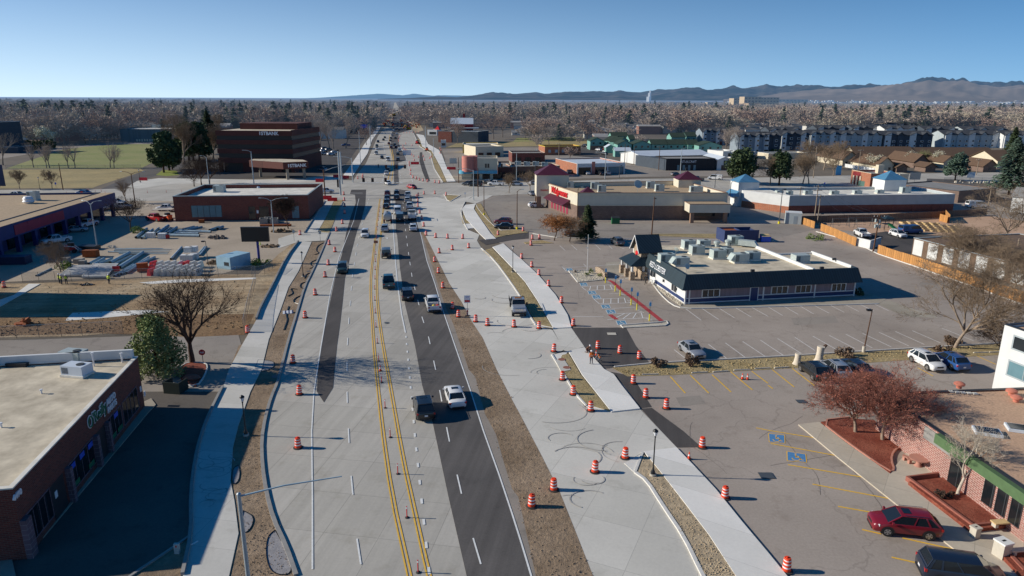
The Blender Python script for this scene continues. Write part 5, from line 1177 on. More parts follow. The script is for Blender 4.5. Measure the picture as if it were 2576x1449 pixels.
for i,(x,y)in en([(30,640),(95,650),(410,600),(480,595),(525,590),(300,600),(350,605),(320,615)]):shb_('bush',['dark evergreen bush before the grey townhouses','second dark evergreen bush before the grey townhouses','round dark bush left of the pair by the long roof','dark bush in the middle by the long roof','dark bush at the right by the long roof','brown bush at the left before the long roof','brown bush beside the round dark one','dark low bush before the long roof'][i],K('E' if i<2 else 'A',x,y),5 if i>1 else 3,3 if i>1 else 2,225+i,'ndk',n=300,size=.5)
def far_tree_mesh(seed,h=12.,m_='twig_a',n=520,w=.115):
 rng=random.Random(seed);b=N_(m_)
 segs=grow(rng,h,levels=3,spread=.68,kids=(3,4),trunk=.2,shrink=.72)
 top=max(s[1].z for s in segs);k=h/top*.85
 ends=[s for s in segs if s[4]>=2]
 for p,q,a,c,lv in segs:
  if lv>=1:d=(q-p).normalized();u=d.orthogonal().normalized()*max(a*k,.05)*1.3;b.poly([p*k-u,p*k+u,q*k+u*.5,q*k-u*.5]);v=d.cross(u);b.poly([p*k-v,p*k+v,q*k+v*.5])
 for i in range(n):
  s=rng.choice(ends);q=(s[0].lerp(s[1],rng.random()))*k
  d=(V3((q.x*.12,q.y*.12,.55))+V3([rng.gauss(0,.75)for _ in range(3)])).normalized();l=rng.uniform(.8,2.0)*h/12
  u=d.cross(V3([rng.gauss(0,1)for _ in range(3)])).normalized()*w*rng.uniform(.6,1.4)*h/12
  b.poly([q-u,q+u,q+d*l])
 return b
def trunk_mb(h,r=.25):b=N_('bfr');b.tu_((0,0,-.2),(.1,.05,h*.32),r,r*.7,5,False);return b
TM=[far_tree_mesh(300+i,12,['twig_a','twig_b','twig_a','twig_c','twig_b','twig_a'][i],800)for i in range(6)]
TMm=[t_.mesh('crown')for t_ in TM];TRm=trunk_mb(12).mesh('trunk')
CM=[conifer_mesh(400+i,12,3.0,'nfr',420,size=.95,top_shape=1.2)for i in range(3)]
CMm=[c_.mesh('crown')for c_ in CM]
rng=random.Random(99)
EXC=[]
def free(x,y):
 if y>700:
  i=CL[-1].x+(CL[-1].x-CL[-8].x)/(CL[-1].y-CL[-8].y)*(y-CL[-1].y)
  if abs(x-i-2)<16:return False
 elif y>180:
  i=None
  for a,c in zip(CL[:-1],CL[1:]):
   if a.y<=y<=c.y:i=a.x+(c.x-a.x)*(y-a.y)/(c.y-a.y);break
  if i is None:i=CL[-1].x+(CL[-1].x-CL[-8].x)/(CL[-1].y-CL[-8].y)*(y-CL[-1].y)
  if-30<x-i<42+(25 if y<700 else 0)and y<2200:return False
 for(x0,x1,y0,y1)in EXC:
  if x0<x<x1 and y0<y<y1:return False
 return True
cand=[]
def thin(x,y):return mnoise.noise(V3((x/110,y/200,3)))<-.12 and rng.random()<.8
def evergreen(x,y,k):return rng.random()<(k*2.6 if mnoise.noise(V3((x/140,y/260,9)))>.12 else k*.35)
def sct(n,px0,px1,py0,py1,con=.1,hmin=9,hmax=15):
 y0,y1=at(0,py1).y,at(0,py0).y
 for _ in range(n):
  u=rng.random();y=1/((1-u)/y0**1.0+u/y1**1.0)if True else 0
  xx=rng.uniform(px0,px1)/1.0;x=(xx-1288)/FOC*y*1.035
  if not free(x,y):continue
  if thin(x,y):continue
  cand.append((x,y,rng.uniform(hmin,hmax),evergreen(x,y,con)))
# buildings
bricks('brr','#6d2f26','#83402f','#7a6a62')
bricks('brick_store','#5c2a22','#7a3a2c','#6d5c55',.4,.14,.014)
bricks('brick_pink','#8a5a50','#a0695e','#c4b2a8',.5,.17,.02)
bricks('btn','#8a6a55','#9a7a62','#8a8078')
bricks('bbr','#6f5a50','#80695c','#7a706a',.5,.2)
bricks('stone_veneer','#8d7560','#a88f76','#c5b8a2',.5,.28,.03)
bricks('bor','#a05a3c','#b06a48','#9a8878')
bricks('block_purple','#6a565c','#77626a','#8f8488',.8,.38,.02)
mat('roof_tan','#b3a68f',.9,.17,.5,c2='#c5b9a2')
mat('rgr','#a08a6e',.95,.14,3,c2='#ab9578',bump=.03)
mat('rgp','#b08f74',.95,.14,5,c2='#bd9c80',bump=.03)
mat('rwh','#c9c4b8',.85,.12,.5,c2='#d8d3c6')
mat('rgy','#84827e',.9,.15,.5)
mat('rmt','#c5ccd2',.45,.06,.4)
mat('roof_dark','#3a3d42',.9,.2,.3)
mat('rbn','#5a4636',.9,.18,1.2)
mat('roof_brownlow','#6a5647',.95,.2,.8)
mat('roof_green','#26372c',.9,.2,.6)
mat('wwh','#c9cac8',.8,.06,.6)
mat('wcr','#c8bda5',.85,.08,.8)
mat('wef','#c2bba9',.85,.06,.5)
mat('wall_mauve','#8b7d80',.85,.06,2)
mat('wall_navy','#23355f',.6,.1,1)
mat('wall_blue','#1d2f66',.6,.12,.6)
mat('wall_redpanel','#8a2440',.6,.12,.6)
mat('wall_black','#26282b',.8,.15,.7)
mat('wall_grey','#7c8790',.85,.08,.5)
mat('wsl','#3d4650',.85,.12,.5)
mat('wlg','#9aa3a6',.85,.08,.5)
mat('wall_green','#6f9c92',.85,.08,.5)
mat('wall_darkgreen','#4c6a62',.85,.1,.5)
mat('wall_pink','#b8766a',.85,.08,.8)
mat('wall_yellow','#b99c3a',.8,.08,.8)
mat('wbn','#7a1f26',.8,.15,1)
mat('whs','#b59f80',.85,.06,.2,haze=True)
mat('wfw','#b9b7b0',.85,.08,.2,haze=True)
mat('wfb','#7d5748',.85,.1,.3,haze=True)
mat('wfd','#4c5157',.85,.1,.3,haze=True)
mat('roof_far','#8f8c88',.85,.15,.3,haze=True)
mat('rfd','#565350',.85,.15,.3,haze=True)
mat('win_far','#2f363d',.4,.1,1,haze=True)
mat('frw','#d3d3d0',.6,.05)
mat('frd','#2b2d30',.5,.1)
mat('wgl',(.02,.026,.032),.1,0,spec=.7)
mat('win_pale','#5f7f88',.25,.1,1)
mat('concrete_col','#8d8578',.85,.1,2)
mat('mdu','#a9b2ae',.5,.1,3,metal=.15)
mat('unit_green','#a2adaa',.6,.08,3)
mat('unit_dark','#30363a',.7,.1)
mat('sgw','#e6e6e4',.5,.03)
mat('sign_red','#c0161c',.5,.05)
mat('sign_green','#0c6b4a',.5,.05)
mat('sign_blue','#2a55c0',.5,.05)
mat('door_navy','#1e3562',.5,.05)
stp('sgn','#2b3b42','#141f25',.45,.16,'XY',.5,.1)
stp('seam_green_y','#303f46','#141f25',.55,.18,'XY',.5,.1)
stp('smn','#5e2a3a','#421a28',.45,.12,'XY',.5,.2)
stp('seam_blue','#5a8fb0','#41748f',.45,.12,'XY',.5,.2)
stp('siding','#8b7d82','#776a6f',.3,.08,'XY',.8)
stp('bank_brick','#5c322b','#502b25',3.0,.04,'XY',.85)
stp('bank_glass','#1a1718','#0d0c0e',1.5,.06,'XY',.5)
stp('shg','#1b2024','#3c4042',1.2,.06,'XY',.12)
stp('metal_siding','#66777b','#5b6b70',.9,.1,'XY',.7)
def opl(p0,p1,x,y):
 u,v=(x-1288)/FOC,-(y-724.5)/FOC
 u,v=_cr*u-_sr*v,_sr*u+_cr*v
 d=V3((u,_cp+v*_sp,-_sp+v*_cp));e=(p1-p0);e=V3((e.x,e.y,0)).normalized();n=V3((-e.y,e.x,0))
 t=n.dot(V3((p0 .x,p0 .y,0)))/n.dot(d)
 q=d*t+V3((0,0,CAMH));return(q-V3((p0 .x,p0 .y,0))).dot(e),q.z
def side_M(side,w_,d):
 if side=='F':return Matrix.Identity(4)
 if side=='R':return Matrix.Translation((w_,0,0))@Matrix.Rotation(PI/2,4,'Z')
 if side=='B':return Matrix.Translation((w_,d,0))@Matrix.Rotation(PI,4,'Z')
 return Matrix.Translation((0,d,0))@Matrix.Rotation(-PI/2,4,'Z')
def wd_(t,side,w_,d,u0,u1,z0,z1,fm='frw',gm='wgl',fr=.12,name='window',mull=0,out=.05):
 M=side_M(side,w_,d);f=N_(fm)
 f.box(u0-fr,u1+fr,-out,-.003,z1,z1+fr,M);f.box(u0-fr,u1+fr,-out,-.003,z0-fr,z0,M)
 f.box(u0-fr,u0,-out,-.003,z0,z1,M);f.box(u1,u1+fr,-out,-.003,z0,z1,M)
 for k in range(1,mull+1):
  c=u0+(u1-u0)*k/(mull+1);f.box(c-.03,c+.03,-out,-.003,z0,z1,M)
 fo=f.bd(name,t)
 g=N_(gm);g.box(u0+.002,u1-.002,-.02,-.002,z0+.002,z1-.002,M);g.bd('pane' if name=='window' else 'glass',fo)
 return fo
def fwn(t,side,w_,d,u0,u1,z0,z1,gm='wgl',name='window'):
 g=N_(gm);g.box(u0,u1,-.04,-.003,z0,z1,side_M(side,w_,d));return g.bd(name,t)
def fb(name,lbl_,cat,p0,p1,d,h,wallm,roofm,capm='frw',par=.5,th=.3,gp_=None,cap=.12):
 loc,rz,w_=fr_(p0,p1);t=thg(name,lbl_,cat,loc,rz,gp_)
 b=N_(wallm)
 zr=h-par
 b.box(0,w_,0,th,0,h);b.box(0,w_,d-th,d,0,h);b.box(0,th,th,d-th,0,h);b.box(w_-th,w_,th,d-th,0,h);b.bd('wall',t)
 r=N_(roofm);r.box(th,w_-th,th,d-th,zr-.2,zr);r.bd('roof',t)
 if cap:
  c=N_(capm);e=.04
  c.box(-e,w_+e,-e,th+e,h,h+cap);c.box(-e,w_+e,d-th-e,d+e,h,h+cap);c.box(-e,th+e,th+e,d-th-e,h,h+cap);c.box(w_-th-e,w_+e,th+e,d-th-e,h,h+cap);c.bd('parapet_cap',t)
 return t,w_,Matrix.Translation(loc)@Matrix.Rotation(rz,4,'Z')
def gh(name,lbl_,cat,p0,p1,d,h,rise,wallm,roofm,axis='x',gp_=None,over=.4,windows=True,gm='wgl',trim='frw',cx=None):
 loc,rz,w_=fr_(p0,p1);t=thg(name,lbl_,cat,loc,rz,gp_)
 b=N_(wallm);r=N_(roofm)
 if axis=='y':
  m_=w_/2
  b.loft([[(0,y,0),(w_,y,0),(w_,y,h),(m_,y,h+rise),(0,y,h)]for y in(0,d)])
  k=rise/m_
  for s_ in(-1,1):
   x0=m_-s_*(m_+over);z0=h-over*k
   r.hexa([(x0,-over,z0),(m_,-over,h+rise),(m_,d+over,h+rise),(x0,d+over,z0)],[(x0,-over,z0+.18),(m_,-over,h+rise+.18),(m_,d+over,h+rise+.18),(x0,d+over,z0+.18)])
 else:
  m_=d/2;k=rise/m_
  b.loft([[(x,0,0),(x,d,0),(x,d,h),(x,m_,h+rise),(x,0,h)]for x in(0,w_)])
  for s_ in(-1,1):
   y0=m_-s_*(m_+over);z0=h-over*k
   r.hexa([(-over,y0,z0),(-over,m_,h+rise),(w_+over,m_,h+rise),(w_+over,y0,z0)],[(-over,y0,z0+.18),(-over,m_,h+rise+.18),(w_+over,m_,h+rise+.18),(w_+over,y0,z0+.18)])
 b.bd('wall',t);r.bd('roof',t)
 if windows:
  n=max(1,int(w_/3.5));fl=max(1,int(h/2.6))
  for f_ in range(fl):
   for i in range(n):
    u=w_*(i+.5)/n;fwn(t,'F',w_,d,u-.55,u+.55,.9+f_*2.7,2.1+f_*2.7,gm)
 return t,w_,Matrix.Translation(loc)@Matrix.Rotation(rz,4,'Z')
def ru(p,size,rz,lbl_,hood=False,m_='unit_green',z=0.,fans=1,gp_=None,name='rooftop_unit'):
 t=thg(name,lbl_,'air conditioner',(p[0],p[1],p[2]if len(p)>2 else z),rz,gp_)
 a,c,h=size;b=N_(m_);b.box(-a/2,a/2,-c/2,c/2,.2,h)
 if hood:
  b.hexa([(-a/2-.7,-c/2+.1,h*.35),(-a/2,-c/2+.1,h*.35),(-a/2,c/2-.1,h*.35),(-a/2-.7,c/2-.1,h*.35)],[(-a/2-.1,-c/2+.1,h-.1),(-a/2,-c/2+.1,h-.1),(-a/2,c/2-.1,h-.1),(-a/2-.1,c/2-.1,h-.1)])
 b.bd('housing',t)
 cb=N_('rwh');cb.box(-a/2-.1,a/2+.1,-c/2-.1,c/2+.1,0,.2);cb.bd('base_frame',t)
 for k in range(fans):
  f=N_('unit_dark');f.lt_([(min(a,c)*.26,h),(min(a,c)*.26,h+.06),(min(a,c)*.05,h+.05)],16,((k-(fans-1)/2)*a*.45+(a*.2 if fans==1 else 0),0,0));f.bd('fan',t)
 g=N_('unit_dark')
 for i in range(7):g.box(-a/2+.12+i*.1,-a/2+.17+i*.1,-c/2-.012,-c/2-.002,.35,h-.15)
 g.bd('louver',t)
 return t
p0,p1=V3((27.0,103.9,0)),V3((56.1,109.1,0))
loc,rz,W0=fr_(p0,p1)
t=thg('restaurant','white and mauve seafood restaurant with dark green standing-seam mansard and flat tan roof','restaurant',loc,rz)
D0,WM,DA,EV,TP,RF=24.,22.,12.5,2.45,4.75,4.35
b=N_('wwh');b.box(0,.3,0,16.5,0,EV+.3);b.box(0,.3,16.5,D0,0,RF);b.mat('siding');b.box(.3,W0,0,.3,0,EV+.3);b.box(W0-.3,W0,.3,DA,0,EV+.4);b.box(WM,W0-.3,DA-.3,DA,0,RF);b.box(WM-.3,WM,DA,D0,0,RF);b.box(.3,WM-.3,D0-.3,D0,0,RF)
b.bd('wall',t)
b=N_('roof_tan');b.pm_([(.4,.4),(W0-.4,.4),(W0-.4,DA-.2),(WM-.1,DA-.2),(WM-.1,D0-.2),(.4,D0-.2)],RF-.25,RF);b.bd('roof',t)
b=N_('sgn');o_=.75
b.hexa([(-o_,-o_,EV),(W0+o_,-o_,EV),(W0+.0,.35,EV),(0,.35,EV)],[(-.05,-.05,TP),(W0+.05,-.05,TP),(W0-.2,.3,TP),(.2,.3,TP)])
b.hexa([(-o_,-o_,EV+.002),(.35,.3,EV+.002),(.35,15.8,EV),(-o_,15.8,EV)],[(-.06,-.06,TP-.004),(.25,.25,TP-.004),(.25,15.8,TP),(-.06,15.8,TP)])
b.hexa([(W0-.35,.2,EV+.003),(W0+o_,-o_+.004,EV+.003),(W0+o_,1.2,EV),(W0-.35,1.2,EV)],[(W0-.3,.2,TP-.005),(W0+.06,-.04,TP-.005),(W0+.06,1.2,TP-.003),(W0-.3,1.2,TP-.003)])
b.bd('mansard',t)
b=N_('wwh');b.box(WM-.25,WM+.1,.3,D0,RF,TP+.12);b.box(W0-.3,W0-.0,1.3,DA,EV+.4,TP+.1);b.box(WM+.1,W0-.3,DA-.25,DA,RF,RF+.3);b.bd('parapet',t)
b=N_('wall_navy');b.box(.2,W0-.02,-.03,-.004,.28,.85);b.box(-.03,-.004,.1,12.3,.28,.85);b.bd('navy_band',t)
b=N_('frw');b.box(0,W0,-.06,-.004,.12,.27);b.box(0,W0,-.06,-.004,.86,.98);b.box(-.06,-.004,0,12.4,.12,.27)
for x in(.1,.75,13.3,22.3,W0-.12):b.box(x-.1,x+.1,-.12,-.004,.0,EV)
b.bd('trim',t)
for u0,u1 in((2.9,5.7),(14.7,17.4),(18.9,21.5),(25.3,27.7)):wd_(t,'F',W0,D0,u0,u1,1.05,2.2,out=.16,mull=2)
wd_(t,'L',W0,D0,D0-5.2,D0-3.2,.95,2.2,mull=1);wd_(t,'L',W0,D0,D0-14.6,D0-12.2,.95,2.3,mull=1)
dr=N_('frw');dr.box(10.95,12.45,-.07,-.004,0,2.32);do=dr.bd('door',t);dr=N_('door_navy');dr.box(11.1,12.3,-.1,-.071,.05,2.2);dr.bd('door_leaf',do)
for y in(3.2,8.4):
 l_=N_('frd');l_.box(-.25,-.004,y-.15,y+.15,1.45,1.85);l_.bd('wall_lamp',t)
tw=N_('stone_veneer');TX0,TX1,TY0,TY1,TE,TR=-1.2,2.5,16.6,20.4,5.2,7.45
my=(TY0+TY1)/2
tw.loft([[(x,TY0,0),(x,TY1,0),(x,TY1,TE),(x,my,TR-.15),(x,TY0,TE)]for x in(TX0,TX1)]);tw.bd('entrance_tower',t)
rf=N_('seam_green_y')
for s_ in(-1,1):
 y0=my-s_*((TY1-TY0)/2+.5);k=(TR-TE)/((TY1-TY0)/2);z0=TE-.5*k
 rf.hexa([(TX0-.6,y0,z0),(TX0-.6,my,TR),(TX1+.2,my,TR),(TX1+.2,y0,z0)],[(TX0-.6,y0,z0+.14),(TX0-.6,my,TR+.14),(TX1+.2,my,TR+.14),(TX1+.2,y0,z0+.14)])
rf.bd('tower_roof',t)
rf=N_('frw')
for s_ in(-1,1):
 y0=my-s_*((TY1-TY0)/2+.5);z0=TE-.5*(TR-TE)/((TY1-TY0)/2)
 rf.hexa([(TX0-.66,y0,z0-.1),(TX0-.66,my,TR-.1),(TX0-.6,my,TR-.1),(TX0-.6,y0,z0-.1)],[(TX0-.66,y0,z0+.16),(TX0-.66,my,TR+.16),(TX0-.6,my,TR+.16),(TX0-.6,y0,z0+.16)])
rf.tu_((TX0-.05,my,6.1),(TX0-.002,my,6.1),.42,.42,18);rf.bd('gable_trim',t)
pr=N_('sgn');pr.hexa([(-3.5,15.2,2.55),(-3.5,21.8,2.55),(TX0,21.8,2.5),(TX0,15.2,2.5)],[(-3.48,15.3,2.68),(-3.48,21.7,2.68),(TX0-.01,20.8,3.9),(TX0-.01,16.6,3.9)])
pr.hexa([(TX0,15.2,2.5),(0,15.2,2.5),(0,16.6,2.5),(TX0,16.6,2.5)],[(TX0,15.3,2.62),(-.1,15.3,2.62),(-.1,16.59,3.85),(TX0,16.59,3.85)]);pr.bd('porch_roof',t)
for x,y in((-3.0,15.8),(-3.0,18.5),(-3.0,21.2),(-.9,15.8)):
 q=N_('stone_veneer');q.box(x-.42,x+.42,y-.42,y+.42,0,1.5);q.mat('frw');q.box(x-.18,x+.18,y-.18,y+.18,1.5,2.52);q.bd('porch_pillar',t)
lo=N_('sign_red')
lo.loft([[(TX0-.14,my+.75*a,4.2+.5*c)for a,c in((-.9,.5),(-.3,.95),(.5,.8),(.95,.3),(.7,-.2),(.75,-.75),(.35,-.95),(.1,-.45),(-.5,-.3),(-.95,-.05))],[(TX0-.01,my+.75*a,4.2+.5*c)for a,c in((-.9,.5),(-.3,.95),(.5,.8),(.95,.3),(.7,-.2),(.75,-.75),(.35,-.95),(.1,-.45),(-.5,-.3),(-.95,-.05))]]);lo.bd('emblem',t)
sl=Matrix.Translation((-.62,13.9,3.0))@Matrix.Rotation(-PI/2,4,'Z')@Matrix.Rotation(R(90-17),4,'X')
text('RED LOBSTER',1.3,'sgw',t,sl,'lettering',.04,width=.86)
MR=Matrix.Translation(loc)@Matrix.Rotation(rz,4,'Z')
def rl(x,y,z=RF):return MR@V3((x,y,z))
def inv(M,x,y,z):q=M.inverted()@at(x,y,z);return q
units=[((1676,658),(2.6,1.5,1.4),1,'green-grey rooftop unit nearest the green tower roof',0),((1712,668),(2.4,1.6,1.5),1,'rooftop unit with slanted hood nearest the satellite dish',1),((1731,625),(2.2,1.6,1.6),1,'rooftop unit farthest left in the rear row',0),((1752,639),(2.4,1.6,1.6),1,'tall rooftop unit in front of the farthest left one',0),((1805,650),(2.4,1.7,1.6),1,'pale rooftop unit in the middle of the cluster',0),((1860,660),(2.6,1.7,1.6),1,'rooftop unit with slanted hood at the front right of the cluster',1),((1892,654),(2.2,1.5,1.5),1,'rooftop unit right beside the front hooded one',0),((1849,615),(2.5,1.6,1.7),1,'rooftop unit at the back right of the cluster',0),((1770,618),(2.2,1.4,1.1),1,'low unit behind the tall ones on the left',0),((1828,640),(1.8,1.5,1.2),1,'dark unit between the two front units',0)]
for(q,s_,f_,lb,hd)in units:
 p=at(q[0],q[1],RF);ru(p,s_,rz,lb,bool(hd),fans=f_,gp_='rooftop units on the restaurant')
p=at(2012,660,RF);ru(p,(2.6,1.7,1.4),rz,'grey unit alone on the small right-hand roof of the restaurant',m_='mdu',fans=0)
for i,(x,y)in en([(1803,620),(1831,617)]):
 v=N_('mdu');v.lt_([(.45,0),(.4,.5),(.62,.6),(.62,.95),(.3,1.1)],16);o=v.bd('exhaust_fan',None,40);o.location=at(x,y,RF);tag(o,['round metal exhaust fan on the left of the rear row','round metal exhaust fan on the right of the rear row'][i],'exhaust fan')
v=N_('mdu');v.hexa([(-2,-.6,.3),(1.6,-.6,.3),(1.6,.6,.3),(-2,.6,.3)],[(-2,-.6,1.3),(.9,-.6,1.3),(.9,.6,1.3),(-2,.6,1.3)]);o=v.bd('duct');o.location=at(1885,622,RF);o.rotation_euler=(0,0,rz-.7);tag(o,'slanting metal duct running to the white parapet','duct')
def dish(p,lbl_,rz_,s=.6):
 t_=thg('satellite_dish',lbl_,'satellite dish',p,rz_)
 v=N_('grey_steel');v.tu_((0,0,0),(0,0,1.0*s/.6),.04,n=6);v.bd('mast',t_)
 v=N_('mdu');v.lt_([(.02,-.12*s),(s*.6,-.06*s),(s,.1*s),(s*.98,.12*s),(s*.5,-.0)],20);o=v.bd('reflector',t_,40);o.rotation_euler=(R(62),0,0);o.location=(0,-.1,1.15*s/.6)
dish(at(1726,684,RF),'satellite dish at the front left roof edge of the restaurant',.6,.5);dish(at(1700,640,RF),'satellite dish behind the unit nearest the green tower',2.4,.45)
for i,(x,y)in en([(1893,684),(2067,677),(2098,655)]):
 v=N_('frd');v.box(-.3,.3,-.15,.15,.05,.4);v.tu_((0,0,0),(0,0,.2),.05,n=5);o=v.bd('floodlight');o.location=at(x,y,TP);o.rotation_euler=(0,0,rz);tag(o,['black floodlight on the front roof edge of the restaurant','black floodlight at the end of the white parapet','black floodlight on the small right-hand roof'][i],'floodlight')
EXC.append((15,60,100,135))
p0,p1=V3((17.2,181.9,0)),V3((57.0,183.0,0))
loc,rz,w_=fr_(p0,p1);M=Matrix.Translation(loc)@Matrix.Rotation(rz,4,'Z')
t=thg('pharmacy','large pharmacy with cream upper walls, brown brick base and gravel roof','store',loc,rz)
PC=[V3((0,0,0)),V3((w_,0,0)),V3((w_-4.2,27.5,0)),V3((-6.6,22.5,0))]
def wall_frame(a,c):d=c-a;return Matrix.Translation(a)@Matrix.Rotation(math.atan2(d.y,d.x),4,'Z'),d.length
b=N_('wef');cp=N_('btn');bb=N_('bbr');cn=N_('wcr')
for a,c in zip(PC,PC[1:]+PC[:1]):
 Mw,lw=wall_frame(a,c);b.box(0,lw,0,.35,0,7.1,Mw);cp.box(-.06,lw+.06,-.06,.42,7.1,7.24,Mw);bb.box(-.05,lw+.05,-.06,-.003,0,3.75,Mw);cn.box(-.1,lw+.1,-.13,-.003,6.55,7.05,Mw);cn.box(-.1,lw+.1,-.1,-.064,3.76,3.98,Mw)
b.bd('wall',t);cp.bd('parapet_cap',t);bb.bd('brick_base',t);cn.bd('cornice',t)
b=N_('rgr');b.pm_([(.3,.3),(w_-.3,.3),(w_-4.4,27.2),(-6.3,22.3)],5.8,6.0);b.bd('roof',t)
MWL,LWL=wall_frame(PC[3],PC[0])
cn=N_('wef');x0=w_-11.5;cn.box(x0,x0+10.6,-5.5,-.13,2.75,4.9);cn.mat('rgr');cn.box(x0+.2,x0+10.4,-5.3,-.2,4.9,4.94);cn.mat('btn');cn.box(x0-.05,x0+10.65,-5.55,-5.3,4.9,5.05);cn.box(x0-.05,x0+.2,-5.3,-.2,4.9,5.05)
co_=cn.bd('canopy',t)
for xx in(x0+.5,x0+9.2):q=N_('btn');q.box(xx,xx+.9,-5.2,-4.3,0,2.75);q.bd('pillar',co_)
q=N_('wgl');q.box(x0+2.2,x0+8.4,-.2,-.13,1,2.6);q.bd('drive_through_window',t)
def pyramid(b,x0,x1,y0,y1,z0,z1,over=.3):
 n=b.add([(x0-over,y0-over,z0),(x1+over,y0-over,z0),(x1+over,y1+over,z0),(x0-over,y1+over,z0),((x0+x1)/2,(y0+y1)/2,z1)])
 for k in range(4):b.face(n+k,n+(k+1)%4,n+4)
 b.face(n+3,n+2,n+1,n)
tb_=N_('wef');tx0,tx1,ty0,ty1=-9.6,-.2,20.6,29.5
tb_.box(tx0,tx1,ty0,ty1,3.4,9.6);tb_.mat('btn')
for x in(tx0+.1,tx1-1.4):
 for y in(ty0+.1,ty1-1.4):tb_.box(x,x+1.3,y,y+1.3,0,3.4)
tb_.bd('corner_tower',t)
tb_=N_('smn');pyramid(tb_,tx0,tx1,ty0,ty1,9.6,12.6);tb_.bd('tower_roof',t)
tb_=N_('wef');tb_.box(32,38.6,20.5,26.5,6.0,8.3);tb_.bd('roof_turret',t);tb_=N_('smn');pyramid(tb_,32,38.6,20.5,26.5,8.3,10.6);tb_.bd('turret_roof',t)
tb_=N_('smn');pyramid(tb_,.4,6.0,1.0,6.5,6.05,8.4,0);tb_.bd('skylight_roof',t)
aw=N_('smn');aw.hexa([MWL@V3(v)for v in((3.5,-2.3,3.2),(18.5,-2.3,3.2),(18.5,-.07,3.2),(3.5,-.07,3.2))],[MWL@V3(v)for v in((3.5,-2.25,3.3),(18.5,-2.25,3.3),(18.5,-.07,4.6),(3.5,-.07,4.6))]);aw.bd('awning',t)
for k in range(6):q=N_('wall_redpanel');q.box(4.5+k*2.3,5.7+k*2.3,-.12,-.07,.5,2.9,MWL);q.bd('window',t)
text('Walgreens',2.7,'sign_red',t,MWL@ow(4.2,-.2,4.95),'lettering',.08,width=1.05,bold=.05,shear=.35)
text('PHARMACY',.7,'sign_red',t,ow(tx0+1.2,ty0-.05,5.0,0),'lettering',.06)
def wg(cx,cy,z=6.05):return at(1288+cx/4,225.4+cy/4,z)
for(x,y,s_,lb)in[(587,985,(1.8,1.6,1.7),'small unit at the rear left of the pharmacy roof'),(832,1000,(2.2,1.8,1.9),'left one of the first pair of units on the pharmacy roof'),(903,1030,(2.2,1.8,1.9),'front one of the first pair of units on the pharmacy roof'),(1393,992,(2.3,1.9,1.9),'left one of the second pair of units on the pharmacy roof'),(1482,1022,(2.4,1.9,1.9),'front one of the second pair of units on the pharmacy roof'),(1850,1030,(3.4,1.9,1.6),'wide unit at the right end of the pharmacy roof')]:
 ru(wg(x,y),s_,0,lb,gp_='units on the pharmacy roof',m_='mdu')
dish(wg(1262,1035),'tall satellite dish in the middle of the pharmacy roof',.3,1.2)
v=N_(mat('bin_green','#0f5a34',.6));v.box(-1,1,-.8,.8,0,1.5);v.mat('frd');v.hexa([(-1.02,-.82,1.5),(1.02,-.82,1.5),(1.02,.82,1.5),(-1.02,.82,1.5)],[(-1.02,-.82,1.58),(1.02,-.82,1.58),(1.02,.82,1.85),(-1.02,.82,1.85)])
o=v.bd('dumpster');o.location=K('C',1040,1348);tag(o,'green dumpster against the brown brick wall of the pharmacy','dumpster')
EXC.append((0,65,165,225))
p0,p1=V3((78.0,194.2,0)),V3((127.6,199.3,0))
t,w_,M=fb('store_building','long white-topped brick store with two blue pyramid roofs and tan flat roof','store',p0,p1,18,4.9,'wlg','rwh','wwh',par=.7,th=.3,cap=.1)
b=N_('brr');b.box(-.0,w_,-.05,-.003,0,2.15)
for k in range(8):b.box(.5+k*6.1,1.5+k*6.1,-.15,-.051,0,2.15)
b.bd('brick_base',t)
b=N_('wwh');b.pm_([(-.05,.02),(-.05,17.9),(-8.5,17.9),(-8.2,12.5)],0,4.95);b.mat('bor');b.pm_([(-.1,-.1),(-8.32,12.45),(-8.35,12.6),(-.06,.05)],0,1.9);b.bd('angled_front',t)
q=N_('rwh');q.pm_([(-.06,.5),(-.06,17.5),(-7.8,17.5),(-7.6,12.9)],4.951,4.97);q.bd('front_roof',t)
tb_=N_('wwh');tb_.box(-9.3,-2.9,13.5,19.5,0,7.2);tb_.bd('corner_tower',t);tb_=N_('seam_blue');pyramid(tb_,-9.3,-2.9,13.5,19.5,7.2,9.4);tb_.bd('tower_roof',t)
tb_=N_('seam_blue');tb_.hexa([(-11.5,12.3,3.1),(-9.4,12.3,3.1),(-9.4,19,3.1),(-11.5,19,3.1)],[(-11.4,12.4,3.2),(-9.4,12.4,4.7),(-9.4,18.9,4.7),(-11.4,18.9,3.2)]);tb_.bd('awning',t)
tb_=N_('wwh');tb_.box(36.5,43.5,13,19,4,7.6);tb_.bd('roof_turret',t);tb_=N_('seam_blue');pyramid(tb_,36.5,43.5,13,19,7.6,10.2);tb_.bd('turret_roof',t)
for i,(x,y,s_)in en([(110,1060,(2,1.4,1.3)),(215,1060,(1.6,1.3,1.2)),(400,1055,(2.4,1.3,1.2)),(665,1055,(2.4,1.3,1.1)),(895,1050,(2.4,1.3,1.1)),(1120,1045,(2.2,1.4,1.1)),(1375,1040,(2.8,1.6,1.8))]):
 ru(K('E',x,y,4.2),s_,.1,[f'{o_} rooftop unit from the angled end of the long brick store' for o_ in('first','second','third','fourth','fifth','sixth')][i]if i<6 else 'largest rooftop unit beside the white turret of the long brick store',m_='mdu',gp_='units on the long brick store')
EXC.append((65,135,188,222))
t,w_,M=fb('brick_building','low brick building with dark canopy roof behind the blue-roofed store','building',K('E',1905,1140),K('E',2280,1105),22,3.6,'bbr','rgy','frd',par=.2)
t,w_,M=fb('corner_shop','orange brick corner shop with small white turret beyond the blue-roofed store','store',K('E',1020,985),K('E',1310,985),14,5.0,'bor','rgy','wcr',par=.5)
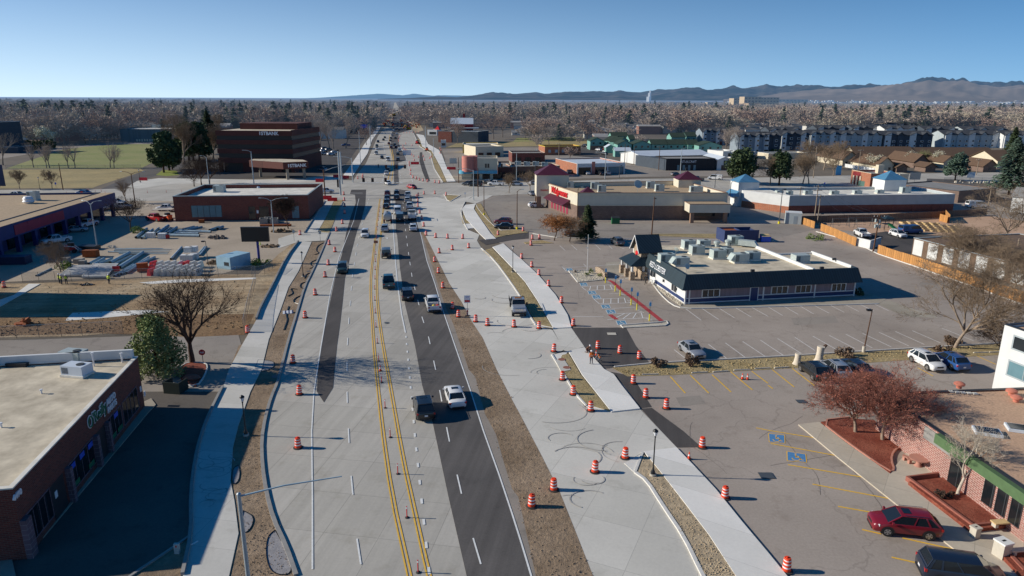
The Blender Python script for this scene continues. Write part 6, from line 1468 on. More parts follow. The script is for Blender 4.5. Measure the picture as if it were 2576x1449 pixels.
wd_(t,'F',w_,14,1.2,2.6,2.5,3.9);
q=N_('wcr');q.box(w_-.5,w_+3.0,-.5,4,0,5.0);q.bd('cream_wing',t);q=N_('wcr');q.box(w_-5,w_-2.8,6,8,4.5,7.6);q.bd('roof_turret',t)
t,w_,M=fb('red_shop','small red shop with stepped front on the corner beyond the store','store',K('E',840,950),K('E',1015,975),10,4.6,'wbn','rgy','wbn',par=.5)
q=N_('wcr');
for k in range(3):q.box(.6+k*1.6,1.2+k*1.6,-.5,-.003,0,3.4)
q.bd('cream_pilasters',t)
gs=N_('wall_darkgreen');gs.box(0,8,0,.12,0,1.8);o=gs.bd('screen_fence');a_,c_=K('E',905,965),K('E',1065,985);lf,rzf,wf=fr_(a_,c_);o.location=lf;o.rotation_euler=(0,0,rzf);o.scale=(wf/8,1,1);tag(o,'green screen fence in front of the orange brick corner shop','fence')
p0,p1=V3((-87.2,177.2,0)),V3((-53.6,180.9,0))
t,w_,M=fb('brick_store','dark red brick flat-roofed building with pale roof at the end of the pipe yard','store',p0,p1,25,6.4,'brr','rwh','mdu',par=1.0,th=.35,cap=.16)
fwn(t,'F',w_,25,4.2,11.8,1.0,4.0,'win_pale');b=N_('frd')
for k in range(6):b.box(4.2+k*1.5,4.28+k*1.5,-.07,-.041,1.0,4.0)
b.bd('mullions',t)
for u0,u1,g_ in((18.5,20.2,'wgl'),(21.2,23.6,'wgl'),(29.5,31.3,'win_pale')):wd_(t,'F',w_,25,u0,u1,.4,3.6,'brr',g_)
b=N_('sgw');b.box(20.5,21.0,-.05,-.003,1.8,2.6);b.bd('notice',t)
ru(K('A',2212,1030,5.4),(2.8,2.4,1.9),.1,'grey unit alone on the pale roof of the brick building',m_='mdu')
for i,(x,y)in en([(2540,985),(2600,990),(2675,985)]):
 v=N_('sgw');v.lt_([(.5,0),(.5,.2),(.42,.4),(.2,.52)],14);o=v.bd('skylight',None,40);o.location=K('A',x,y,5.4);tag(o,['white dome skylight, left one on the pale roof','white dome skylight, middle one on the pale roof','white dome skylight, right one on the pale roof'][i],'skylight')
EXC.append((-95,-50,172,210))
p0,p1=V3((-126.0,299.8,0)),V3((-93.2,298.5,0))
loc,rz,w_=fr_(p0,p1);d=38
t=thg('office_tower','four-storey dark brick office tower with black window bands and two white bank signs','office building',loc,rz)
zb=[(4.1,5.3),(5.3,7.9,'g'),(7.9,9.9),(9.9,12.3,'g'),(12.3,14.2),(14.2,15.6,'g'),(15.6,17.4)]
b=N_('bank_brick');g_=N_('bank_glass')
fl=[(3.9,6.1,0),(6.1,8.0,1),(8.0,9.9,0),(9.9,11.8,1),(11.8,13.6,0),(13.6,15.4,1),(15.4,17.3,0)]
for z0,z1,gl in fl:
 if gl:g_.box(.35,w_-.35,.35,d-.35,z0,z1)
 else:b.box(0,w_,0,d,z0,z1)
g_.box(1.6,w_-1,1.8,d-1,0,3.9);b.mat('bank_brick');b.box(10,w_-6,1.2,1.8,0,3.9);b.box(w_-1.4,w_,0,d,0,3.9);b.box(0,1.4,0,1.4,0,3.9)
b.bd('wall',t);g_.bd('window_band',t)
q=N_('roof_tan');q.box(.6,w_-.6,.6,d-.6,17.3,17.35);q.bd('roof',t)
q=N_('bank_brick');q.box(4,w_-3,d*.42,d-2,17.35,20.0);q.box(w_-.4,w_,0,d,17.3,17.8);q.box(0,w_,0,.4,17.3,17.5);q.bd('penthouse',t)
text('1STBANK',2.0,'sgw',t,ow(w_-14.2,-.05,15.75),'lettering',.08,bold=.06)
q=N_('wall_pink');cx=w_-3
pc0,pc1=K('B',315,905),K('B',490,897)
ang=math.atan2(pc1 .y-pc0 .y,pc1 .x-pc0 .x)
t2=thg('bank_canopy','brick drive-up canopy with white bank lettering on two concrete columns','canopy',(pc0 .x,pc0 .y,0),ang)
q=N_('bank_brick');q.pm_([(-1.4,-1.5),(8.3,-1.5),(8.3,8),(0,16),(-10,20),(-12,14)],4.2,6.8);q.mat('roof_tan');q.pm_([(-1.0,-1.1),(7.9,-1.1),(7.9,7.8),(0,15.6),(-9.6,19.5),(-11.5,14)],6.81,6.83);q.bd('roof',t2)
for x,y in((.2,-.4),(6.6,-.2),(-8,14)):q=N_('concrete_col');q.box(x-.5,x+.5,y-.4,y+.4,0,4.2);q.bd('column',t2)
text('1STBANK',1.7,'sgw',t2,ow(.2,-1.55,4.9),'lettering',.07,bold=.05)
EXC.append((-130,-80,260,345))
e_=(V3((-110.4,183.9,0))-V3((-105.2,140.3,0))).normalized()
p1=V3((-110.6,185.6,0));p0=p1-e_*75
t,w_,M=fb('tyre_store','store with long dark blue fascia, red panel, service bays and brown gravel roof','store',p0,p1,26,6.2,'wall_blue','rgr','wsl',par=.35,th=.3)
b=N_('wall_blue');b.box(20,w_+.2,-3.6,-.003,3.4,6.15)
for k in range(9):b.box(22+k*6.4,22.8+k*6.4,-3.5,-2.7,0,3.4)
b.bd('fascia',t)
b=N_('rgr');b.box(20.2,w_,-3.5,-.01,6.16,6.2);b.bd('overhang_roof',t)
uu=[opl(p0+V3((3.6,.43,0)),p1+V3((3.6,.43,0)),x,y)[0]for x,y in((36,580),(160,540))]
b=N_('wall_redpanel')
n_=4
for k in range(n_):a0=uu[0]+(uu[1]-uu[0])*k/n_;b.box(a0+.02,a0+(uu[1]-uu[0])/n_-.02,-3.72,-3.61,3.75,5.75)
b.bd('red_panel',t)
for k in range(8):
 a0=24+k*6.4;fwn(t,'F',w_,26,a0,a0+4.2,.1,3.1,'shg' if k<5 else 'wgl','bay_door')
text('EATON',1.0,'sgw',t,ow(w_-30,-.2,2.2),'lettering',.03)
ru(K('A',345,1115,5.85),(2.2,1.8,2.3),0,'tall grey unit on the brown gravel roof',m_='mdu');
v=N_('sgw');v.lt_([(.9,0),(1.3,.5),(1.0,.9),(1.2,1.1),(.8,1.7),(.2,1.8)],14);o=v.bd('exhaust_hood',None,40);o.location=K('A',290,1145,5.85);tag(o,'white rounded exhaust hood beside the tall grey unit','exhaust hood')
EXC.append((-145,-95,100,190))
fb('side_building','pale building left of the dirt field, throwing a long shadow over it','building',V3((-112,96.5,0)),V3((-84.5,97.3,0)),12,10.9,'wcr','roof_tan','frw')
p0,p1=V3((-33.6,41.3,0)),V3((-38.05,65.9,0))
t,w_,M=fb('auto_parts_store','red brick auto parts store with cream flat roof and lettered shopfront in its own shadow','store',p0,p1,15,5.5,'brick_store','roof_tan','rwh',par=.12,th=.3,cap=.1)
b=N_('wwh');b.box(.0,w_+.0,14.7,15.02,5.6,6.5);b.box(w_-.3,w_+.02,0.3,14.7,5.6,6.4);b.bd('parapet',t)
b=N_('frd');b.box(0,w_,14.68,15.05,6.5,6.56);b.bd('coping',t)
def oz(x,y):return opl(p0,p1,x,y)
for x0,x1,kind in((.9,4.3,'w'),(4.5,6.6,'a'),(7.6,12.3,'w'),(13.0,15.0,'a'),(15.6,18.9,'w'),(19.4,23.4,'w')):
 if kind=='w':
  wd_(t,'F',w_,15,x0,x1,.7,2.9,'block_purple','shg',fr=.1,mull=3)
 else:q=N_('frd');q.box(x0,x1,-.03,-.003,.05,2.9);q.bd('door',t)
for a0,a1 in((.0,.78),(7.0,7.48),(12.42,12.9),(15.05,15.45)):b=N_('block_purple');b.box(a0,a1,-.4,-.003,0,3.0);b.bd('pilaster',t)
for x0,c_ in((7.9,'sign_green'),(10.9,'sign_green'),(16.0,'sign_green'),(17.6,'sign_green')):
 q=N_(c_);q.box(x0,x0+1.1,-.07,-.055,.8,1.2);q.bd('poster',t)
for x0 in(7.8,9.6,11.3,17.2):q=N_('sign_blue');q.box(x0,x0+.9,-.07,-.055,2.35,2.8);q.bd('poster',t)
u0,z0=oz(222,1080);u1,z1=oz(262,1030)
text("O'Reilly",1.45,'sgw',t,ow(u0-.1,-.06,z0),'lettering',.02,width=.85,bold=.07)
text("O'Reilly",1.45,'sign_green',t,ow(u0-.1,-.12,z0),'lettering',.03,width=.85,bold=-.012)
u0,z0=oz(270,1040)
text('AUTO',.75,'sgw',t,ow(u0,-.06,z0+.72),'lettering',.05,bold=.03);text('PARTS',.75,'sgw',t,ow(u0,-.06,z0),'lettering',.05,bold=.03)
u0,z0=oz(32,1262);text('4490',.55,'sgw',t,ow(u0,-.06,z0),'lettering',.04,bold=.03)
for x,y in((140,1243),(353,978),(363,990)):q=N_('sgw');u_,z_=oz(x,y);q.box(u_-.2,u_+.2,-.05,-.003,z_-.3,z_+.25);q.bd('notice',t)
ru(at(187,905,5.4),(2.3,1.4,1.0),-.18,'pale unit behind the lilac one on the cream roof',m_='mdu',gp_='units on the auto parts roof')
ru(at(196,943,5.4),(2.3,1.4,1.1),-.18,'lilac-grey unit in front of the pale one on the cream roof',m_='rmt',gp_='units on the auto parts roof')
v=N_('frd');v.box(-1,1,-.6,.6,0,.35);o=v.bd('roof_hatch');o.location=at(50,918,5.4);tag(o,'dark square hatch at the shaded corner of the cream roof','roof hatch')
for i,(x,y,h_)in en([(237,921,1.3),(308,912,.9),(105,990,.3),(4,1075,.3)]):
 v=N_('sgw');v.tu_((0,0,0),(0,0,h_),.07,n=7);v.tu_((0,0,h_),(.0,0,h_+.12),.13,n=7);o=v.bd('vent_pipe');o.location=at(x,y,5.4);tag(o,['tallest white vent pipe beside the units on the cream roof','thin vent pipe near the evergreen on the cream roof','short white vent pipe in the middle of the cream roof','short white vent pipe at the left of the cream roof'][i],'vent pipe')
ZR=3.9
p0=at(*c3(640,415),ZR);pz=at(*c3(1449,960),ZR);p0 .z=pz.z=0
p1=p0+(pz-p0).normalized()*46
t,w_,M=fb('brick_office','pink brick building with green fascia and pinkish gravel roof behind the mulch beds','building',p0,p1,34,ZR,'brick_pink','rgp','frd',par=.08,th=.3,cap=.06)
q0=opl(p0,p1,*c3(975,655))[0]
b=N_(mat('fascia_green','#4a6340',.7,.12,2));b.box(q0,w_,-.5,-.003,3.1,3.93);b.bd('fascia',t)
for x,y0_,x2 in((1030,850,1095),(1235,900,1290),(1310,950,1365),(1390,1000,1449)):
 a0=opl(p0,p1,*c3(x,y0_))[0];a1=opl(p0,p1,*c3(x2,y0_+30))[0]
 wd_(t,'F',w_,34,a0,a1,.1 if x<1100 else.9,2.9,'frd','shg',fr=.06)
a0=opl(p0,p1,*c3(890,625))[0];b=N_('rgy');b.box(a0,a0+3.3,-.1,-.003,2.6,3.7);b.bd('sign_board',t)
a_=at(*c3(1283,310),ZR);c_=at(*c3(1449,380),ZR);a_.z=c_.z=0
c_=a_+(c_-a_).normalized()*24
t,w2,M2=fb('white_building','white two-storey building with grey window frames behind the brick office','building',a_,c_,16,9.3,'wwh','rgp','frd',par=.2,th=.3,cap=.08)
for uv in((c3(1385,115),c3(1500,75)),(c3(1350,290),c3(1500,230))):
 (u0,z0),(u1,z1)=opl(a_,c_,*uv[0]),opl(a_,c_,*uv[1])
for z0,z1 in((4.5,5.9),(7.3,8.5)):
 for k in range(3):wd_(t,'F',w2,16,1.3+k*5.2,4.6+k*5.2,z0,z1,'wlg','wgl' if z0>6 else 'win_pale',fr=.15,mull=1)
for i,(x,y)in en([(1080,385),(1375,425),(1402,462)]):
 v=N_(mat('vent_terracotta','#b8705c',.8));v.tu_((0,0,0),(0,0,.35),.25,n=10);v.lt_([(.5,.35),(.5,.5),(.3,.62),(.1,.66)],14);o=v.bd('roof_vent',None,40);o.location=at(*c3(x,y),ZR-.05);tag(o,['pink mushroom vent farthest left on the pinkish roof','pink box-like vent at the right of the pinkish roof','pink round vent just before the box-like one'][i],'roof vent')
for i,(x,y)in en([(1240,640),(1425,622)]):
 v=N_('rmt');v.box(-1.0,1.0,-.7,.7,0,.25);v.mat('wgl');v.box(-.85,.85,-.55,.55,.25,.3);o=v.bd('skylight');o.location=at(*c3(x,y),ZR-.05);o.rotation_euler=(0,0,-.35);tag(o,['dark flat skylight nearer the bare white-trunked tree','dark flat skylight at the right edge of the pinkish roof'][i],'skylight')
pv=N_('rwh')
for k in range(5):pv.box(k*.5,k*.5+.42,k*-.12,k*-.12+.35,0,.12)
o=pv.bd('paving_slab');o.location=at(*c3(1030,412),ZR-.05);tag(o,'row of pale slabs lying on the pinkish roof','paving slab')
EXC.append((40,110,60,110))
p0,p1=K('C',650,858),K('C',1130,845)
t,w_,M=fb('tyre_shop','tyre shop with white front, grey bay doors and a brick end wall','store',p0,p1,27,4.6,'bor','rmt','wwh',par=.4)
b=N_('wwh');b.box(0,w_,-.4,-.003,3.1,4.65)
for u in(0,w_*.29,w_*.33,w_*.62,w_-.6):b.box(u,u+.6,-.4,-.003,0,3.1)
b.mat('wall_pink');b.box(w_*.30,w_*.37,-.5,-.41,0,5.4);b.bd('front',t)
for u0,u1,g_ in((.9,w_*.28,'shg'),(w_*.39,w_*.61,'wgl'),(w_*.66,w_-.8,'win_pale')):fwn(t,'F',w_,27,u0,u1,.1,3.0,g_,'bay_door')
EXC.append((18,52,290,335))
p0,p1=K('C',1545,815),K('C',2040,812)
t,w_,M=fb('craft_shop','low black shop with thin white lettering and four doors','store',p0,p1,16,5.2,'wall_black','rgy','wall_black',par=.3)
text('RITUALCRAFT',1.5,'sgw',t,ow(w_*.3,-.05,3.4),'lettering',.04,width=.75)
for k in range(4):fwn(t,'F',w_,16,w_*.23+k*w_*.11,w_*.23+k*w_*.11+1.1,.1,2.4,'win_pale','door')
b=N_('wsl');b.pm_([(-.003,0),(-.003,15.9),(-6.5,27),(-6.6,25)],0,4.9);b.bd('side_wing',t)
t,w_,M=gh('metal_hall','white pitched metal hall stretching behind the black shop','hall',K('C',1300,762),K('C',2000,742),22,4.2,1.8,'wwh','rmt',windows=False)
t,w_,M=gh('garage','white gabled garage with black panel and dark roller door, right of the black shop','garage',K('C',2060,812),K('C',2200,812),22,4.6,1.3,'wwh','rmt','y',windows=False)
fwn(t,'F',w_,22,w_*.3,w_*.85,.1,2.3,'wgl','roller_door');fwn(t,'F',w_,22,w_*.45,w_*.62,3.1,4.4,'wall_black','sign_board')
EXC.append((60,112,312,380))
for i,(x0,x1,y,d_,h_,wm,rm,lb)in en([(2200,2330,790,20,4,'wcr','rwh','tan shop with white roof right of the garage'),(2340,2460,800,18,4.2,'wsl','rwh','dark shop right of the tan one with white roof'),(2120,2280,690,14,3.6,'wwh','rwh','white shed behind the garage'),(2300,2450,700,14,3.6,'wlg','rwh','pale shed behind the dark shop')]):
 t,w_,M=fb('shop',lb,'store',K('C',x0,y),K('C',x1,y-5),d_,h_,wm,rm,'frw');fwn(t,'F',w_,d_,w_*.3,w_*.6,.2,2.6,'wgl','door')
fb('shop','long white-roofed shop behind the bare street trees','store',K('E',0,700),K('E',400,692),10,3,'wcr','rwh')
EXC.append((105,160,320,380))
t,w_,M=fb('brick_clinic','brick building with yellow roof band in the vacant lots','building',K('C',330,660),K('C',690,655),14,4.6,'bor','rgr','wall_yellow',par=.4,cap=.4)
for k in range(5):fwn(t,'F',w_,14,2+k*4,3.6+k*4,1.4,3.0,'wlg')
EXC.append((-5,40,385,440))
p0,p1=K('B',2070,905),K('B',2430,905)
t,w_,M=fb('corner_building','cream corner building with pink round tower and blue sign band','store',p0,p1,14,8.2,'wcr','rgy','wcr',par=.6)
b=N_('wall_pink');b.tu_((2.6,-.2,3.2),(2.6,-.2,9.2),2.4,2.4,24);b.box(3.0,6.2,-.1,6,3.2,9.0);b.bd('round_tower',t,40)
b=N_(mat('sign_cyan','#5aa6c0',.6,.2,2));b.box(1.4,w_,-.9,-.003,2.4,3.5);b.tu_((1.2,.6,2.4),(1.2,.6,3.5),2.6,2.6,20);b.bd('sign_band',t,40)
for u in(3.6,4.6,9.2,10.2,15.5):fwn(t,'F',w_,14,u,u+.75,4.6,6.2,'wgl')
for k in range(4):fwn(t,'F',w_,14,4.0+k*4.2,7.0+k*4.2,.2,2.2,'shg','shop_window')
for i,(a,c,d_,h_,wm,rm,lb,L_)in en([((2435,890),(2576,890),26,4.4,'brr','rgy','red brick row of shops right of the pink tower','B'),((0,880),(480,870),12,4.2,'bor','rgy','long orange brick shop row behind the street trees','C'),((0,730),(330,728),16,4.5,'brr','rgy','dark red brick building behind the shop row','C'),((2210,680),(2490,672),20,5.5,'wcr','rgy','grey-roofed building behind the pink tower','B'),((2080,640),(2440,640),20,5,'wall_yellow','rwh','pale shop with curved white gable and yellow sign','B')]):
 t,w_,M=fb('shop',lb,'store',K(L_,*a),K(L_,*c),d_,h_,wm,rm,'wcr')
 for k in range(3):fwn(t,'F',w_,d_,w_*(.1+.3*k),w_*(.1+.3*k)+w_*.18,.2,2.3,'shg','shop_window')
EXC.append((-30,45,265,345))
for i,(x,y)in en([(60,740),(150,745),(240,742),(330,750)]):
 ru(K('C',x,y+20,4.2),(2.6,1.8,1.6),0,['long pale unit, first from the left on the shop row roof','pale unit, second from the left on the shop row roof','pale unit, third from the left on the shop row roof','pale unit at the right of the shop row roof'][i],m_='mdu')
t,w_,M=gh('red_barn','red barn-like shop with white curved roof and small cupola','store',K('B',1960,440),K('B',2185,440),14,8.5,5.0,'wbn','rmt',windows=False)
b=N_('wbn');b.box(w_*.56,w_*.66,8,11,12.5,17.5);b.bd('cupola',t);b=N_('rmt');b.box(-3,w_+5,-9,-.5,4.8,5.2);b.bd('front_canopy',t)
t,w_,M=fb('dark_shop','dark slate shop in front of the red barn with white roof edge','store',K('B',1835,530),K('B',2235,540),22,8.0,'wsl','rwh','wlg');b=N_('brr');b.box(-.0,w_*.34,-.2,-.003,0,7.8);b.bd('brick_wing',t)
t,w_,M=fb('drive_in','small white drive-in with dark windows left of the dark shop','store',K('B',1725,460),K('B',1822,462),10,4.6,'wwh','rwh');fwn(t,'F',w_,10,w_*.2,w_*.9,.8,3,'wgl')
b=N_('sign_red');pyramid(b,w_*.5,w_*.5+4,6,10,4.7,8);b.bd('red_peak',t)
t,w_,M=fb('box_shop','pale blue-grey shop with a blue sign board','store',K('B',935,415),K('B',1108,415),14,4.0,'wall_grey','rmt');b=N_('sign_blue');b.box(w_*.48,w_*.9,-1,-.6,2.6,6);b.bd('sign_board',t)
text('BOXES',1.7,'sgw',t,ow(w_*.49,-1.05,3.3),'lettering',.05)
gh('box_store_annex','grey pitched building behind the shop with the blue sign','building',K('B',960,372),K('B',1110,372),14,5,3,'wall_grey','rmt',windows=False)
t,w_,M=fb('kiosk','small white kiosk on the dirt lot behind the pink tower','kiosk',K('B',1862,582),K('B',1912,582),4,4.6,'wwh','rwh');fwn(t,'F',w_,4,.4,w_-.4,1.2,2.8,'wgl')
EXC+=[(-80,10,330,720),(-120,-60,540,760)]
t,w_,M=fb('warehouse','long grey-green warehouse beyond the green field','warehouse',K('A',1220,527),K('A',2060,520),45,8.8,'metal_siding','rwh','frd',par=.6)
for k in range(11):fwn(t,'F',w_,45,10+k*1.7,11.0+k*1.7,.3,1.9,'wcr','bollard')
for i,(x,y)in en([(1820,395),(1930,385),(2040,372),(1570,385),(1700,380)]):ru(K('A',x,y,8.2),(6,3,2.4),0,f'{["third", "fourth", "fifth", "first", "second"][i]} rooftop unit from the left on the long warehouse',m_='mdu',gp_='units on the warehouse')
EXC.append((-290,-215,500,570))
t,w_,M=gh('pavilion','long low pavilion with grey roof behind the left field','building',K('A',200,605),K('A',400,600),14,3.5,1.6,'wall_grey','roof_brownlow',windows=False)
fb('storage_row','low grey storage building at the left beside the field','building',K('A',40,640),K('A',190,640),14,3.4,'wsl','roof_dark')
fb('apartment_building','dark apartment building cut by the left edge beyond the field','apartment building',K('A',-250,640),K('A',30,640),20,17,'wsl','roof_dark')
EXC.append((-420,-225,330,470))
tg=[(785,600,920,600,570,'leftmost green townhouse with white gable'),(925,590,1000,595,565,'narrow green townhouse second from the left'),(980,605,1075,610,0,'green townhouse third from the left'),(1060,640,1200,640,0,'green townhouse with low front, fourth from the left'),(1215,640,1395,640,0,'green townhouse with broad front gable in the middle'),(1400,640,1560,640,0,'green townhouse right of the broad gable'),(1565,640,1760,640,0,'green townhouse with long roof right of the middle'),(1765,642,1870,642,0,'narrow green townhouse between two larger ones'),(1875,655,2105,655,0,'rightmost green townhouse with large gable')]
for i,(x0,y0,x1,y1,_,lb)in en(tg):
 ax='y' if i in(0,4,8,3)else 'x'
 p0,p1=K('C',x0,y0+8),K('C',x1,y1+8)
 t,w_,M=gh('townhouse',lb,'townhouse',p0,p1,12,5.6,2.0 if ax=='y' else 2.4,'wall_green','roof_green',ax,'green townhouses')
 b=N_('wall_darkgreen' if i>3 else 'btn');b.box(-.03,w_+.03,-.06,-.003,0,2.6);b.bd('ground_floor',t)
for i,(x0,x1,y,lb)in en([(1035,1190,678,'small pale green gabled shed before the townhouses'),(945,1030,640,'small green gabled house left of the shed')]):gh('shed',lb,'shed',K('C',x0,y),K('C',x1,y),6,3.4,1.5,'wall_green','rmt','y' if i else 'x',windows=False)
for i,(x0,x1,y)in en([(1000,1160,520),(1600,1740,530),(1750,1850,520),(1180,1230,560)]):gh('townhouse',['green townhouse in the back row on the left','green townhouse in the back row on the right','green townhouse at the right end of the back row','low green townhouse between the rows'][i],'townhouse',K('C',x0,y+40),K('C',x1,y+40),12,6.2,2.4,'wall_green','roof_green','x','green townhouses')
EXC.append((30,130,395,450))
def modern(lbl_,L_,x0,x1,y,d_,h_,wm,gables=3,base=None,gp_='grey modern townhouses'):
 p0,p1=K(L_,x0,y),K(L_,x1,y)
 loc,rz,w_=fr_(p0,p1);t=thg('apartment_block',lbl_,'apartment block',loc,rz,gp_)
 b=N_(wm);b.box(0,w_,0,d_,0,h_);b.bd('wall',t)
 r=N_('roof_dark');n=gables;k=w_/n
 m_=d_/2;zr=h_+2.6
 for s_ in(0,1):
  y0=-.6 if s_==0 else d_+.6;r.hexa([(-.4,y0,h_-.1),(w_+.4,y0,h_-.1),(w_+.4,m_,zr),(-.4,m_,zr)],[(-.4,y0,h_+.15),(w_+.4,y0,h_+.15),(w_+.4,m_,zr+.25),(-.4,m_,zr+.25)])
 g2=N_(wm)
 for x in(0,w_):g2 .poly([(x,0,h_),(x,d_,h_),(x,m_,zr)])
 g2 .bd('gable_wall',t)
 for i in range(n):
  a_,c_=i*k+k*.12,i*k+k*.62
  q=N_('wwh' if i%2==0 else wm);e=(a_+c_)/2;q.loft([[(a_,y,0),(c_,y,0),(c_,y,h_),(e if i%2 else c_,y,h_+1.9),(a_,y,h_+.1)]for y in(-.6,1.2)]);q.bd('bay',t)
  r.hexa([(a_-.3,-1.0,h_+.05),(e if i%2 else c_+.2,-1.0,h_+1.95),(e if i%2 else c_+.2,m_,h_+1.95),(a_-.3,m_,h_+.05)],[(a_-.3,-1.0,h_+.3),(e if i%2 else c_+.2,-1.0,h_+2.2),(e if i%2 else c_+.2,m_,h_+2.2),(a_-.3,m_,h_+.3)])
  if i%2:r.hexa([(e,-1.0,h_+1.95),(c_+.3,-1.0,h_+.05),(c_+.3,m_,h_+.05),(e,m_,h_+1.95)],[(e,-1.0,h_+2.2),(c_+.3,-1.0,h_+.3),(c_+.3,m_,h_+.3),(e,m_,h_+2.2)])
 r.bd('roof',t)
 if base:q=N_(base);q.box(w_*.0,w_,-.06,-.004,0,2.6);q.bd('base',t)
 fl=int(h_/3);m_=max(2,int(w_/4.5))
 for f_ in range(fl):
  for i in range(m_):
   u=w_*(i+.5)/m_
   fw=N_('frw');fw.box(u-.8,u+.8,-.68,-.003,1.0+f_*2.9,2.3+f_*2.9);fw.mat('wgl');fw.box(u-.65,u+.65,-.7,-.681,1.15+f_*2.9,2.15+f_*2.9);fw.bd('window',t)
 return t
modern('grey three-storey block with brick balconies, leftmost of the modern rows','C',1905,2170,560,14,9,'wall_grey',4,'brr')
modern('grey block with white balconies right of the brick one','C',2270,2576,640,14,9.5,'wall_grey',4,'wlg')
modern('dark slate block with blue garage doors','E',-60,110,640,14,9.5,'wsl',2,None)
modern('slate block with white trim beside the garages','E',112,400,612,14,9.5,'wsl',3,'wlg')
modern('pale grey block with two white bays before the school','E',405,695,590,14,9,'wlg',3)
modern('long light grey block in the middle of the front row','E',700,1135,590,14,8.6,'wlg',4)
modern('dark slate block right of the long light grey one','E',1145,1640,590,14,8.4,'wsl',4)
modern('long pale grey block right of the middle','E',1750,2340,585,14,8.6,'wlg',5)
modern('white and grey block at the right edge','E',2350,2700,590,14,8.6,'wwh',4)
for i,(x0,x1,y,wm)in en([(0,330,500,'wsl'),(480,800,475,'wsl'),(840,1130,470,'wsl'),(1160,1500,478,'wwh'),(1560,1900,485,'wsl'),(1950,2400,490,'wlg')]):
 modern(['first dark-roofed block from the left in the second row','second dark-roofed block in the second row','third dark-roofed block in the second row','white-walled block in the second row','fifth block in the second row, mostly roof','last block in the second row at the right'][i],'E',x0,x1,y+10,16,7.5,wm,3)
for i,(x0,x1,y)in en([(560,900,430),(1000,1400,432),(1500,1900,440)]):modern(['left block in the rear row of dark roofs','middle block in the rear row of dark roofs','right block in the rear row of dark roofs'][i],'E',x0,x1,y+10,16,7.5,'wsl',3)
EXC.append((95,420,385,640))
def sc_gable(lbl_,x0,x1,y,d_,h_,rise,wm='wcr',ax='y',nm='school_wing'):return gh(nm,lbl_,'school',K('E',x0,y),K('E',x1,y),d_,h_,rise,wm,'rbn',ax,'wings of the brown-roofed school',over=.8,windows=h_>2.5)
sc_gable('brown-roofed school wing with the leftmost cream gable',745,900,770,26,3.6,3.4)
sc_gable('brown-roofed school wing with the second cream gable',1100,1255,830,24,3.4,3.0)
sc_gable('long brown roof of the school behind the first gables',900,1500,745,18,3.6,4.2,'wcr','x')
sc_gable('brown-roofed wing with dark central gable',1465,1600,790,22,3.4,3.0,'bbr')
sc_gable('brown-roofed wing with the small cream gable on the right',1760,1870,790,18,3.2,2.4)
sc_gable('long brown roof at the right half of the school',1500,2300,745,18,3.4,4.0,'wcr','x')
sc_gable('low brown porch wing with dark gable at the right end',2160,2290,830,18,3.0,2.4,'bbr')
sc_gable('small brown porch gable beside the second cream gable',1290,1395,835,8,2.6,1.4,'bbr')
sc_gable('small brown porch gable left of the olive conifer',1580,1680,830,8,2.6,1.4,'bbr')
sc_gable('brown hipped wing at the right edge behind the spruce',2300,2620,790,20,3.6,4.0,'wcr','x')
q=N_('wwh');pf,pe=K('E',770,780),K('E',1130,840);lf,rzf,wf=fr_(pf,pe);q.box(0,wf,0,.15,0,1.6)
for k in range(12):q.box(k*wf/12-.15,k*wf/12+.15,-.08,.22,0,1.75)
o=q.bd('garden_wall');o.location=lf;o.rotation_euler=(0,0,rzf);tag(o,'white panel wall in front of the school','wall')
EXC.append((115,260,300,385))
p0=K('I',1440,300);p1=K('I',2620,640)
t,w_,M=fb('low_building','low building with white panels and large brown gravel roof behind the wooden fence','building',p0,p1,26,3.6,'roof_brownlow','roof_brownlow','wlg',par=.1,cap=.1)
n_=7
for k in range(n_):q=N_('wwh');q.box(.3+k*w_/n_,w_/n_*.72+k*w_/n_,-.06,-.003,.3,3.4);q.bd('wall_panel',t)
EXC.append((80,140,90,170))
t,w_,M=gh('white_house','white house at the right edge behind bare trees','house',K('E',2430,1230),K('E',2640,1250),12,4.5,2,'wwh','rgy',windows=False)
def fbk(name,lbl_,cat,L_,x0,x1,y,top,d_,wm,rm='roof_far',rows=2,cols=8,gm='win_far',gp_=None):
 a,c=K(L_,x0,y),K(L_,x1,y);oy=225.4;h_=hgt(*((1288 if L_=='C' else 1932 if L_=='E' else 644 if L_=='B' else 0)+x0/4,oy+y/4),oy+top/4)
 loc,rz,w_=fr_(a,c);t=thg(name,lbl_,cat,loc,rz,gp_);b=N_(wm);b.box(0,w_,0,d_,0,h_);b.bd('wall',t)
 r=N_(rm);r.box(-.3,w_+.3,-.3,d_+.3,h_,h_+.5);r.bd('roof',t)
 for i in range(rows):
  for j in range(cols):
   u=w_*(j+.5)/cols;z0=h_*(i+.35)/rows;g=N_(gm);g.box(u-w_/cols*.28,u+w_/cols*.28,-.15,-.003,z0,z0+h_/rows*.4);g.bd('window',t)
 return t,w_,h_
fbk('hospital_building','beige hospital block, leftmost, with four window rows','hospital','C',2225,2400,190,88,30,'whs',rows=4,cols=5)
fbk('hospital_building','darker beige middle block of the hospital','hospital','C',2330,2500,195,72,30,'whs',rows=4,cols=5)
fbk('hospital_building','bright beige right block of the hospital','hospital','C',2490,2680,185,78,30,'whs',rows=4,cols=6)
fbk('hospital_building','orange-roofed lower block before the hospital','hospital','C',2375,2480,210,140,25,'whs','wfb',2,4)
fbk('hospital_wing','long low beige wing of the hospital','hospital','E',20,400,150,98,40,'whs',rows=2,cols=10)
a,c=K('C',1378,122),K('C',1398,122);loc,rz,w_=fr_(a,c);t=thg('white_tower','slender white stepped tower standing above the trees','tower',loc,rz)
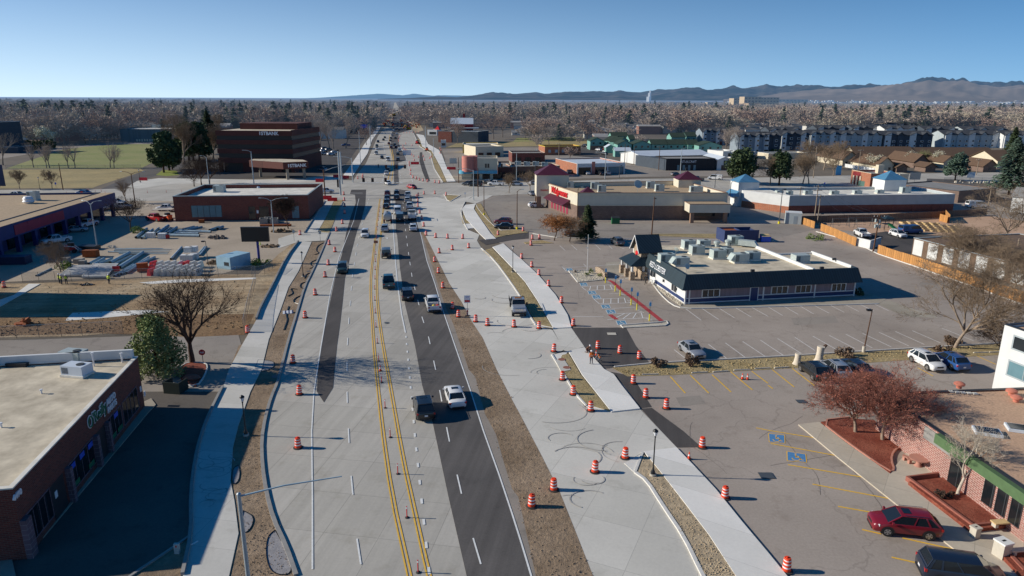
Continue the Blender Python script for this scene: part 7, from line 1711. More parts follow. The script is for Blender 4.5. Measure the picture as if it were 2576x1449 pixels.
hh_=hgt(1288+1368/4,225.4+122/4,225.4+8/4);b=N_('wfw');b.box(0,w_,0,w_,0,hh_*.45);b.box(w_*.3,w_*.9,0,w_*.7,hh_*.45,hh_*.78);b.box(w_*.5,w_*.85,0,w_*.4,hh_*.78,hh_);b.bd('shaft',t)
fbk('apartment_building','long dark apartment building with pale roof line beyond the roadworks','apartment building','B',1520,2160,210,150,20,'wfd',rows=3,cols=24)
fbk('apartment_building','dark apartment building left, behind the conifers','apartment building','A',2210,2430,240,165,20,'wfd',rows=3,cols=12)
fbk('apartment_building','dark apartment building above the bank tower','apartment building','B',-130,115,240,165,20,'wfd',rows=3,cols=12)
fbk('warehouse','long white warehouse behind the bank tower','warehouse','B',0,430,300,248,40,'wfw',rows=1,cols=1)
fbk('brick_house','low brick house row behind the warehouse','house','A',1400,1840,355,320,15,'wfb','rfd',1,10)
fbk('office_building','white and blue modern office beside the pale warehouse','office building','A',2150,2360,330,265,15,'wfw',rows=2,cols=8)
fbk('office_building','white flat building before the mountains','office building','C',1595,1770,150,125,30,'wfw',rows=1,cols=10)
fbk('office_building','small beige building right of the white flat one','office building','C',1965,2025,160,128,20,'whs',rows=2,cols=4)
fbk('brick_hall','brick hall with arched roof and chimney in the trees','hall','B',640,780,225,185,30,'wfb',rows=1,cols=6)
fbk('school_building','tan flat building at the right among the trees','building','E',1045,1180,175,150,30,'whs',rows=1,cols=8)
fbk('brick_house','orange brick house at the left behind the modern rows','house','E',40,220,370,330,14,'wfb',rows=1,cols=5)
rng2=random.Random(5)
HS=[('C',1040,1160,430,395),('C',1790,1900,440,410),('C',740,790,450,400),('C',50,160,330,285),('C',50,150,205,150),('C',330,500,390,350),('C',0,80,460,410),('C',2420,2576,330,300),('E',300,430,370,325),('E',540,700,355,320),('E',760,880,350,320),('E',1100,1200,330,300),('E',1870,1990,330,260),('E',1820,1900,380,345),('E',370,430,180,150),('C',720,770,165,138),('C',1430,1500,400,380),('C',1780,1860,400,370),('A',320,430,245,222),('A',830,960,250,232),('A',0,180,290,245),('A',1270,1420,280,250),('B',300,430,250,235),('B',2390,2440,175,148),('B',2110,2220,210,180),('B',1920,2010,210,170),('E',2080,2180,260,235),('B',560,720,280,235),('E',1180,1240,320,305),('E',1320,1400,330,312)]
hl=['white gable house right of the green townhouses','yellow-walled house above the green townhouses','tiny white house in the bare trees','white house left of the pine','pale multi-storey house far left in the suburb','long pale flat-roofed house near the grass lot','white trailer-like house at the yard','white house at the foot of the hospital hill','pale blue house behind the modern rows','ochre house behind the modern rows','dark brown house behind the modern rows','cream house at mid distance','tall cream house on the right between conifers','white cottage below the tall cream house','orange-roofed house near the hospital wing','lone pale house near the skyline','white bungalow above the long roof','cream bungalow by the dark conifers','white-roofed house in the left woods','blue-roofed house in the left woods','brick house at the left edge of the woods','grey-roofed house in the middle of the left woods','white sheds on the long warehouse','orange house near the skyline','grey flat building behind the barn','cream building beside the distant apartments','pale house right of the cream one','long grey house behind the office tower','white-gabled shed in the right suburb','pale tent-like shed in the right suburb']
for(L_,x0,x1,y,top),lb in zip(HS,hl):
 wm='wfw' if any(k in lb for k in('white','pale','lone'))else 'whs' if any(k in lb for k in('cream','yellow','ochre'))else 'wfb' if any(k in lb for k in('brick','orange','brown'))else 'wfd'
 a,c=K(L_,x0,y),K(L_,x1,y);ox=dict(A=0,B=644,C=1288,E=1932)[L_];h_=hgt(ox+x0/4,225.4+y/4,225.4+top/4)
 gh('house',lb,'house',a,c,(c-a).length*.6,h_*.6,h_*.4,wm,'rfd' if rng2 .random()<.5 else 'roof_far',rng2 .choice('xy'),'houses among the bare trees',windows=True,gm='win_far')
# street furniture and the building site
mt=BD_.materials.new('drum_bands');mt.use_nodes=True;MATS['drum_bands']=mt
mat('dor','#e8421c',.5,.06,3);mat('dwh','#e6e2dc',.5,.05,3);mat('rubber','#3a3634',.9,.15,4);mat('cone_orange','#e8421c',.5,.05)
mat('rail_red','#c8202a',.5,.08);mat('wood_pole','#5a4030',.95,.25,3);mat('wpg','#8a7c6c',.95,.2,3);mat('sgv','#a3acb0',.45,.08,2,metal=.3);mat('sdk','#4b4f52',.5,.1,2);mat('lbk','#17181a',.4,.05)
mat('pipe_blue','#7f97a3',.5,.12,1.5);mat('pipe_blue2','#93a8b2',.5,.12,1.5);mat('tube_white','#bdbcb8',.6,.1,2);mat('byl','#d8c81e',.5,.05);mat('sign_lightblue','#4aa0d0',.5,.03)
mat('rust','#8a4a24',.9,.25,2);mat('timber','#c4a878',.9,.15,3);mat('tmd','#6a5640',.9,.2,3);mat('cpl','#b9b2a4',.9,.08,3);mat('stone_red','#8a5a4a',.9,.2,3);mat('bench_pink','#a87868',.85,.1,3)
mat('container_blue','#93b4c4',.5,.12,1);mat('mrd','#b01c20',.5,.1,2);mat('mor','#d0501c',.5,.1,2);mat('machine_yellow','#b8921c',.5,.1,2);mat('navy_steel','#1d2b4a',.6,.15,1);mat('enb','#2c3a60',.6,.1,1);mat('fabric_grey','#8d8a8a',.7,.15,2,bump=.04);mat('stump_pale','#c4b8a6',.95,.15,3)
mat('wpl','#d6d6d2',.5,.05);mat('bin_dark','#17251f',.8);mat('rock','#6a6058',.95,.2,2)
stp('fence_wood','#b5824a','#7a5228',.14,.12,'X',.9,noise=.28);stp('fence_brown','#7a6656','#4a3c34',.14,.12,'X',.9,noise=.15)
sheer('wire_mesh','#8a8e90',.22)
def drum_proto(name='traffic_drum'):
 t=thg(name,'','traffic drum')
 b=MB()
 for m_,z0,z1,r0,r1 in(('dor',.08,.30,.30,.29),('dwh',.30,.42,.275,.272),('dor',.42,.56,.285,.275),('dwh',.56,.68,.262,.26),('dor',.68,.84,.27,.26),('dwh',.84,.92,.25,.245),('dor',.92,1.04,.25,.21)):
  b.mat(m_);b.lt_([(r0,z0),(r1,z1)],20)
 b.bd('barrel',t,50)
 c=N_('rubber');c.lt_([(.44,0),(.44,.06),(.33,.09)],20);c.bd('base_ring',t,50)
 d=N_('dor');d.box(-.1,.1,-.025,.025,1.02,1.12);d.bd('handle',t)
 return t
DR=drum_proto();used_dr=[False]
def drum(q,lbl_,gp_,z=.03):
 p=K(*q)if isinstance(q[0],str)else at(*q)
 if not used_dr[0]:o=DR;used_dr[0]=True;o.location=(p.x,p.y,z);o['label']=lbl_;o['group']=gp_
 else:o=dup(DR,(p.x,p.y,z),un_(0,6),lbl_,gp_)
 if abs(p.y)>0:o.rotation_euler=(random.gauss(0,.025),random.gauss(0,.025),un_(0,6))
def row(L,where,gp_,z=.03):
 for i,q in en(L):drum(q,f'orange striped drum {where}'+(f', {ORD[i]} from the near end' if i else ', nearest one' if len(L)>1 else ''),gp_,z)
row([(750,1127),(753,993),(737,914),(768,800),(793.5,742.5),(818,697.5),(826,667),(843,634),(828.5,616),(847,582),(861.5,563),(867,537),(867,520),(866.5,505),(865,490)],'along the west shoulder','drums on the west shoulder',.03)
row([(1337,1275),(1393,1233),(1496,1188),(1572,1153)],'in the slanting row on the new pavement','drums on the new pavement')
row([(1978,1437),(1823,1253),(1766,1126),(1676,1028),(1624,1001),(1593,965),(1608,903),(1559,889),(1504,877)],'at the edge of the car parks','drums at the car park edge',.02)
row([(1486,1034),(1442,993),(1415,956),(1393,885)],'around the small planter','drums around the small planter')
row([(1356,827),(1293.5,823),(1226.5,819),(1196.5,810),(1153,798),(1138,777)],'across the new pavement by the sign','drums across the new pavement')
row([(1442,820),(1412,762),(1380,720),(1355.5,692.5),(1338,672),(1312,650.5)],'along the upper sidewalk','drums along the upper sidewalk',.02)
row([(1336,617.5),(1339,602.5),(1357,602),(1316,582),(1253,592)],'around the dark driveway','drums around the dark driveway')
row([(1114.5,725),(1103,687.5),(1093.5,659),(1105,637),(1138,629),(1179,624)],'at the left edge of the new pavement','drums at the pavement edge')
row([(1164,600.5),(1126,600),(1096,598),(1072,592.5)],'across the far new pavement','drums across the far pavement')
row([(1066,570),(1061,552),(1056,537),(1051.5,520),(1051,508),(1048,498),(1052,493),(1066.5,489),(1094,488),(1122,492)],'beside the waiting traffic','drums beside the queue')
row([(1105,461),(1094,460),(1075,458),(1064,456),(1055.5,454),(1047.5,451),(1039,447.5),(1033,440),(1033,430),(1030,418),(1030,411)],'in the arc beyond the crossing','drums in the arc beyond the crossing')
row([(1036,391),(1033,389),(1029.5,386.5),(1026.5,384),(1023,381.5),(1019.5,379),(1016.5,376.5),(1014,374)],'in the diagonal row by the white board','drums in the diagonal row')
row([(1003,357),(1002.5,353),(1003.5,349.5),(1004.5,346),(1006.5,343)],'in the curved row beyond the diagonal one','drums in the curved row')
row([(900,450),(912,448),(913,444)],'on the far west corner','drums on the far west corner')
row([(755,591)],'alone at the yard driveway','drum at the yard driveway')
row([('F',2493,1085)],'alone by the temporary fence','drum by the temporary fence')
row([('F',42,628)],'alone at the left edge of the yard','drum at the yard edge')
row([(1107,375),(1110,379),(1107,387)],'on the far east sidewalk','drums on the far east sidewalk')
row([(1065,395),(1085,397),(1053,397),(1041,395),(1042,405),(1068,404),(1081,400)],'scattered on the far pavement','drums on the far pavement')
row([(1016+i*7.5,335-i*.3)for i in range(6)],'across the far end of the concrete','drums at the far end')
row([(1021,363),(1037,367),(1052,366),(1014,368)],'around the dark car in the works','drums around the works car')
def dln_(q,lbl_,gp_='delineator posts on the centre line'):
 p=K(*q)if isinstance(q[0],str)else at(*q);t=thg('delineator_post',lbl_,'traffic post',(p.x,p.y,.03),0,gp_)
 b=N_('rail_red');b.tu_((0,0,.05),(0,0,.98),.042,n=8);b.mat('dwh');b.tu_((0,0,.78),(0,0,.92),.046,n=8);b.bd('post',t,50)
 c=N_('rubber');c.lt_([(.17,0),(.15,.05),(.06,.08)],12);c.bd('base',t,50);return t
for i,q in en([(1052,1441),(1024,1303),(1001,1193),(982,1101),(969,1027),(960,963),(953,909),(949.5,864),(946,823.5),(944.5,788),(943,756),(943,728),(943.5,702.5),(944,679),(944.5,659),(945,640.5),(947,600),(948.5,579),(950,570),(952,555),(953.5,545),(955,533),(956.5,523)]):
 dln_(q,f'thin red delineator post on the yellow lines, {ORD[i] + " from the near end" if i else "nearest one"}')
def cone(q,lbl_,z=.03,c_='cone_orange'):
 p=K(*q)if isinstance(q[0],str)else at(*q);t=thg('traffic_cone',lbl_,'traffic cone',(p.x,p.y,z))
 b=N_(c_);b.lt_([(.15,.04),(.1,.32)],14);b.mat('dwh' if c_=='cone_orange' else c_);b.lt_([(.1,.32),(.075,.48)],14);b.mat(c_);b.lt_([(.075,.48),(.03,.72)],14);b.bd('cone_body',t,50)
 d=N_('rubber' if c_=='cone_orange' else c_);d.box(-.19,.19,-.19,.19,0,.04);d.bd('base',t)
cone(c2(1113,715),'traffic cone on the dark patch beside the near sidewalk');cone(c2(1448,212),'left one of two cones in the yellow-lined stall');cone(c2(1480,214),'right one of two cones in the yellow-lined stall');cone(('H',847,1320),'traffic cone between the three sidewalk workers',.15);cone(('G',42,195),'lime green cone by the pipe pile near the billboard',0,'vlm');cone((957,934),'large cone with black base on the yellow lines')
def ped_lamp(q,ytop,lbl_,s=1.):
 p=at(*q);h_=hgt(q[0],q[1],ytop);t=thg('street_lamp',lbl_,'street lamp',(p.x,p.y,.12))
 h_-=.12
 b=N_('cpl');b.lt_([(.28,-.1),(.28,.14)],14);b.bd('footing',t,50)
 b=N_('lbk');b.lt_([(.2,.14),(.19,.35),(.1,.5),(.06,.8),(.05,h_-.75),(.09,h_-.7),(.05,h_-.6)],12);b.bd('pole',t,50)
 b=N_('lcl');b.lt_([(.09,h_-.6),(.2,h_-.25),(.19,h_-.2)],12);b.bd('lantern',t,50);b=N_('lbk');b.lt_([(.24,h_-.2),(.22,h_-.1),(.1,h_+.0),(.03,h_+.06)],14)
 for k in range(4):a=k*PI/2;b.tu_((mc_(a)*.1,ms_(a)*.1,h_-.6),(mc_(a)*.21,ms_(a)*.21,h_-.2),.014,n=4)
 b.bd('lamp_cap',t,50)
ped_lamp((1642,1198),1080,'black lamp post standing in the near planter bed')
ped_lamp((619,1097),995,'black lamp post in the bare strip beside the near curved sidewalk')
ped_lamp((763,697),633,'black lamp post in the bare strip, farther up the west sidewalk')
ped_lamp((1290,686),618,'black lamp post in the planter by the upper sidewalk')
ped_lamp((101,478),445,'black lamp post between the two small trees of the dry field');ped_lamp((353,459),426,'black lamp post at the side road corner')
def lpo(q,ytop,lbl_,arms=((1.6,0),),m_='sgv',r=.09,base=None,head='cobra',basem='byl',lean=0.):
 p=K(*q)if isinstance(q[0],str)else at(*q)
 if isinstance(q[0],str):D_=(dict(A=0,B=644,C=1288,E=1932,F=0,G=644,H=1288,I=1932)[q[0]]+q[1]/4,(225.4 if q[0]in 'ABCE' else 566.7)+q[2]/4)
 else:D_=q
 h_=hgt(D_[0],D_[1],ytop);t=thg('light_pole',lbl_,'light pole',(p.x,p.y,0))
 b=N_(m_);b.tu_((0,0,0),(lean*h_,0,h_),r*1.3,r*.8,10);b.bd('pole',t,50)
 if base:c=N_(basem);c.tu_((0,0,0),(0,0,base),r*3,r*3,12);c.bd('footing',t,50)
 for ln,a in arms:
  c=N_(m_)
  if head=='cobra':
   P_=[V3((lean*h_,0,h_-.3)),V3((mc_(a)*ln*.35,ms_(a)*ln*.35,h_+.25)),V3((mc_(a)*ln*.8,ms_(a)*ln*.8,h_+.45)),V3((mc_(a)*ln,ms_(a)*ln,h_+.45))]
   c.path(P_,r*.5,6);c.bd('arm',t,50);e=P_[-1];hd=N_('mdu');d=V3((mc_(a),ms_(a),0));n=V3((-d.y,d.x,0));hd.hexa([e-n*.1-V3((0,0,.06)),e+d*.7-n*.15-V3((0,0,.06)),e+d*.7+n*.15-V3((0,0,.06)),e+n*.1-V3((0,0,.06))],[e-n*.08+V3((0,0,.08)),e+d*.65-n*.1+V3((0,0,.08)),e+d*.65+n*.1+V3((0,0,.08)),e+n*.08+V3((0,0,.08))]);hd.bd('lamp_head',t)
  else:
   c.box(-.05,ln*.5,-.04,.04,h_-.1,h_-.02,Matrix.Translation((lean*h_,0,0))@Matrix.Rotation(a,4,'Z'));c.bd('arm',t)
   hd=N_('lbk');hd.box(ln*.4,ln*.4+.55,-.22,.22,h_-.2,h_+.02,Matrix.Translation((lean*h_,0,0))@Matrix.Rotation(a,4,'Z'));hd.bd('lamp_head',t)
 return t
lpo((2172,886),778,'brown car park light standing askew on a concrete footing in the strip',((.3,PI),),'wood_pole',.07,.8,'box','cpl',.06)
pb=at(640,1590);hb=hgt(640,1590,1243)
t=thg('light_pole','tall grey steel light pole at the lower edge with long bare arm','light pole',(pb.x,pb.y,0));b=N_('sgv');b.tu_((0,0,0),(0,0,hb),.14,.11,14);b.lt_([(.13,hb),(.1,hb+.06),(.03,hb+.1)],12);b.bd('pole',t,50)
b=N_('pipe_blue2');b.tu_((0,0,hb-.15),(2.4,.5,hb+.25),.06,.05,8);b.tu_((2.4,.5,hb+.25),(5.6,1.1,hb+.5),.05,.035,8);b.bd('arm',t,50)
for a in[(('F',980,230),512,'grey light pole with curved arm at the corner of the pipe yard',((2.4,2.6),(1.4,.5)),'sgv',.1),(('A',1365,1178),436,'brown light pole with two arms at the cross street',((3,2.9),(3,.2)),'wood_pole',.13),(('A',2555,945),381,'grey light pole in front of the office tower',((2.5,PI),),'sgv',.16),(('A',2110,1000),395,'pale light pole among the three dark trees',((1.5,PI),),'sgv',.1),(('B',178,1440),503,'grey light pole before the flat brick building',((3.2,.1),(2.2,PI)),'sgv',.1),(('B',975,935),397,'grey light pole with long curved arm at the far west corner',((6.5,3.0),),'sgv',.16),(('B',1052,745),330,'thin grey light pole in the far west sidewalk',(),'sgv',.13),(('B',1155,570),317,'tall grey pole farther up the west side',(),'sgv',.2),(('B',1228,375),288,'left one of two tall grey poles in the distance',(),'sgv',.25),(('B',1250,370),287,'right one of two tall grey poles in the distance',(),'sgv',.25),(('B',2190,1112),428,'grey light pole with curved arm at the near east corner',((4.5,2.9),),'sgv',.12),(('B',2295,1265),456,'brown light pole on a yellow footing in the planter',((.5,0),),'wood_pole',.09),(('C',50,1405),481,'pole light on a yellow footing at the pharmacy lot corner',((1.0,0),),'wood_pole',.1),(('C',935,900),386,'tall grey street light behind the pharmacy roof',((3.5,2.8),),'sgv',.14),(('C',1690,885),374,'tall grey street light before the black shop',((3.5,.3),),'sgv',.14),(('C',1740,905),422,'short pole light at the black shop lot',((1,0),),'sdk',.1),(('C',2040,990),436,'pole light on the grass verge behind the pharmacy',((1,0),),'sdk',.1),(('C',1080,890),416,'pole light beside the tyre shop',((1,0),),'sdk',.1),(('C',230,1030),417,'pole light beside the small street tree',((.8,0),),'sdk',.1),(('C',45,920),386,'grey street pole left of the pharmacy tower',(),'sgv',.12),(('C',2175,1280),460,'dark pole light at the right end of the pharmacy',((.6,0),),'lbk',.1),(('E',110,1350),475,'dark pole light on a yellow footing beside the pale shed',((.8,0),),'sdk',.1),(('E',515,1400),537,'short dark post light at the wooden fence',((.3,0),),'lbk',.07),(('C',655,1325),475,'brown light pole at the near corner of the pharmacy',((.7,0),),'wood_pole',.09),(('B',1790,700),348,'grey light pole on the far east sidewalk',(),'sgv',.13),(('B',1710,600),318,'tall grey light pole beyond the far east sidewalk',(),'sgv',.18),(('F',2095,400),606,'dark post light in the pipe yard',((.5,PI),),'sdk',.06),(('F',640,470),610,'dark pole between the vines of the yard tree',(),'sdk',.06),(('B',1575,370),295,'grey pole at the distant roadworks',(),'sgv',.25),(('I',1640,240),607,'thin dark post before the white wall panels',(),'sdk',.05)]:
 q,yt,lb,arms,m_,r_=a
 lpo(q,yt,lb,arms,m_,r_,.6 if 'yellow footing' in lb else None,'cobra' if 'street light' in lb or 'arm' in lb or 'arms' in lb or m_=='sgv' else 'box')
def wpo(L_,x,y,ytop,lbl_,m_='wood_pole',arms=1,r=.16,gear=False,lean=0.,topx=None):
 p=K(L_,x,y);ox=dict(A=0,B=644,C=1288,E=1932,F=0,G=644,H=1288,I=1932)[L_];oy=225.4 if L_ in 'ABCE' else 566.7
 h_=hgt(ox+x/4,oy+y/4,ytop);t=thg('utility_pole',lbl_,'utility pole',(p.x,p.y,0))
 b=N_(m_);b.tu_((0,0,0),(lean*h_,0,h_),r,r*.65,9);b.bd('pole',t,50)
 for k in range(arms):
  z=h_-.5-k*1.1;c=N_(m_);c.box(-1.2,1.2,-.06,.06,z,z+.12,Matrix.Translation((lean*z,0,0)));c.bd('crossarm',t)
  g=N_('wpl');[g.tu_((dx+lean*z,0,z+.12),(dx+lean*z,0,z+.3),.05,n=6)for dx in(-1.05,-.4,.4,1.05)];g.bd('insulators',t)
 if gear:
  for dx,dz in((-.5,1.2),(.35,1.4),(-.45,2.4),(0,2.2),(.5,2.5)):g=N_('mdu');g.tu_((dx,-.2,h_-dz-.35),(dx,-.2,h_-dz+.35),.2,.2,10);g.bd('transformer',t,50)
 return p+V3((lean*h_,0,h_-.1))
W_={}
for a in[('A',635,1010,411,'dark wooden pole leaning at the edge of the dry field','wood_pole',0),('E',455,890,368,'yellowish wooden pole rising among the bare street trees','wpg',0),('E',905,830,376,'wooden pole before the cream school gable','wpg',1),('E',1248,582,342,'left wooden pole before the modern blocks','wpg',0),('E',1450,585,346,'right wooden pole before the modern blocks','wpg',1),('E',302,1240,470,'wooden pole at the corner of the brick store, leftmost of three','wpg',1),('E',470,1275,465,'wooden pole with crossarm, middle one of three by the brick store','wpg',2),('E',495,1358,490,'pale concrete-like pole, nearest of three by the brick store','wpg',1),('E',2215,1175,468,'wooden pole behind the white parked van','wpg',1),('E',2095,860,400,'leaning wooden pole by the school road','wpg',1),('I',2480,380,600,'wooden pole with transformer at the right edge','wpg',0),('C',470,745,360,'wooden pole behind the shop row','wpg',1),('C',1475,812,368,'wooden pole before the black shop wing','wood_pole',1),('B',2040,940,396,'dark pole at the far east corner','wood_pole',0),('B',2235,1080,423,'dark signal pole at the near east corner','wood_pole',0),('B',1115,455,298,'dark wooden pole by the blue sign shop','wood_pole',1),('C',1132,735,362,'wooden pole behind the tyre shop','wood_pole',0),('C',1225,750,370,'short dark pole by the craft shop yard','wood_pole',0),('A',860,545,316,'wooden pole at the edge of the left woods','wood_pole',1),('A',640,615,366,'short dark post at the upper edge of the green field','wood_pole',0)]:
 W_[a[4]]=wpo(*a[:4],a[4],a[5],a[6],r=.17 if a[1]!=495 else.14)
W_['gear']=wpo('I',1058,268,540,'leaning wooden pole carrying five transformers beside the fence gap','wood_pole',1,.17,True,.03)
p_=K('H',1405,95);h_=hgt(1639,590.5,495);t=thg('utility_pole','brown pole before the pharmacy wall with weathered base','utility pole',(p_.x,p_.y,0));b=N_('wood_pole');b.tu_((0,0,0),(.2,0,h_),.17,.1,9);b.bd('pole',t,50);b=N_('lbk');b.box(.1,.6,-.15,.15,h_-.5,h_-.3);b.bd('floodlight',t)
def wire(a,c,sag,lbl_,r=.022):
 b=N_('lbk');P_=[a.lerp(c,k/14)-V3((0,0,sag*4*(k/14)*(1-k/14)))for k in range(15)];b.path([P_[0]]+P_[1:],r,4);o=b.bd('power_line');tag(o,lbl_,'cable');return o
k3=[k for k in W_ if 'nearest of three' in k][0];k2=[k for k in W_ if 'middle one of three' in k][0];k1=[k for k in W_ if 'leftmost of three' in k][0]
wire(W_[k2]+V3((-1,0,0)),W_['gear']+V3((-1,0,0)),1.0,'upper left power line running down to the transformer pole');wire(W_[k2]+V3((1,0,0)),W_['gear']+V3((1,0,0)),1.0,'upper right power line running down to the transformer pole')
wire(W_[k3],W_['gear']+V3((0,0,-2)),1.6,'lowest sagging cable from the pale pole to the transformer pole');wire(W_[k1],W_[k2],.5,'short cable between the two wooden poles at the brick store')
wire(W_['gear']+V3((1,0,0)),W_['gear']+V3((40,-62,0)),1.4,'power line leaving the transformer pole over the low brown roof')
def bxy(x,y):return(644+x/4,225.4+y/4)
tt=thg('signal_mast','thick grey steel signal mast at the near west corner','signal mast',K('B',852,1062));h_=hgt(*bxy(852,1062),380);b=N_('sgv');b.tu_((0,0,0),(0,0,h_),.3,.22,14);b.bd('mast',tt,50);b=N_('lbk');b.box(-.9,-.45,-.3,.3,2.6,5.2);b.box(-.3,.3,-.3,.3,h_,h_+.4);b.bd('cabinet',tt)
tt=thg('signal_mast','thick grey steel signal mast just behind the near one','signal mast',K('B',866,948));h_=hgt(*bxy(866,948),382);b=N_('sgv');b.tu_((0,0,0),(0,0,h_),.32,.24,14);b.bd('mast',tt,50)
p_=K('B',697,1090);h_=hgt(*bxy(697,1090),427);tt=thg('signal_pole','dark red-brown signal pole with two arms behind the brick building','signal pole',(p_.x,p_.y,0));b=N_('wood_pole');b.tu_((0,0,0),(0,0,h_),.22,.18,9);b.bd('pole',tt,50);b=N_('sgv');b.path([V3((0,0,h_-.5)),V3((3,0,h_+.6)),V3((7.0,.5,h_+1.6))],.07);b.bd('arm',tt)
def sg_(x,ytop_,ybot,ybase,lbl_):
 g=at(x,ybase);z1=hgt(x,ybase,ytop_);z0=hgt(x,ybase,ybot);t=thg('traffic_signal',lbl_,'traffic signal',(g.x,g.y,z0),0,'traffic signals on the span wires')
 hh=z1-z0;b=N_('lbk');b.box(-.42,.42,-.08,.08,0,hh);b.bd('backplate',t);b=N_('sdk');b.tu_((0,0,hh),(0,0,hh+.6),.03,n=5);b.bd('hanger',t)
 for k,c_ in en(('lbk','lbk','lrd')):e=N_(c_);e.tu_((0,-.09,hh*(.2+.3*k)),(0,-.22,hh*(.2+.3*k)),.13,.14,12);e.bd('lens_hood',t,50)
for i,x in en((1090,1180,1310)):sg_(644+x/4,448,458,490,['left black signal over the oncoming lanes','middle black signal over the oncoming lanes','right black signal over the oncoming lanes'][i])
for i,x in en((1315,1420,1505)):sg_(644+x/4,415,424,461,['left signal head on the far span wire','middle signal head on the far span wire','right signal head on the far span wire'][i])
A1=K('B',852,1062);A2=K('B',2235,1080);z1=hgt(*bxy(1180,1058),446);wire(A1+V3((0,0,z1+.6)),A2+V3((0,0,z1+.6)),.6,'span wire carrying the three near signals',.05)
B1=K('B',866,948);B2=K('B',2040,940);z2=hgt(1010,461,414);wire(B1+V3((0,0,z2+.6)),B2+V3((0,0,z2+.6)),.6,'span wire carrying the three far signals',.05)
def psn(q,ytop,lbl_,w_=.6,h_=.75,face='sgw',rz_=0.,m_='sdk',shape='rect',extra=None,txt=None,name='road_sign',z=0.):
 p=K(*q)if isinstance(q[0],str)else at(*q)
 D_=q if not isinstance(q[0],str)else(dict(A=0,B=644,C=1288,E=1932,F=0,G=644,H=1288,I=1932)[q[0]]+q[1]/4,(225.4 if q[0]in 'ABCE' else 566.7)+q[2]/4)
 H_=hgt(D_[0],D_[1],ytop);t=thg(name,lbl_,'sign',(p.x,p.y,z),rz_);b=N_(m_);b.box(-.03,.03,0,.04,0,H_);b.bd('post',t)
 f=N_(face)
 if shape=='round':f.tu_((0,-.01,H_-w_/2),(0,-.03,H_-w_/2),w_/2,w_/2,22)
 else:f.box(-w_/2,w_/2,-.03,-.01,H_-h_,H_)
 f.bd('panel',t)
 if extra:extra(t,H_)
 if txt:text(txt[0],txt[1],txt[2],t,ow(0,-.035,H_-h_*.62),'lettering',.004,align='CENTER',bold=.005)
 return t
def noentry(t,H_):b=N_('sgw');b.box(-.26,.26,-.045,-.031,H_-.42,H_-.33);b.bd('white_bar',t);text('DO NOT',.12,'sgw',t,ow(0,-.04,H_-.27),'lettering',.004,align='CENTER');text('ENTER',.12,'sgw',t,ow(0,-.04,H_-.55),'lettering',.004,align='CENTER')
psn((511,911),879,'round red do-not-enter sign beside the large dark bare tree',.75,.75,'sign_red',.15,shape='round',extra=noentry)
def worktxt(t,H_):
 text('LANE',.2,'sign_blue',t,ow(0,-.04,H_-.32),'lettering',.004,align='CENTER');b=N_('sign_red');b.box(-.38,.38,-.045,-.031,H_-1.0,H_-.72);b.bd('red_stripe',t);b=N_('rail_red');b.box(-.12,.12,.04,.1,.0,.9);b.mat('dwh');[b.box(-.12,.12,.035,.105,z_,z_+.12)for z_ in(.2,.5)];b.mat('rubber');b.box(-.35,.35,-.2,.3,0,.08);b.bd('stand',t)
psn((1176,795),743,'white work sign with red stripe standing between the drums',.9,1.15,'sgw',.1,extra=worktxt,name='work_sign')
psn((946,619),605,'small dark sign panel on a drum stand in the centre lane',.9,.6,'stone_red',0)
psn(('G',648,155),580,'grey square sign beside the west driveway',.55,.8,'mdu',.2)
psn(('F',1195,520),671,'red sign board on a post by the white tubes',.6,.7,'sign_red',0)
psn(('B',2105+0,0+1095),484,'small white pedestrian sign at the near east corner',.5,.6,'sgw')
psn(('E',2035,910),433,'white real-estate style sign at the preschool corner',3.0,2.2,'sgw',-.1)
psn(('E',565,985),459,'small blue sign by the street trees',.5,.6,'sign_blue')
psn(('A',565,985),459,'small blue sign beside the right tree of the dry field',.6,.7,'sign_blue')
psn(('B',1090,450),313,'blue shop sign board on a post across the distant road',6,3,'sign_blue')
psn((1024,390),378,'blank white sign board behind the diagonal row of drums',4.5,4.0,'sgw',.1)
psn(('B',1985,800),398,'grey framed sign board on the lot behind the orange barrels',3.2,2.4,'mdu',.1)
psn(('A',825,1060),481,'round red sign on the cross street behind the blue car',.9,.9,'sign_red',0,shape='round')
for i,(x,y,h_)in en([(880,1020,476),(895,1025,477),(960,1030,477),(1020,1025,476),(1060,1045,482),(670,1050,482),(1485,1040,478),(1675,1035,478),(1830,1035,477)]):dln_(('A',x,y),f'{["first", "second", "third", "fourth", "fifth", "sixth", "seventh", "eighth", "ninth"][i]} red marker of the scattered row on the left cross street','markers on the left cross street')
psn(('E',1465,980),434,'pale pylon sign above the orange brick corner shop',4.0,2.6,'cpl',0,txt=None)
psn(('E',705,860),416,'tilted blue and white sign board on a brick base',2.6,4.6,'sign_lightblue',.2)
psn(('C',2245,1145),447,'tall white pylon with yellow top sign beside the blue awning',1.4,3.0,'byl',0,'wpl')
psn(('A',5,985),414,'tall pole sign at the left edge of the dry field',4.0,7.5,'navy_steel',0)
psn(('G',385,160),578,'small pale frame sign by the yard driveway',.5,.7,'mdu',.3)
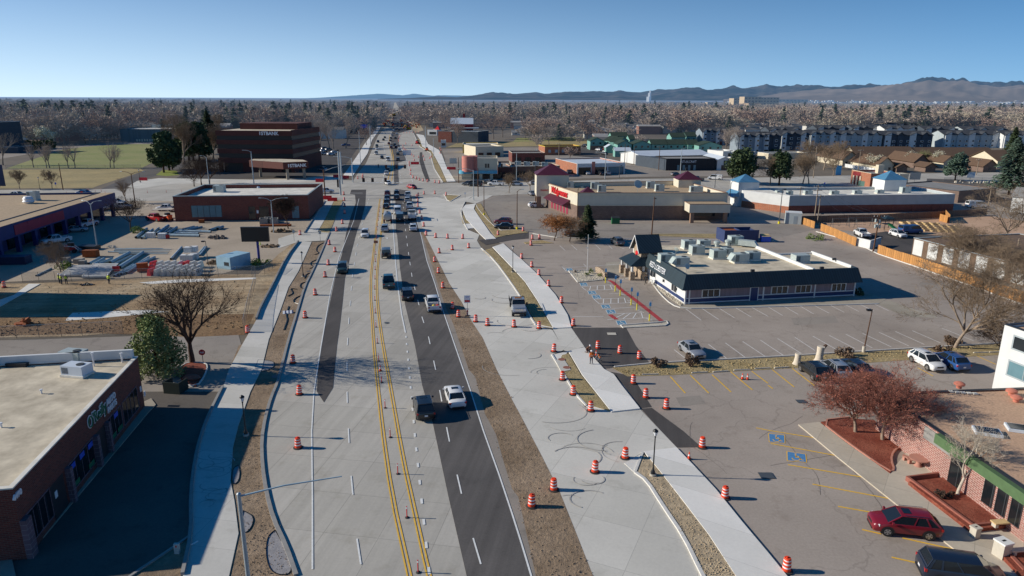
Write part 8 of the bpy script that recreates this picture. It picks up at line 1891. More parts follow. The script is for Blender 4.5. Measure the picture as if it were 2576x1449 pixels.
for i,(x,y,ty)in en([(940,580,430),(1038,665,500),(1088,710,540),(1198,803,620),(1256,853,665),(1382,962,765)]):
 p=K('H',x,y);H_=hgt(1288+x/4,566.7+y/4,566.7+ty/4);t=thg('parking_sign_post',f'blue accessible parking sign on a yellow-sleeved post, {["farthest", "second farthest", "third farthest", "third nearest", "second nearest", "nearest"][i]} of six','sign post',(p.x,p.y,.02),.1,'accessible parking posts')
 b=N_('byl');b.tu_((0,0,0),(0,0,1.0),.09,n=10);b.bd('sleeve',t,50);b=N_('lbk');b.box(-.025,.025,-.02,.02,1.0,H_);b.bd('post',t);b=N_('sign_lightblue');b.box(-.16,.16,-.04,-.022,H_-.75,H_-.2);b.mat('sgw');b.box(-.16,.16,-.04,-.022,H_-.18,H_-.02);b.bd('panel',t)
p=K('H',755,506);H_=hgt(1288+189,566.7+126.5,591.7);t=thg('flagpole','white flagpole without a flag in the gravel island','flagpole',(p.x,p.y,.12));b=N_('wpl');b.tu_((0,0,0),(0,0,H_-.12),.06,.035,8);b.lt_([(.06,H_-.12),(.07,H_-.05),(.02,H_)],8);b.bd('pole',t,50);b=N_('wpl');b.box(-.3,.05,-.02,.02,H_*.67,H_*.67+.12);b.bd('cleat',t)
b=N_('stone_veneer');b.loft([[(x,-.25,0),(x,-.25,z),(x,.25,z),(x,.25,0)]for x,z in((0,1.0),(.8,1.25),(2.2,1.3),(3.4,.9))]);o=b.bd('stone_sign');pa,pb_=K('H',850,470),K('H',945,535);lf,rzf,wf=fr_(pa,pb_);o.location=lf;o.rotation_euler=(0,0,rzf);o.scale=(wf/3.4,1,1);tag(o,'low tan stone sign wall at the gravel island','stone wall')
for i,(x,y,s)in en([(635,480,.5),(920,555,.3)]):b=N_('rock');b.lt_([(.5,0),(.62,.3),(.45,.7),(.15,.9)],7);o=b.bd('boulder',None,70);o.location=K('H',x,y);o.scale=(s,s,s*1.3);tag(o,['dark boulder at the left of the gravel island','small boulder by the first parking sign post'][i],'rock')
b=N_('stone_red');b.lt_([(.9,0),(1.1,.2),(.7,.5),(.2,.62)],7);o=b.bd('boulder',None,70);o.location=at(*d1(1205,210),.12);o.scale=(1,.6,.9);tag(o,'flat red boulder on the mulch island','rock')
def adk(q,lbl_,rz_):
 t=thg('garden_chair',lbl_,'chair',(*K(*q).to_tuple()[:2],.12),rz_,'white garden chairs');b=N_('wpl');b.hexa([(-.3,-.3,.3),(.35,-.3,.38),(.35,.3,.38),(-.3,.3,.3)],[(-.3,-.3,.34),(.35,-.3,.42),(.35,.3,.42),(-.3,.3,.34)]);b.bd('seat',t)
 b=N_('wpl');b.hexa([(-.3,-.28,.3),(-.25,-.28,.3),(-.25,.28,.3),(-.3,.28,.3)],[(-.55,-.28,1.05),(-.5,-.28,1.05),(-.5,.28,1.05),(-.55,.28,1.05)]);b.bd('backrest',t)
 for s in(-1,1):b=N_('wpl');b.box(-.35,.4,s*.33-.05,s*.33+.05,.6,.64);b.bd('armrest',t);b=N_('wpl');b.box(.28,.34,s*.33-.04,s*.33+.04,0,.6);b.bd('leg',t);b=N_('wpl');b.box(-.34,-.28,s*.33-.04,s*.33+.04,0,.6);b.bd('leg',t)
adk(('H',1405,592),'white garden chair right of the pedestrian',-2.6);adk(('H',1330,540),'white garden chair behind the pedestrian',-2.6)
b=N_('wpl');b.box(-.4,.4,-.02,.02,.1,1.3);o=b.bd('poster_board');o.location=(*K('H',1360,535).to_tuple()[:2],.1);o.rotation_euler=(0,0,1.4);tag(o,'white board leaning at the restaurant windows','board')
for i,(x,y,ty,r_)in en([(163,250,190,.42),(287,232,150,.48)]):
 p=at(*c3(x,y));H_=hgt(*c3(x,y),c3(0,ty)[1]);b=N_('stump_pale');b.lt_([(r_*1.3,0),(r_,.3),(r_*.85,H_*.6),(r_*.95,H_)],9);
 if i:b.mat('bdk');b.tu_((.2,.1,H_*.8),(.75,.3,H_+.15),.25,.18,7)
 o=b.bd('tree_stump',None,50);o.location=p;o.rotation_euler=(0,.05,0);tag(o,['shorter pale tree stump above the black SUV','taller pale tree stump with a broken dark side'][i],'tree stump')
stops=[c2(870,184),c2(1180,172),c2(1312,166),c2(1445,156),c2(1575,146),c3(78,272),c3(1205,187),c3(1292,184)]
for i,q in en(stops):
 b=N_('cpl');b.hexa([(-1,-.09,0),(1,-.09,0),(1,.09,0),(-1,.09,0)],[(-.95,-.05,.13),(.95,-.05,.13),(.95,.05,.13),(-.95,.05,.13)]);o=b.bd('wheel_stop');p=at(*q);o.location=(p.x,p.y,.02);o.rotation_euler=(0,0,.08+.05*(i%3));tag(o,f'concrete wheel stop, {["first", "second", "third", "fourth", "fifth", "sixth", "seventh", "eighth"][i]} from the left along the planted strip','wheel stop','wheel stops along the strip')
pt_=at(*c3(850,825),.12);t=thg('picnic_table','round pink concrete picnic table on the paved court','table',pt_);b=N_('bench_pink');b.lt_([(.78,.68),(.8,.76),(.0,.78)],22);b.bd('tabletop',t,50);b=N_('bench_pink');b.lt_([(.35,0),(.22,.15),(.2,.55),(.4,.68)],14);b.bd('pedestal',t,50)
for i,(x,y,a)in en([(772,803,.2),(915,838,1.3)]):
 t=thg('bench',['curved pink bench left of the round table','curved pink bench right of the round table'][i],'bench',at(*c3(x,y),.12),a);b=N_('bench_pink');b.pm_([(mc_(k)*.85-.4,ms_(k)*.85)for k in[R(d)for d in range(-40,41,10)]]+[(mc_(k)*.5-.4,ms_(k)*.5)for k in[R(d)for d in range(40,-41,-10)]],.38,.46);b.bd('seat',t)
 for s in(-1,1):b=N_('bench_pink');b.box(.12,.38,s*.3-.12,s*.3+.12,0,.38);b.bd('leg',t)
t=thg('bench','long cream concrete bench on the raised mulch bed','bench',at(*c3(1345,1165),.4),.12);b=N_('timber');b.box(-1.1,1.1,-.28,.28,.32,.42);b.bd('seat',t)
for s in(-1,1):b=N_('cpl');b.box(s*.9-.12,s*.9+.12,-.2,.2,0,.32);b.bd('leg',t)
t=thg('bench','short cream bench slab at the lower right planter','bench',at(*c3(1420,1325),.4),.1);b=N_('cpl');b.box(-.7,.7,-.2,.2,.3,.4);b.bd('seat',t);b=N_('cpl');b.box(-.5,-.3,-.15,.15,0,.3);b.bd('leg',t)
for i,(x,y,s,wtop)in en([(1168,1225,.5,0),(1318,1335,.8,1),(1150,893,.5,0)]):
 t=thg('litter_bin',['cream square bin at the corner of the raised brick planter','large square bin with white lid by the lower planter','cream square bin against the brick wall'][i],'bin',at(*c3(x,y),.12 if i<2 else.4),.3);b=N_('cpl');b.box(-s/2,s/2,-s/2,s/2,0,s*1.4);b.bd('housing',t)
 b=N_('wpl' if wtop else 'cpl');b.box(-s/2-.05,s/2+.05,-s/2-.05,s/2+.05,s*1.4,s*1.4+.12);b.mat('lbk');b.box(-s*.2,s*.2,-s*.1,s*.1,s*1.4+.121,s*1.4+.125);b.bd('lid',t)
b=N_('byl');b.tu_((0,0,0),(0,0,1.1),.11,.11,12);o=b.bd('bollard',None,50);o.location=at(52,1400);tag(o,'yellow bollard at the near corner of the auto parts store','bollard')
b=N_('mdu');b.box(-.18,.18,-.1,.1,0,.8);b.mat('sign_red');b.box(-.05,.05,-.105,-.1,.55,.7);o=b.bd('utility_marker');o.location=at(447,1392);tag(o,'pale utility marker box beside the lower left kerb','marker post')
b=N_('wpl');b.tu_((0,0,.1),(.5,.7,.1),.08,n=8);o=b.bd('pipe_offcut');o.location=at(470,1380);tag(o,'short white pipe lying at the edge of the near sidewalk','pipe')
t=thg('bin_enclosure','dark green fenced bin enclosure in the shade by the evergreen','enclosure',at(412,990),-.15);b=N_('bin_dark');b.box(0,1.9,0,.1,0,1.3);b.box(1.8,1.9,.1,1.6,0,1.3);b.box(0,.1,.1,1.6,0,1.3);b.bd('wall',t)
t=thg('bin_enclosure','blue walled bin enclosure behind the restaurant','enclosure',V3((47.6,152.6,0)),.1);b=N_('enb');b.box(0,8,0,.2,0,2.7);b.box(0,.2,.2,4.6,0,2.7);b.box(7.8,8,.2,4.6,0,2.3);b.box(4,4.2,.2,4.6,0,2.5);b.box(0,8,4.6,4.8,0,2.6);b.bd('wall',t);b=N_('rust');b.box(.3,3.9,.3,4.5,2.2,2.25);b.bd('cover',t)
t=thg('dumpster','blue dumpster with cream lids beside the blue enclosure','dumpster',K('H',2545,165),0);b=N_('sign_blue');b.hexa([(-1,-.7,.1),(1,-.7,.1),(1,.6,.1),(-1,.6,.1)],[(-1.05,-.8,1.3),(1.05,-.8,1.3),(1.05,.8,1.6),(-1.05,.8,1.6)]);b.bd('container',t);b=N_('timber');b.hexa([(-1,-.85,1.31),(.95,-.85,1.31),(.95,.8,1.61),(-1,.8,1.61)],[(-1,-.85,1.36),(.95,-.85,1.36),(.95,.8,1.66),(-1,.8,1.66)]);b.bd('lid',t)
b=N_('wlg');t=thg('shed','pale blue-grey steel shed at the corner of the brown fence','shed',V3((70.6,177.2,0)),-.33);b.box(0,3.9,0,3.4,0,2.8);b.bd('wall',t);b=N_('wwh');b.box(-.05,3.95,-.05,3.45,2.8,2.95);b.bd('roof',t);b=N_('wall_grey');b.box(2.0,2.9,-.03,-.003,.1,2.1);b.bd('door',t)
def bf_(L_,pts_,h_,lbl_,m_='fence_wood',rails=True):
 Q=[K(L_,*q)if not isinstance(q[0],str)else K(*q)for q in pts_];t=thg('wooden_fence',lbl_,'fence',Q[0]);o0=Q[0]
 for a,c in zip(Q[:-1],Q[1:]):
  lf,rzf,wf=fr_(a,c);n=max(1,round(wf/2.4))
  for k in range(n):
   b=N_(m_);b.box(0,wf/n-.02,0,.04,.05,h_+un_(-.04,.04));o=b.bd('fence_panel',t);v=V3(lf)-o0+V3((mc_(rzf),ms_(rzf),0))*k*wf/n;o.location=v;o.rotation_euler=(0,0,rzf)
   b=N_('tmd');b.box(-.05,.05,.041,.13,0,h_);o=b.bd('post',t);o.location=v;o.rotation_euler=(0,0,rzf)
bf_('I',[(525,55),(700,130),(880,212)],1.9,'orange board fence between the parking lot and the playground');bf_('I',[(1097,285),(1500,420),(1900,560),(2260,685),(2700,830)],1.9,'long orange board fence along the right side of the lot')
bf_('E',[(335,1345),(1130,1325),(1780,1290),(2200,1265)],1.9,'long weathered brown fence behind the playground','fence_brown');bf_('E',[(340,1355),(465,1400)],1.8,'short orange fence beside the steel shed')
bf_('E',[(1720,1320),(1800,1345)],1.9,'short pale fence piece at the garden end');bf_('E',[(1775,1290),(1820,1345)],2.2,'pale gate panel standing out of the brown fence')
t=thg('bin_enclosure','white block enclosure with dark side at the gap of the orange fence','enclosure',V3((75.8,149.4,0)),0);b=N_('wwh');b.pm_([(0,0),(1.2,-3.4),(1.4,-3.3),(.2,.1)],0,1.9);b.pm_([(1.4,-3.4),(5.5,.4),(5.3,.5),(1.3,-3.2)],0,1.9);b.bd('wall',t)
def wf_(lbl_,Q,h_=1.8,step=3.0,name='chain_link_fence'):
 t=thg(name,lbl_,'fence',Q[0]);o0=Q[0];posts=N_('sgv')
 for a,c in zip(Q[:-1],Q[1:]):
  wf=(c-a).length;n=max(1,round(wf/step))
  for k in range(n+1):p=a.lerp(c,k/n)-o0;b=N_('sdk');b.tu_(p,p+V3((0,0,h_)),.03,n=5);b.bd('post',t)
  b=N_('wire_mesh');a_,c_=a-o0,c-o0;b.poly([a_+V3((0,0,.05)),c_+V3((0,0,.05)),c_+V3((0,0,h_)),a_+V3((0,0,h_))]);b.bd('mesh',t);b=N_('sgv');b.tu_(a_+V3((0,0,h_)),c_+V3((0,0,h_)),.02,n=4);b.bd('rail',t)
wf_('chain link fence between the lane and the dirt field',[K('F',-60,1150),K('F',620,1118),K('F',1240,1090)])
wf_('chain link fence along the pipe yard behind the workers',[K('F',230,575),K('F',720,560),K('F',1430,535),K('F',2576,505)])
wf_('temporary fence panels beside the west sidewalk',[K('F',2455,1075),K('F',2490,900),K('F',2540,720),K('F',2576,600)],1.9,2.5,'temporary_fence')
wf_('chain link fence beside the billboard foot',[K('G',-40,520),K('G',90,500),K('G',170,440)],1.8)
wf_('low chain link fence around the corner garden',[K('E',1770,925),K('E',1900,915),K('E',2280,930)],1.6,4)
wf_('chain link fence around the raised beds',[K('E',1250,1395),K('E',1460,1440),K('E',1940,1425)],1.6,4)
wf_('thin fence on the line between the green and the dry field',[K('A',60,800),K('A',700,795),K('A',1420,790)],1.6,7)
def pipe(L_,a,c,r,lbl_,gp_,m_='pipe_blue',z=None,name='steel_pole',k=1.):
 A_,C_=K(L_,*a),K(L_,*c);z=r if z is None else z;b=N_(m_);d=(C_-A_);b.tu_((0,0,0),d,r,r*k,12,False);b.mat('lbk');b.tu_((0,0,0),d.normalized()*.02,r*.8,n=12);b.tu_(d,d-d.normalized()*.02,r*.8*k,n=12);b.mat(m_);b.tu_((0,0,0),d.normalized()*.12,r*1.25,n=12,caps=False)
 o=b.bd(name,None,50);o.location=(A_.x,A_.y,z);return tag(o,lbl_,'pole',gp_)
for i,(a,c,r_)in en([((1370,135),(1480,45),.3),((1425,140),(1540,50),.25),((1500,120),(1600,35),.22),((1580,105),(1695,20),.38),((1620,110),(1720,35),.25),((1690,95),(1780,35),.33),((1740,100),(1830,50),.2)]):pipe('F',a,c,r_,'blue-grey steel pole lying slanted in the far stack','slanted poles of the far stack',['pipe_blue','pipe_blue2'][i%2])
for i,(a,c,r_)in en([((1705,112),(2010,118),.33),((1765,85),(2000,92),.25),((1795,66),(2125,76),.28)]):pipe('F',a,c,r_,['nearest long horizontal pole of the far stack','middle long horizontal pole of the far stack','farthest long horizontal pole of the far stack'][i],'horizontal poles of the far stack','pipe_blue2')
for i,(a,c,r_)in en([((1840,48),(1955,18),.2),((1870,50),(1990,22),.2),((1900,52),(2035,22),.2),((2110,62),(2205,28),.3),((2190,50),(2245,28),.35)]):pipe('F',a,c,r_,['first of the short poles behind the far stack','second of the short poles behind the far stack','third of the short poles behind the far stack','short thick pipe near the concrete rings','shortest thick pipe behind the rubble'][i],'short poles behind the far stack')
for i,(a,c,r_)in en([((1160,243),(1725,247),.13),((1150,258),(1710,263),.13),((1090,273),(1700,279),.14),((1200,288),(1690,293),.14),((1270,238),(1640,238),.1)]):pipe('F',a,c,r_,'thin pale blue pole lying level in the middle row','level poles of the middle row','pipe_blue2',k=.6)
for i,(a,c,r_)in en([((895,405),(1005,345),.28),((945,408),(1050,350),.28),((1000,402),(1130,348),.25),((1110,395),(1305,292),.33),((1155,402),(1325,318),.22),((1205,440),(1440,290),.33),((1190,428),(1360,320),.2),((1150,522),(1345,405),.2),((1185,508),(1385,402),.2),((1240,482),(1500,330),.2),((1275,492),(1485,352),.2),((1400,402),(1560,330),.22),((1220,500),(1400,400),.18)]):pipe('F',a,c,r_,'blue-grey steel pole lying slanted in the near stack','slanted poles of the near stack',['pipe_blue','pipe_blue2'][i%2])
pipe('F',(1720,350),(1830,230),.22,'grey square-looking pole left of the white crates','poles by the crates','sgv');pipe('F',(1995,300),(2060,225),.18,'bright pole right of the white crates','poles by the crates','pipe_blue2');pipe('F',(2010,310),(2080,225),.18,'second bright pole right of the white crates','poles by the crates','pipe_blue2')
pipe('F',(365,515),(520,440),.14,'pale beam lying alone by the dark yard fence','beams by the yard fence','pipe_blue2')
for s in range(2):
 for i in range(9):
  x0,x1=(615+i*14,880+i*16)if s==0 else(835+i*13,1085+i*14);y=(520-i*11)if s==0 else(535-i*15)
  pipe('F',(x0,y),(x1,y-2+(-4 if s==0 else 0)),.3,['white tube lying in the left white stack','white tube lying in the right white stack'][s],['tubes of the left white stack','tubes of the right white stack'][s],'tube_white',name='white_tube')
def bxt(name,lbl_,cat,q,size,m_,rz_=0.,z=0.,gp_=None,detail=None):
 p=K(*q)if isinstance(q[0],str)else(q if isinstance(q,V3)else at(*q));t=thg(name,lbl_,cat,(p.x,p.y,z),rz_,gp_);a,c,h=size;b=N_(m_);b.box(-a/2,a/2,-c/2,c/2,0,h);b.bd('body',t)
 if detail:detail(t,a,c,h)
 return t
def cage(t,a,c,h):
 b=N_('sgv')
 for k in range(5):x=-a/2+a*k/4;b.box(x-.015,x+.015,-c/2-.03,-c/2-.002,0,h);b.box(-a/2-.03,-a/2-.002,-c/2+c*k/4-.015,-c/2+c*k/4+.015,0,h)
 for k in range(4):z=h*(k+.5)/4;b.box(-a/2,a/2,-c/2-.035,-c/2-.03,z-.015,z+.015);b.box(-a/2-.035,-a/2-.03,-c/2,c/2,z-.015,z+.015)
 b.bd('cage',t)
for i,(x,y,z)in en([(1860,350,0),(1915,350,0),(1960,335,0),(1905,325,1.1),(1960,318,1.1)]):bxt('crate',['white caged crate, left one of the lower layer','white caged crate, middle of the lower layer','white caged crate, right one of the lower layer','white caged crate, left one on top of the stack','white caged crate, right one on top of the stack'][i],'crate',('F',x,y),(1.35,1.2,1.08),'wpl',.1,z,'caged crates in the yard',cage)
for i,(x,y)in en([(1520,125),(1640,132)]):bxt('crate',['white wrapped crate in front of the far pole stack','white caged crate with a red drum beside it'][i],'crate',('F',x,y),(1.7,1.3,1.2),'wpl',.1,0,'crates at the far poles',cage)
b=N_('mrd');b.lt_([(.5,0),(.5,.9)],14);o=b.bd('barrel',None,50);o.location=K('F',1685,132);tag(o,'red barrel beside the white crate at the far poles','barrel')
for i,(x,y,s)in en([(800,380,1.6),(660,370,1.6),(835,400,1.2)]):bxt('block_pallet',['pallet of grey blocks left of the near poles','pallet of tan blocks in the shade of the vine tree','small pallet of grey blocks'][i],'pallet',('F',x,y),(s,s*.8,.9),'rgy',.1)
def bar_(L_,x,y,lbl_,m_,rz_,size=(1.9,.5,.95),gp_='stacked plastic barriers in the yard',z=0.):
 p=K(L_,x,y);a,c,h=size;t=thg('plastic_barrier',lbl_,'barrier',(p.x,p.y,z),rz_,gp_);b=N_(m_);b.hexa([(-a/2,-c/2,0),(a/2,-c/2,0),(a/2,c/2,0),(-a/2,c/2,0)],[(-a/2,-c*.2,h),(a/2,-c*.2,h),(a/2,c*.2,h),(-a/2,c*.2,h)]);b.bd('barrier_body',t)
 return t
for r_ in range(3):
 for i in range(8):
  x=1530+i*66+r_*10;m_='rail_red' if i==0 or(r_==2 and i==5)else 'tube_white'
  bar_('F',x,500-r_*38,f'{"red" if m_ == "rail_red" else "white"} plastic barrier in the {["front", "middle", "back"][r_]} row by the container',m_,1.45+un_(-.05,.05),(1.7,.9,1.2),'plastic barriers stored by the container')
bxt('shipping_container','pale blue site container with dark scrawls beside the barriers','container',V3((-52.9,128.0,0)),(3.4,5.2,2.35),'container_blue',-.4,0,None,lambda t,a,c,h:[N_('frd').box(a*.05,a*.4,-c/2-.01,-c/2-.002,h*.3,h*.6).bd('scrawl',t),N_('mdu').box(-a/2+.1,a/2-.1,-c/2-.03,-c/2-.011,.1,.16).bd('door_rail',t)])
pb1=K('G',35,382);t=thg('billboard','large black billboard on a single blue pole','billboard',(pb1 .x,pb1 .y,0),.05);b=N_('navy_steel');b.mat(mat('pole_violet','#2a2f7a',.5,.1));b.tu_((0,0,0),(0,0,4.4),.24,.24,12);b.bd('pole',t,50);b=N_('lbk');b.box(-2.9,2.3,-.25,.25,4.3,7.1);b.bd('board',t);b=N_('sdk');b.box(-2.95,2.35,-.27,.27,7.1,7.16);b.bd('frame',t)
def skid(q,lbl_,m_,rz_,s=1.):
 p=K(*q);t=thg('skid_loader',lbl_,'loader',(p.x,p.y,0),rz_);t.scale=(s,s,s);b=N_(m_);b.box(-1.4,.6,-.55,.55,.5,1.2);b.box(-1.4,-.7,-.6,.6,1.2,1.6);b.bd('body',t);b=N_('lbk');b.box(-.7,.4,-.5,.5,1.2,2.1);b.bd('cab',t)
 for s_ in(-1,1):
  b=N_('wpl');b.path([V3((-1.3,s_*.7,1.6)),V3((.5,s_*.7,1.3)),V3((1.3,s_*.7,.4))],.09);b.bd('lift_arm',t)
  for x in(-.9,.35):w2=N_('tyr');w2 .tu_((x,s_*.58,.4),(x,s_*.85,.4),.4,.4,14);w2 .bd('wheel',t,50)
 b=N_('sdk');b.hexa([(1.2,-.9,.05),(1.9,-.9,.05),(1.9,.9,.05),(1.2,.9,.05)],[(1.2,-.9,.7),(1.3,-.9,.7),(1.3,.9,.7),(1.2,.9,.7)]);b.bd('bucket',t)
skid(('F',735,275),'red and white skid loader in the shadow of the blue store','mrd',.4);skid(('A',1690,1320),'orange loader under a canopy beside the red pickup','mor',2.5);skid(('B',1628,548),'red loader on the far new pavement','mrd',1.2,1.3);skid(('B',1718,618),'red-orange loader on the far east sidewalk','mor',1.9,1.1)
def excavator(q,lbl_,rz_,s=1.):
 p=K(*q);t=thg('excavator',lbl_,'excavator',(p.x,p.y,0),rz_);t.scale=(s,s,s);b=N_('machine_yellow');b.box(-2,1.2,-1.2,1.2,1,2.2);b.bd('body',t);b=N_('wgl');b.box(.2,1.6,.2,1.2,1.6,3.0);b.bd('cab',t);b=N_('machine_yellow');b.path([V3((1.2,0,2)),V3((3.5,0,4.4)),V3((5.6,0,2.2))],.25);b.bd('boom',t)
 for s_ in(-1,1):b=N_('tyr');b.box(-1.9,1.9,s_*1.1-.3,s_*1.1+.3,0,.9);b.bd('track',t)
 b=N_('rust');b.box(5.2,6.0,-.5,.5,1.2,2.2);b.bd('bucket',t)
excavator(('B',1535,405),'yellow excavator at the far end of the new concrete',2.6,1.1);excavator(('B',1390,265),'yellow excavator working in the distant dirt',.4,1.6)
for i,(q,s,a)in en([(('F',920,318),(2.6,1.6,1.5),.1),(('F',1440,465),(1.9,1.6,1.7),.5),(('A',2030,1340),(1.3,1.0,.9),.3)]):
 p=K(*q);b=N_('rust');x,y,z=s;b.loft([[(k,-y/2,z*.1),(k,-y/2,z),(k,y/2,z*.9),(k,y/2,0)]for k in(-x/2,x/2)]);o=b.bd('digger_bucket');o.location=p;o.rotation_euler=(0,0,a);tag(o,['large rusty bucket left of the pale beams','rust-brown bucket between the poles and the barriers','rusty hook-shaped part before the brick building'][i],'bucket')
t=bxt('canopy_frame','flat pale canopy over the orange loader','canopy',('A',1650,1290),(5.0,2.2,.15),'cpl',.15,2.2)
for i,(q,n,r_,hh,m_,lb)in en([(('F',2180,130),26,2.6,.8,'rock','heap of broken tan rubble beyond the crates'),(('G',140,215),16,2.4,.6,'tmd','pile of brown beams and stones near the billboard'),(('F',1125,222),10,1.2,.5,'cpl','small heap of pale stones at the shadow edge'),(('F',2160,385),14,2.0,.8,'tmd','brushwood heap beside the container'),(('B',260,1430),20,3.0,.8,'tmd','brown scrap heap before the brick building'),(('F',225,1000),8,1.3,1.2,'rust','rusty scrap lump at the left of the mud'),(('F',880,600),12,1.2,.4,'lbk','dark tools lying by the yard workers')]):
 p=K(*q);b=N_(m_)
 for _ in range(n):
  a,d=un_(0,6.28),r_*random.random()**.6;x,y=mc_(a)*d,ms_(a)*d*.6;s=un_(.2,.5)*hh;z=hh*(1-d/r_)*.7;M_=Matrix.Translation((x,y,z))@Matrix.Rotation(un_(0,3),4,(random.random(),random.random(),1));b.box(-s,s,-s*.6,s*.6,-s*.1,s*.8,M_)
 b.pm_([(mc_(k)*r_*.8,ms_(k)*r_*.5)for k in[2*PI*j/9 for j in range(9)]],0,hh*.25);o=b.bd('rubble_heap');o.location=p;tag(o,lb,'heap')
for i,(x,y)in en([(80,1345),(130,1335),(185,1345)]):p=K('B',x,y);b=N_('rgy');b.box(-1.0,1.0,-1.2,-1.0,0,1.3);b.box(-1.0,1.0,1.0,1.2,0,1.3);b.box(-1.0,-.8,-1,1,0,1.3);b.box(.8,1.0,-1,1,0,1.3);o=b.bd('concrete_box');o.location=p;o.rotation_euler=(0,0,.3);tag(o,['open concrete box left of three before the brick building','open concrete box in the middle of three','open concrete box right of three before the bare tree'][i],'concrete box')
bxt('steel_beam','long rusty beam lying behind the concrete boxes','beam',('B',200,1375),(7.5,.8,.5),'rust',.1)
bxt('skip_container','long dark navy skip at the left in the shadow','skip',('F',100,385),(7,2.4,1.5),'navy_steel',.1);bxt('skip_container','flat green-black container behind the rusty bucket','skip',('F',895,240),(4,2,.8),'frd',-.1)
for i,(L_,x,y,s)in en([('B',640,930,3),('B',815,885,3),('A',1443,915,3),('B',1600,752,4),('B',1965,805,4),('B',890,895,3.6),('B',715,1105,3),('B',770,1125,3),('F',1170,460,1.2)]):
 bar_(L_,x,y,['red barrier on the cross street before the bank canopy','red barrier at the foot of the far steel mast','red barrier alone on the pale island at the left','long red barrier in the middle of the far pavement','red barrier on the dirt beside the far east sidewalk','red and white barrier row at the far west corner','left red board barrier at the near west corner','right red board barrier at the near west corner','small red board leaning at the pole stack'][i],'rail_red',0,(s,.5,1.2 if s>2 else.9),None)
for i,(x,y)in en([(760,1390),(920,1380)]):
 p=K('E',x,y);t=thg('swing_frame',['left bay of the dark swing frame','right bay of the dark swing frame'][i],'swing',p,0);b=N_('sdk');b.tu_((-3,0,2.3),(3,0,2.3),.07,n=6)
 for s in(-3,3):
  for yy in(-.9,.9):b.tu_((s,yy,0),(s,0,2.3),.06,n=5)
 b.bd('frame',t)
 for s in(-1.2,1.2):b=N_('lbk');b.box(s-.25,s+.25,-.1,.1,.5,.54);b.tu_((s-.22,0,.54),(s-.22,0,2.3),.015,n=4);b.tu_((s+.22,0,.54),(s+.22,0,2.3),.015,n=4);b.bd('seat',t)
p=K('E',1190,1400);t=thg('play_structure','dark playground tower with green slide','playground',p,0);b=N_('lbk');b.box(-1,1,-1,1,1.2,1.3)
for x,y in((-1,-1),(1,-1),(1,1),(-1,1)):b.tu_((x,y,0),(x,y,2.6),.07,n=6)
b.bd('platform',t);b=N_('sgn');b.hexa([(-1.2,-1.2,2.6),(1.2,-1.2,2.6),(1.2,1.2,2.6),(-1.2,1.2,2.6)],[(-.2,-.2,3.3),(.2,-.2,3.3),(.2,.2,3.3),(-.2,.2,3.3)]);b.bd('roof',t);b=N_('bin_green');b.hexa([(-.4,-1,1.2),(.4,-1,1.2),(1.2,-3.6,.1),(.4,-3.8,.1)],[(-.4,-1,1.5),(.4,-1,1.5),(1.2,-3.6,.4),(.4,-3.8,.4)]);b.bd('slide',t)
for r_ in range(5):
 for i in range(7):
  if(r_==0 and i>4)or(r_==4 and i<2):continue
  x,y=1370+i*76+r_*18,1345+r_*17+i*4
  p=K('E',x,y);t=thg('raised_bed','empty timber-framed raised bed in the garden rows','raised bed',(p.x,p.y,0),.35,'raised beds behind the preschool');b=N_('timber');b.box(-1.2,1.2,-.55,-.47,0,.45);b.box(-1.2,1.2,.47,.55,0,.45);b.box(-1.2,-1.12,-.47,.47,0,.45);b.box(1.12,1.2,-.47,.47,0,.45);b.bd('frame',t);b=N_('dirt');b.box(-1.11,1.11,-.46,.46,0,.3);b.bd('soil',t)
b=N_('cpl')
for _ in range(46):x,y=un_(0,22),un_(0,3);s=un_(.25,.6);b.box(x,x+s,y,y+s*.8,0,un_(.3,.9))
o=b.bd('memorial_stones');o.location=K('E',1910,945);tag(o,'scatter of pale stones in the fenced corner garden','stones',kind='stuff')
FB=[[(692,1334),(672,1350),(668,1401),(684,1445),(738,1447),(724,1389)],[(612,1285),(606,1310),(612,1345),(632,1330),(640,1300)],[(600,1170),(584,1180),(585,1222),(600,1212),(604,1190)],[(650,905),(690,908),(690,925),(662,935),(640,930)]]
for i,P_ in en(FB):
 b=N_('fabric_grey');Q=[at(x,y,.07)for x,y in P_];Q=ck(Q+[Q[0]],2);b.poly([(q.x,q.y,.072)for q in Q[:-1]]);b.mat('lbk');b.path([V3((q.x,q.y,.1))for q in Q],.03,4);o=b.bd('weed_fabric');tag(o,['grey weed fabric with black edging at the lower end of the strip','grey fabric patch behind the steel light pole','grey fabric patch at the inner edge of the curved sidewalk','grey fabric patch by the tree shadow'][i],'fabric')
for i,P_ in en([[('G',680,180),('G',620,210),('G',600,260),('G',640,285),('G',590,300)],[('G',620,350),('G',560,370),('G',540,400),('G',590,425),('G',540,440)],[('G',560,480),('G',500,500),('G',490,540)],[('G',510,575),('G',450,590),('G',440,630),('G',490,650)],[('G',410,650),('G',340,640),('G',380,690),('G',320,720)],[('G',460,710),('G',390,740),('G',370,780),('G',430,800)],[('G',330,820),('G',300,920),('G',320,950),('G',280,1060)]]):
 b=N_('lbk');b.path([V3((q.x,q.y,.12))for q in ck([K(*q)for q in P_],2)],.07,5);o=b.bd('edging_strip');tag(o,f'wavy black edging in the bare west strip, {["farthest", "second farthest", "third farthest", "fourth farthest", "third nearest", "second nearest", "nearest"][i]}','edging')
b=N_('dwh');
for k in range(3):b.box(k*.5,k*.5+.3,0,1.0,.1,.12)
b.mat('enb');[b.box(k*.5+.3,k*.5+.5,0,1.0,.1,.119)for k in range(3)];o=b.bd('striped_panel');o.location=K('G',270,900);o.rotation_euler=(.2,0,.3);tag(o,'white striped panel lying in the bare strip by the sidewalk','panel')
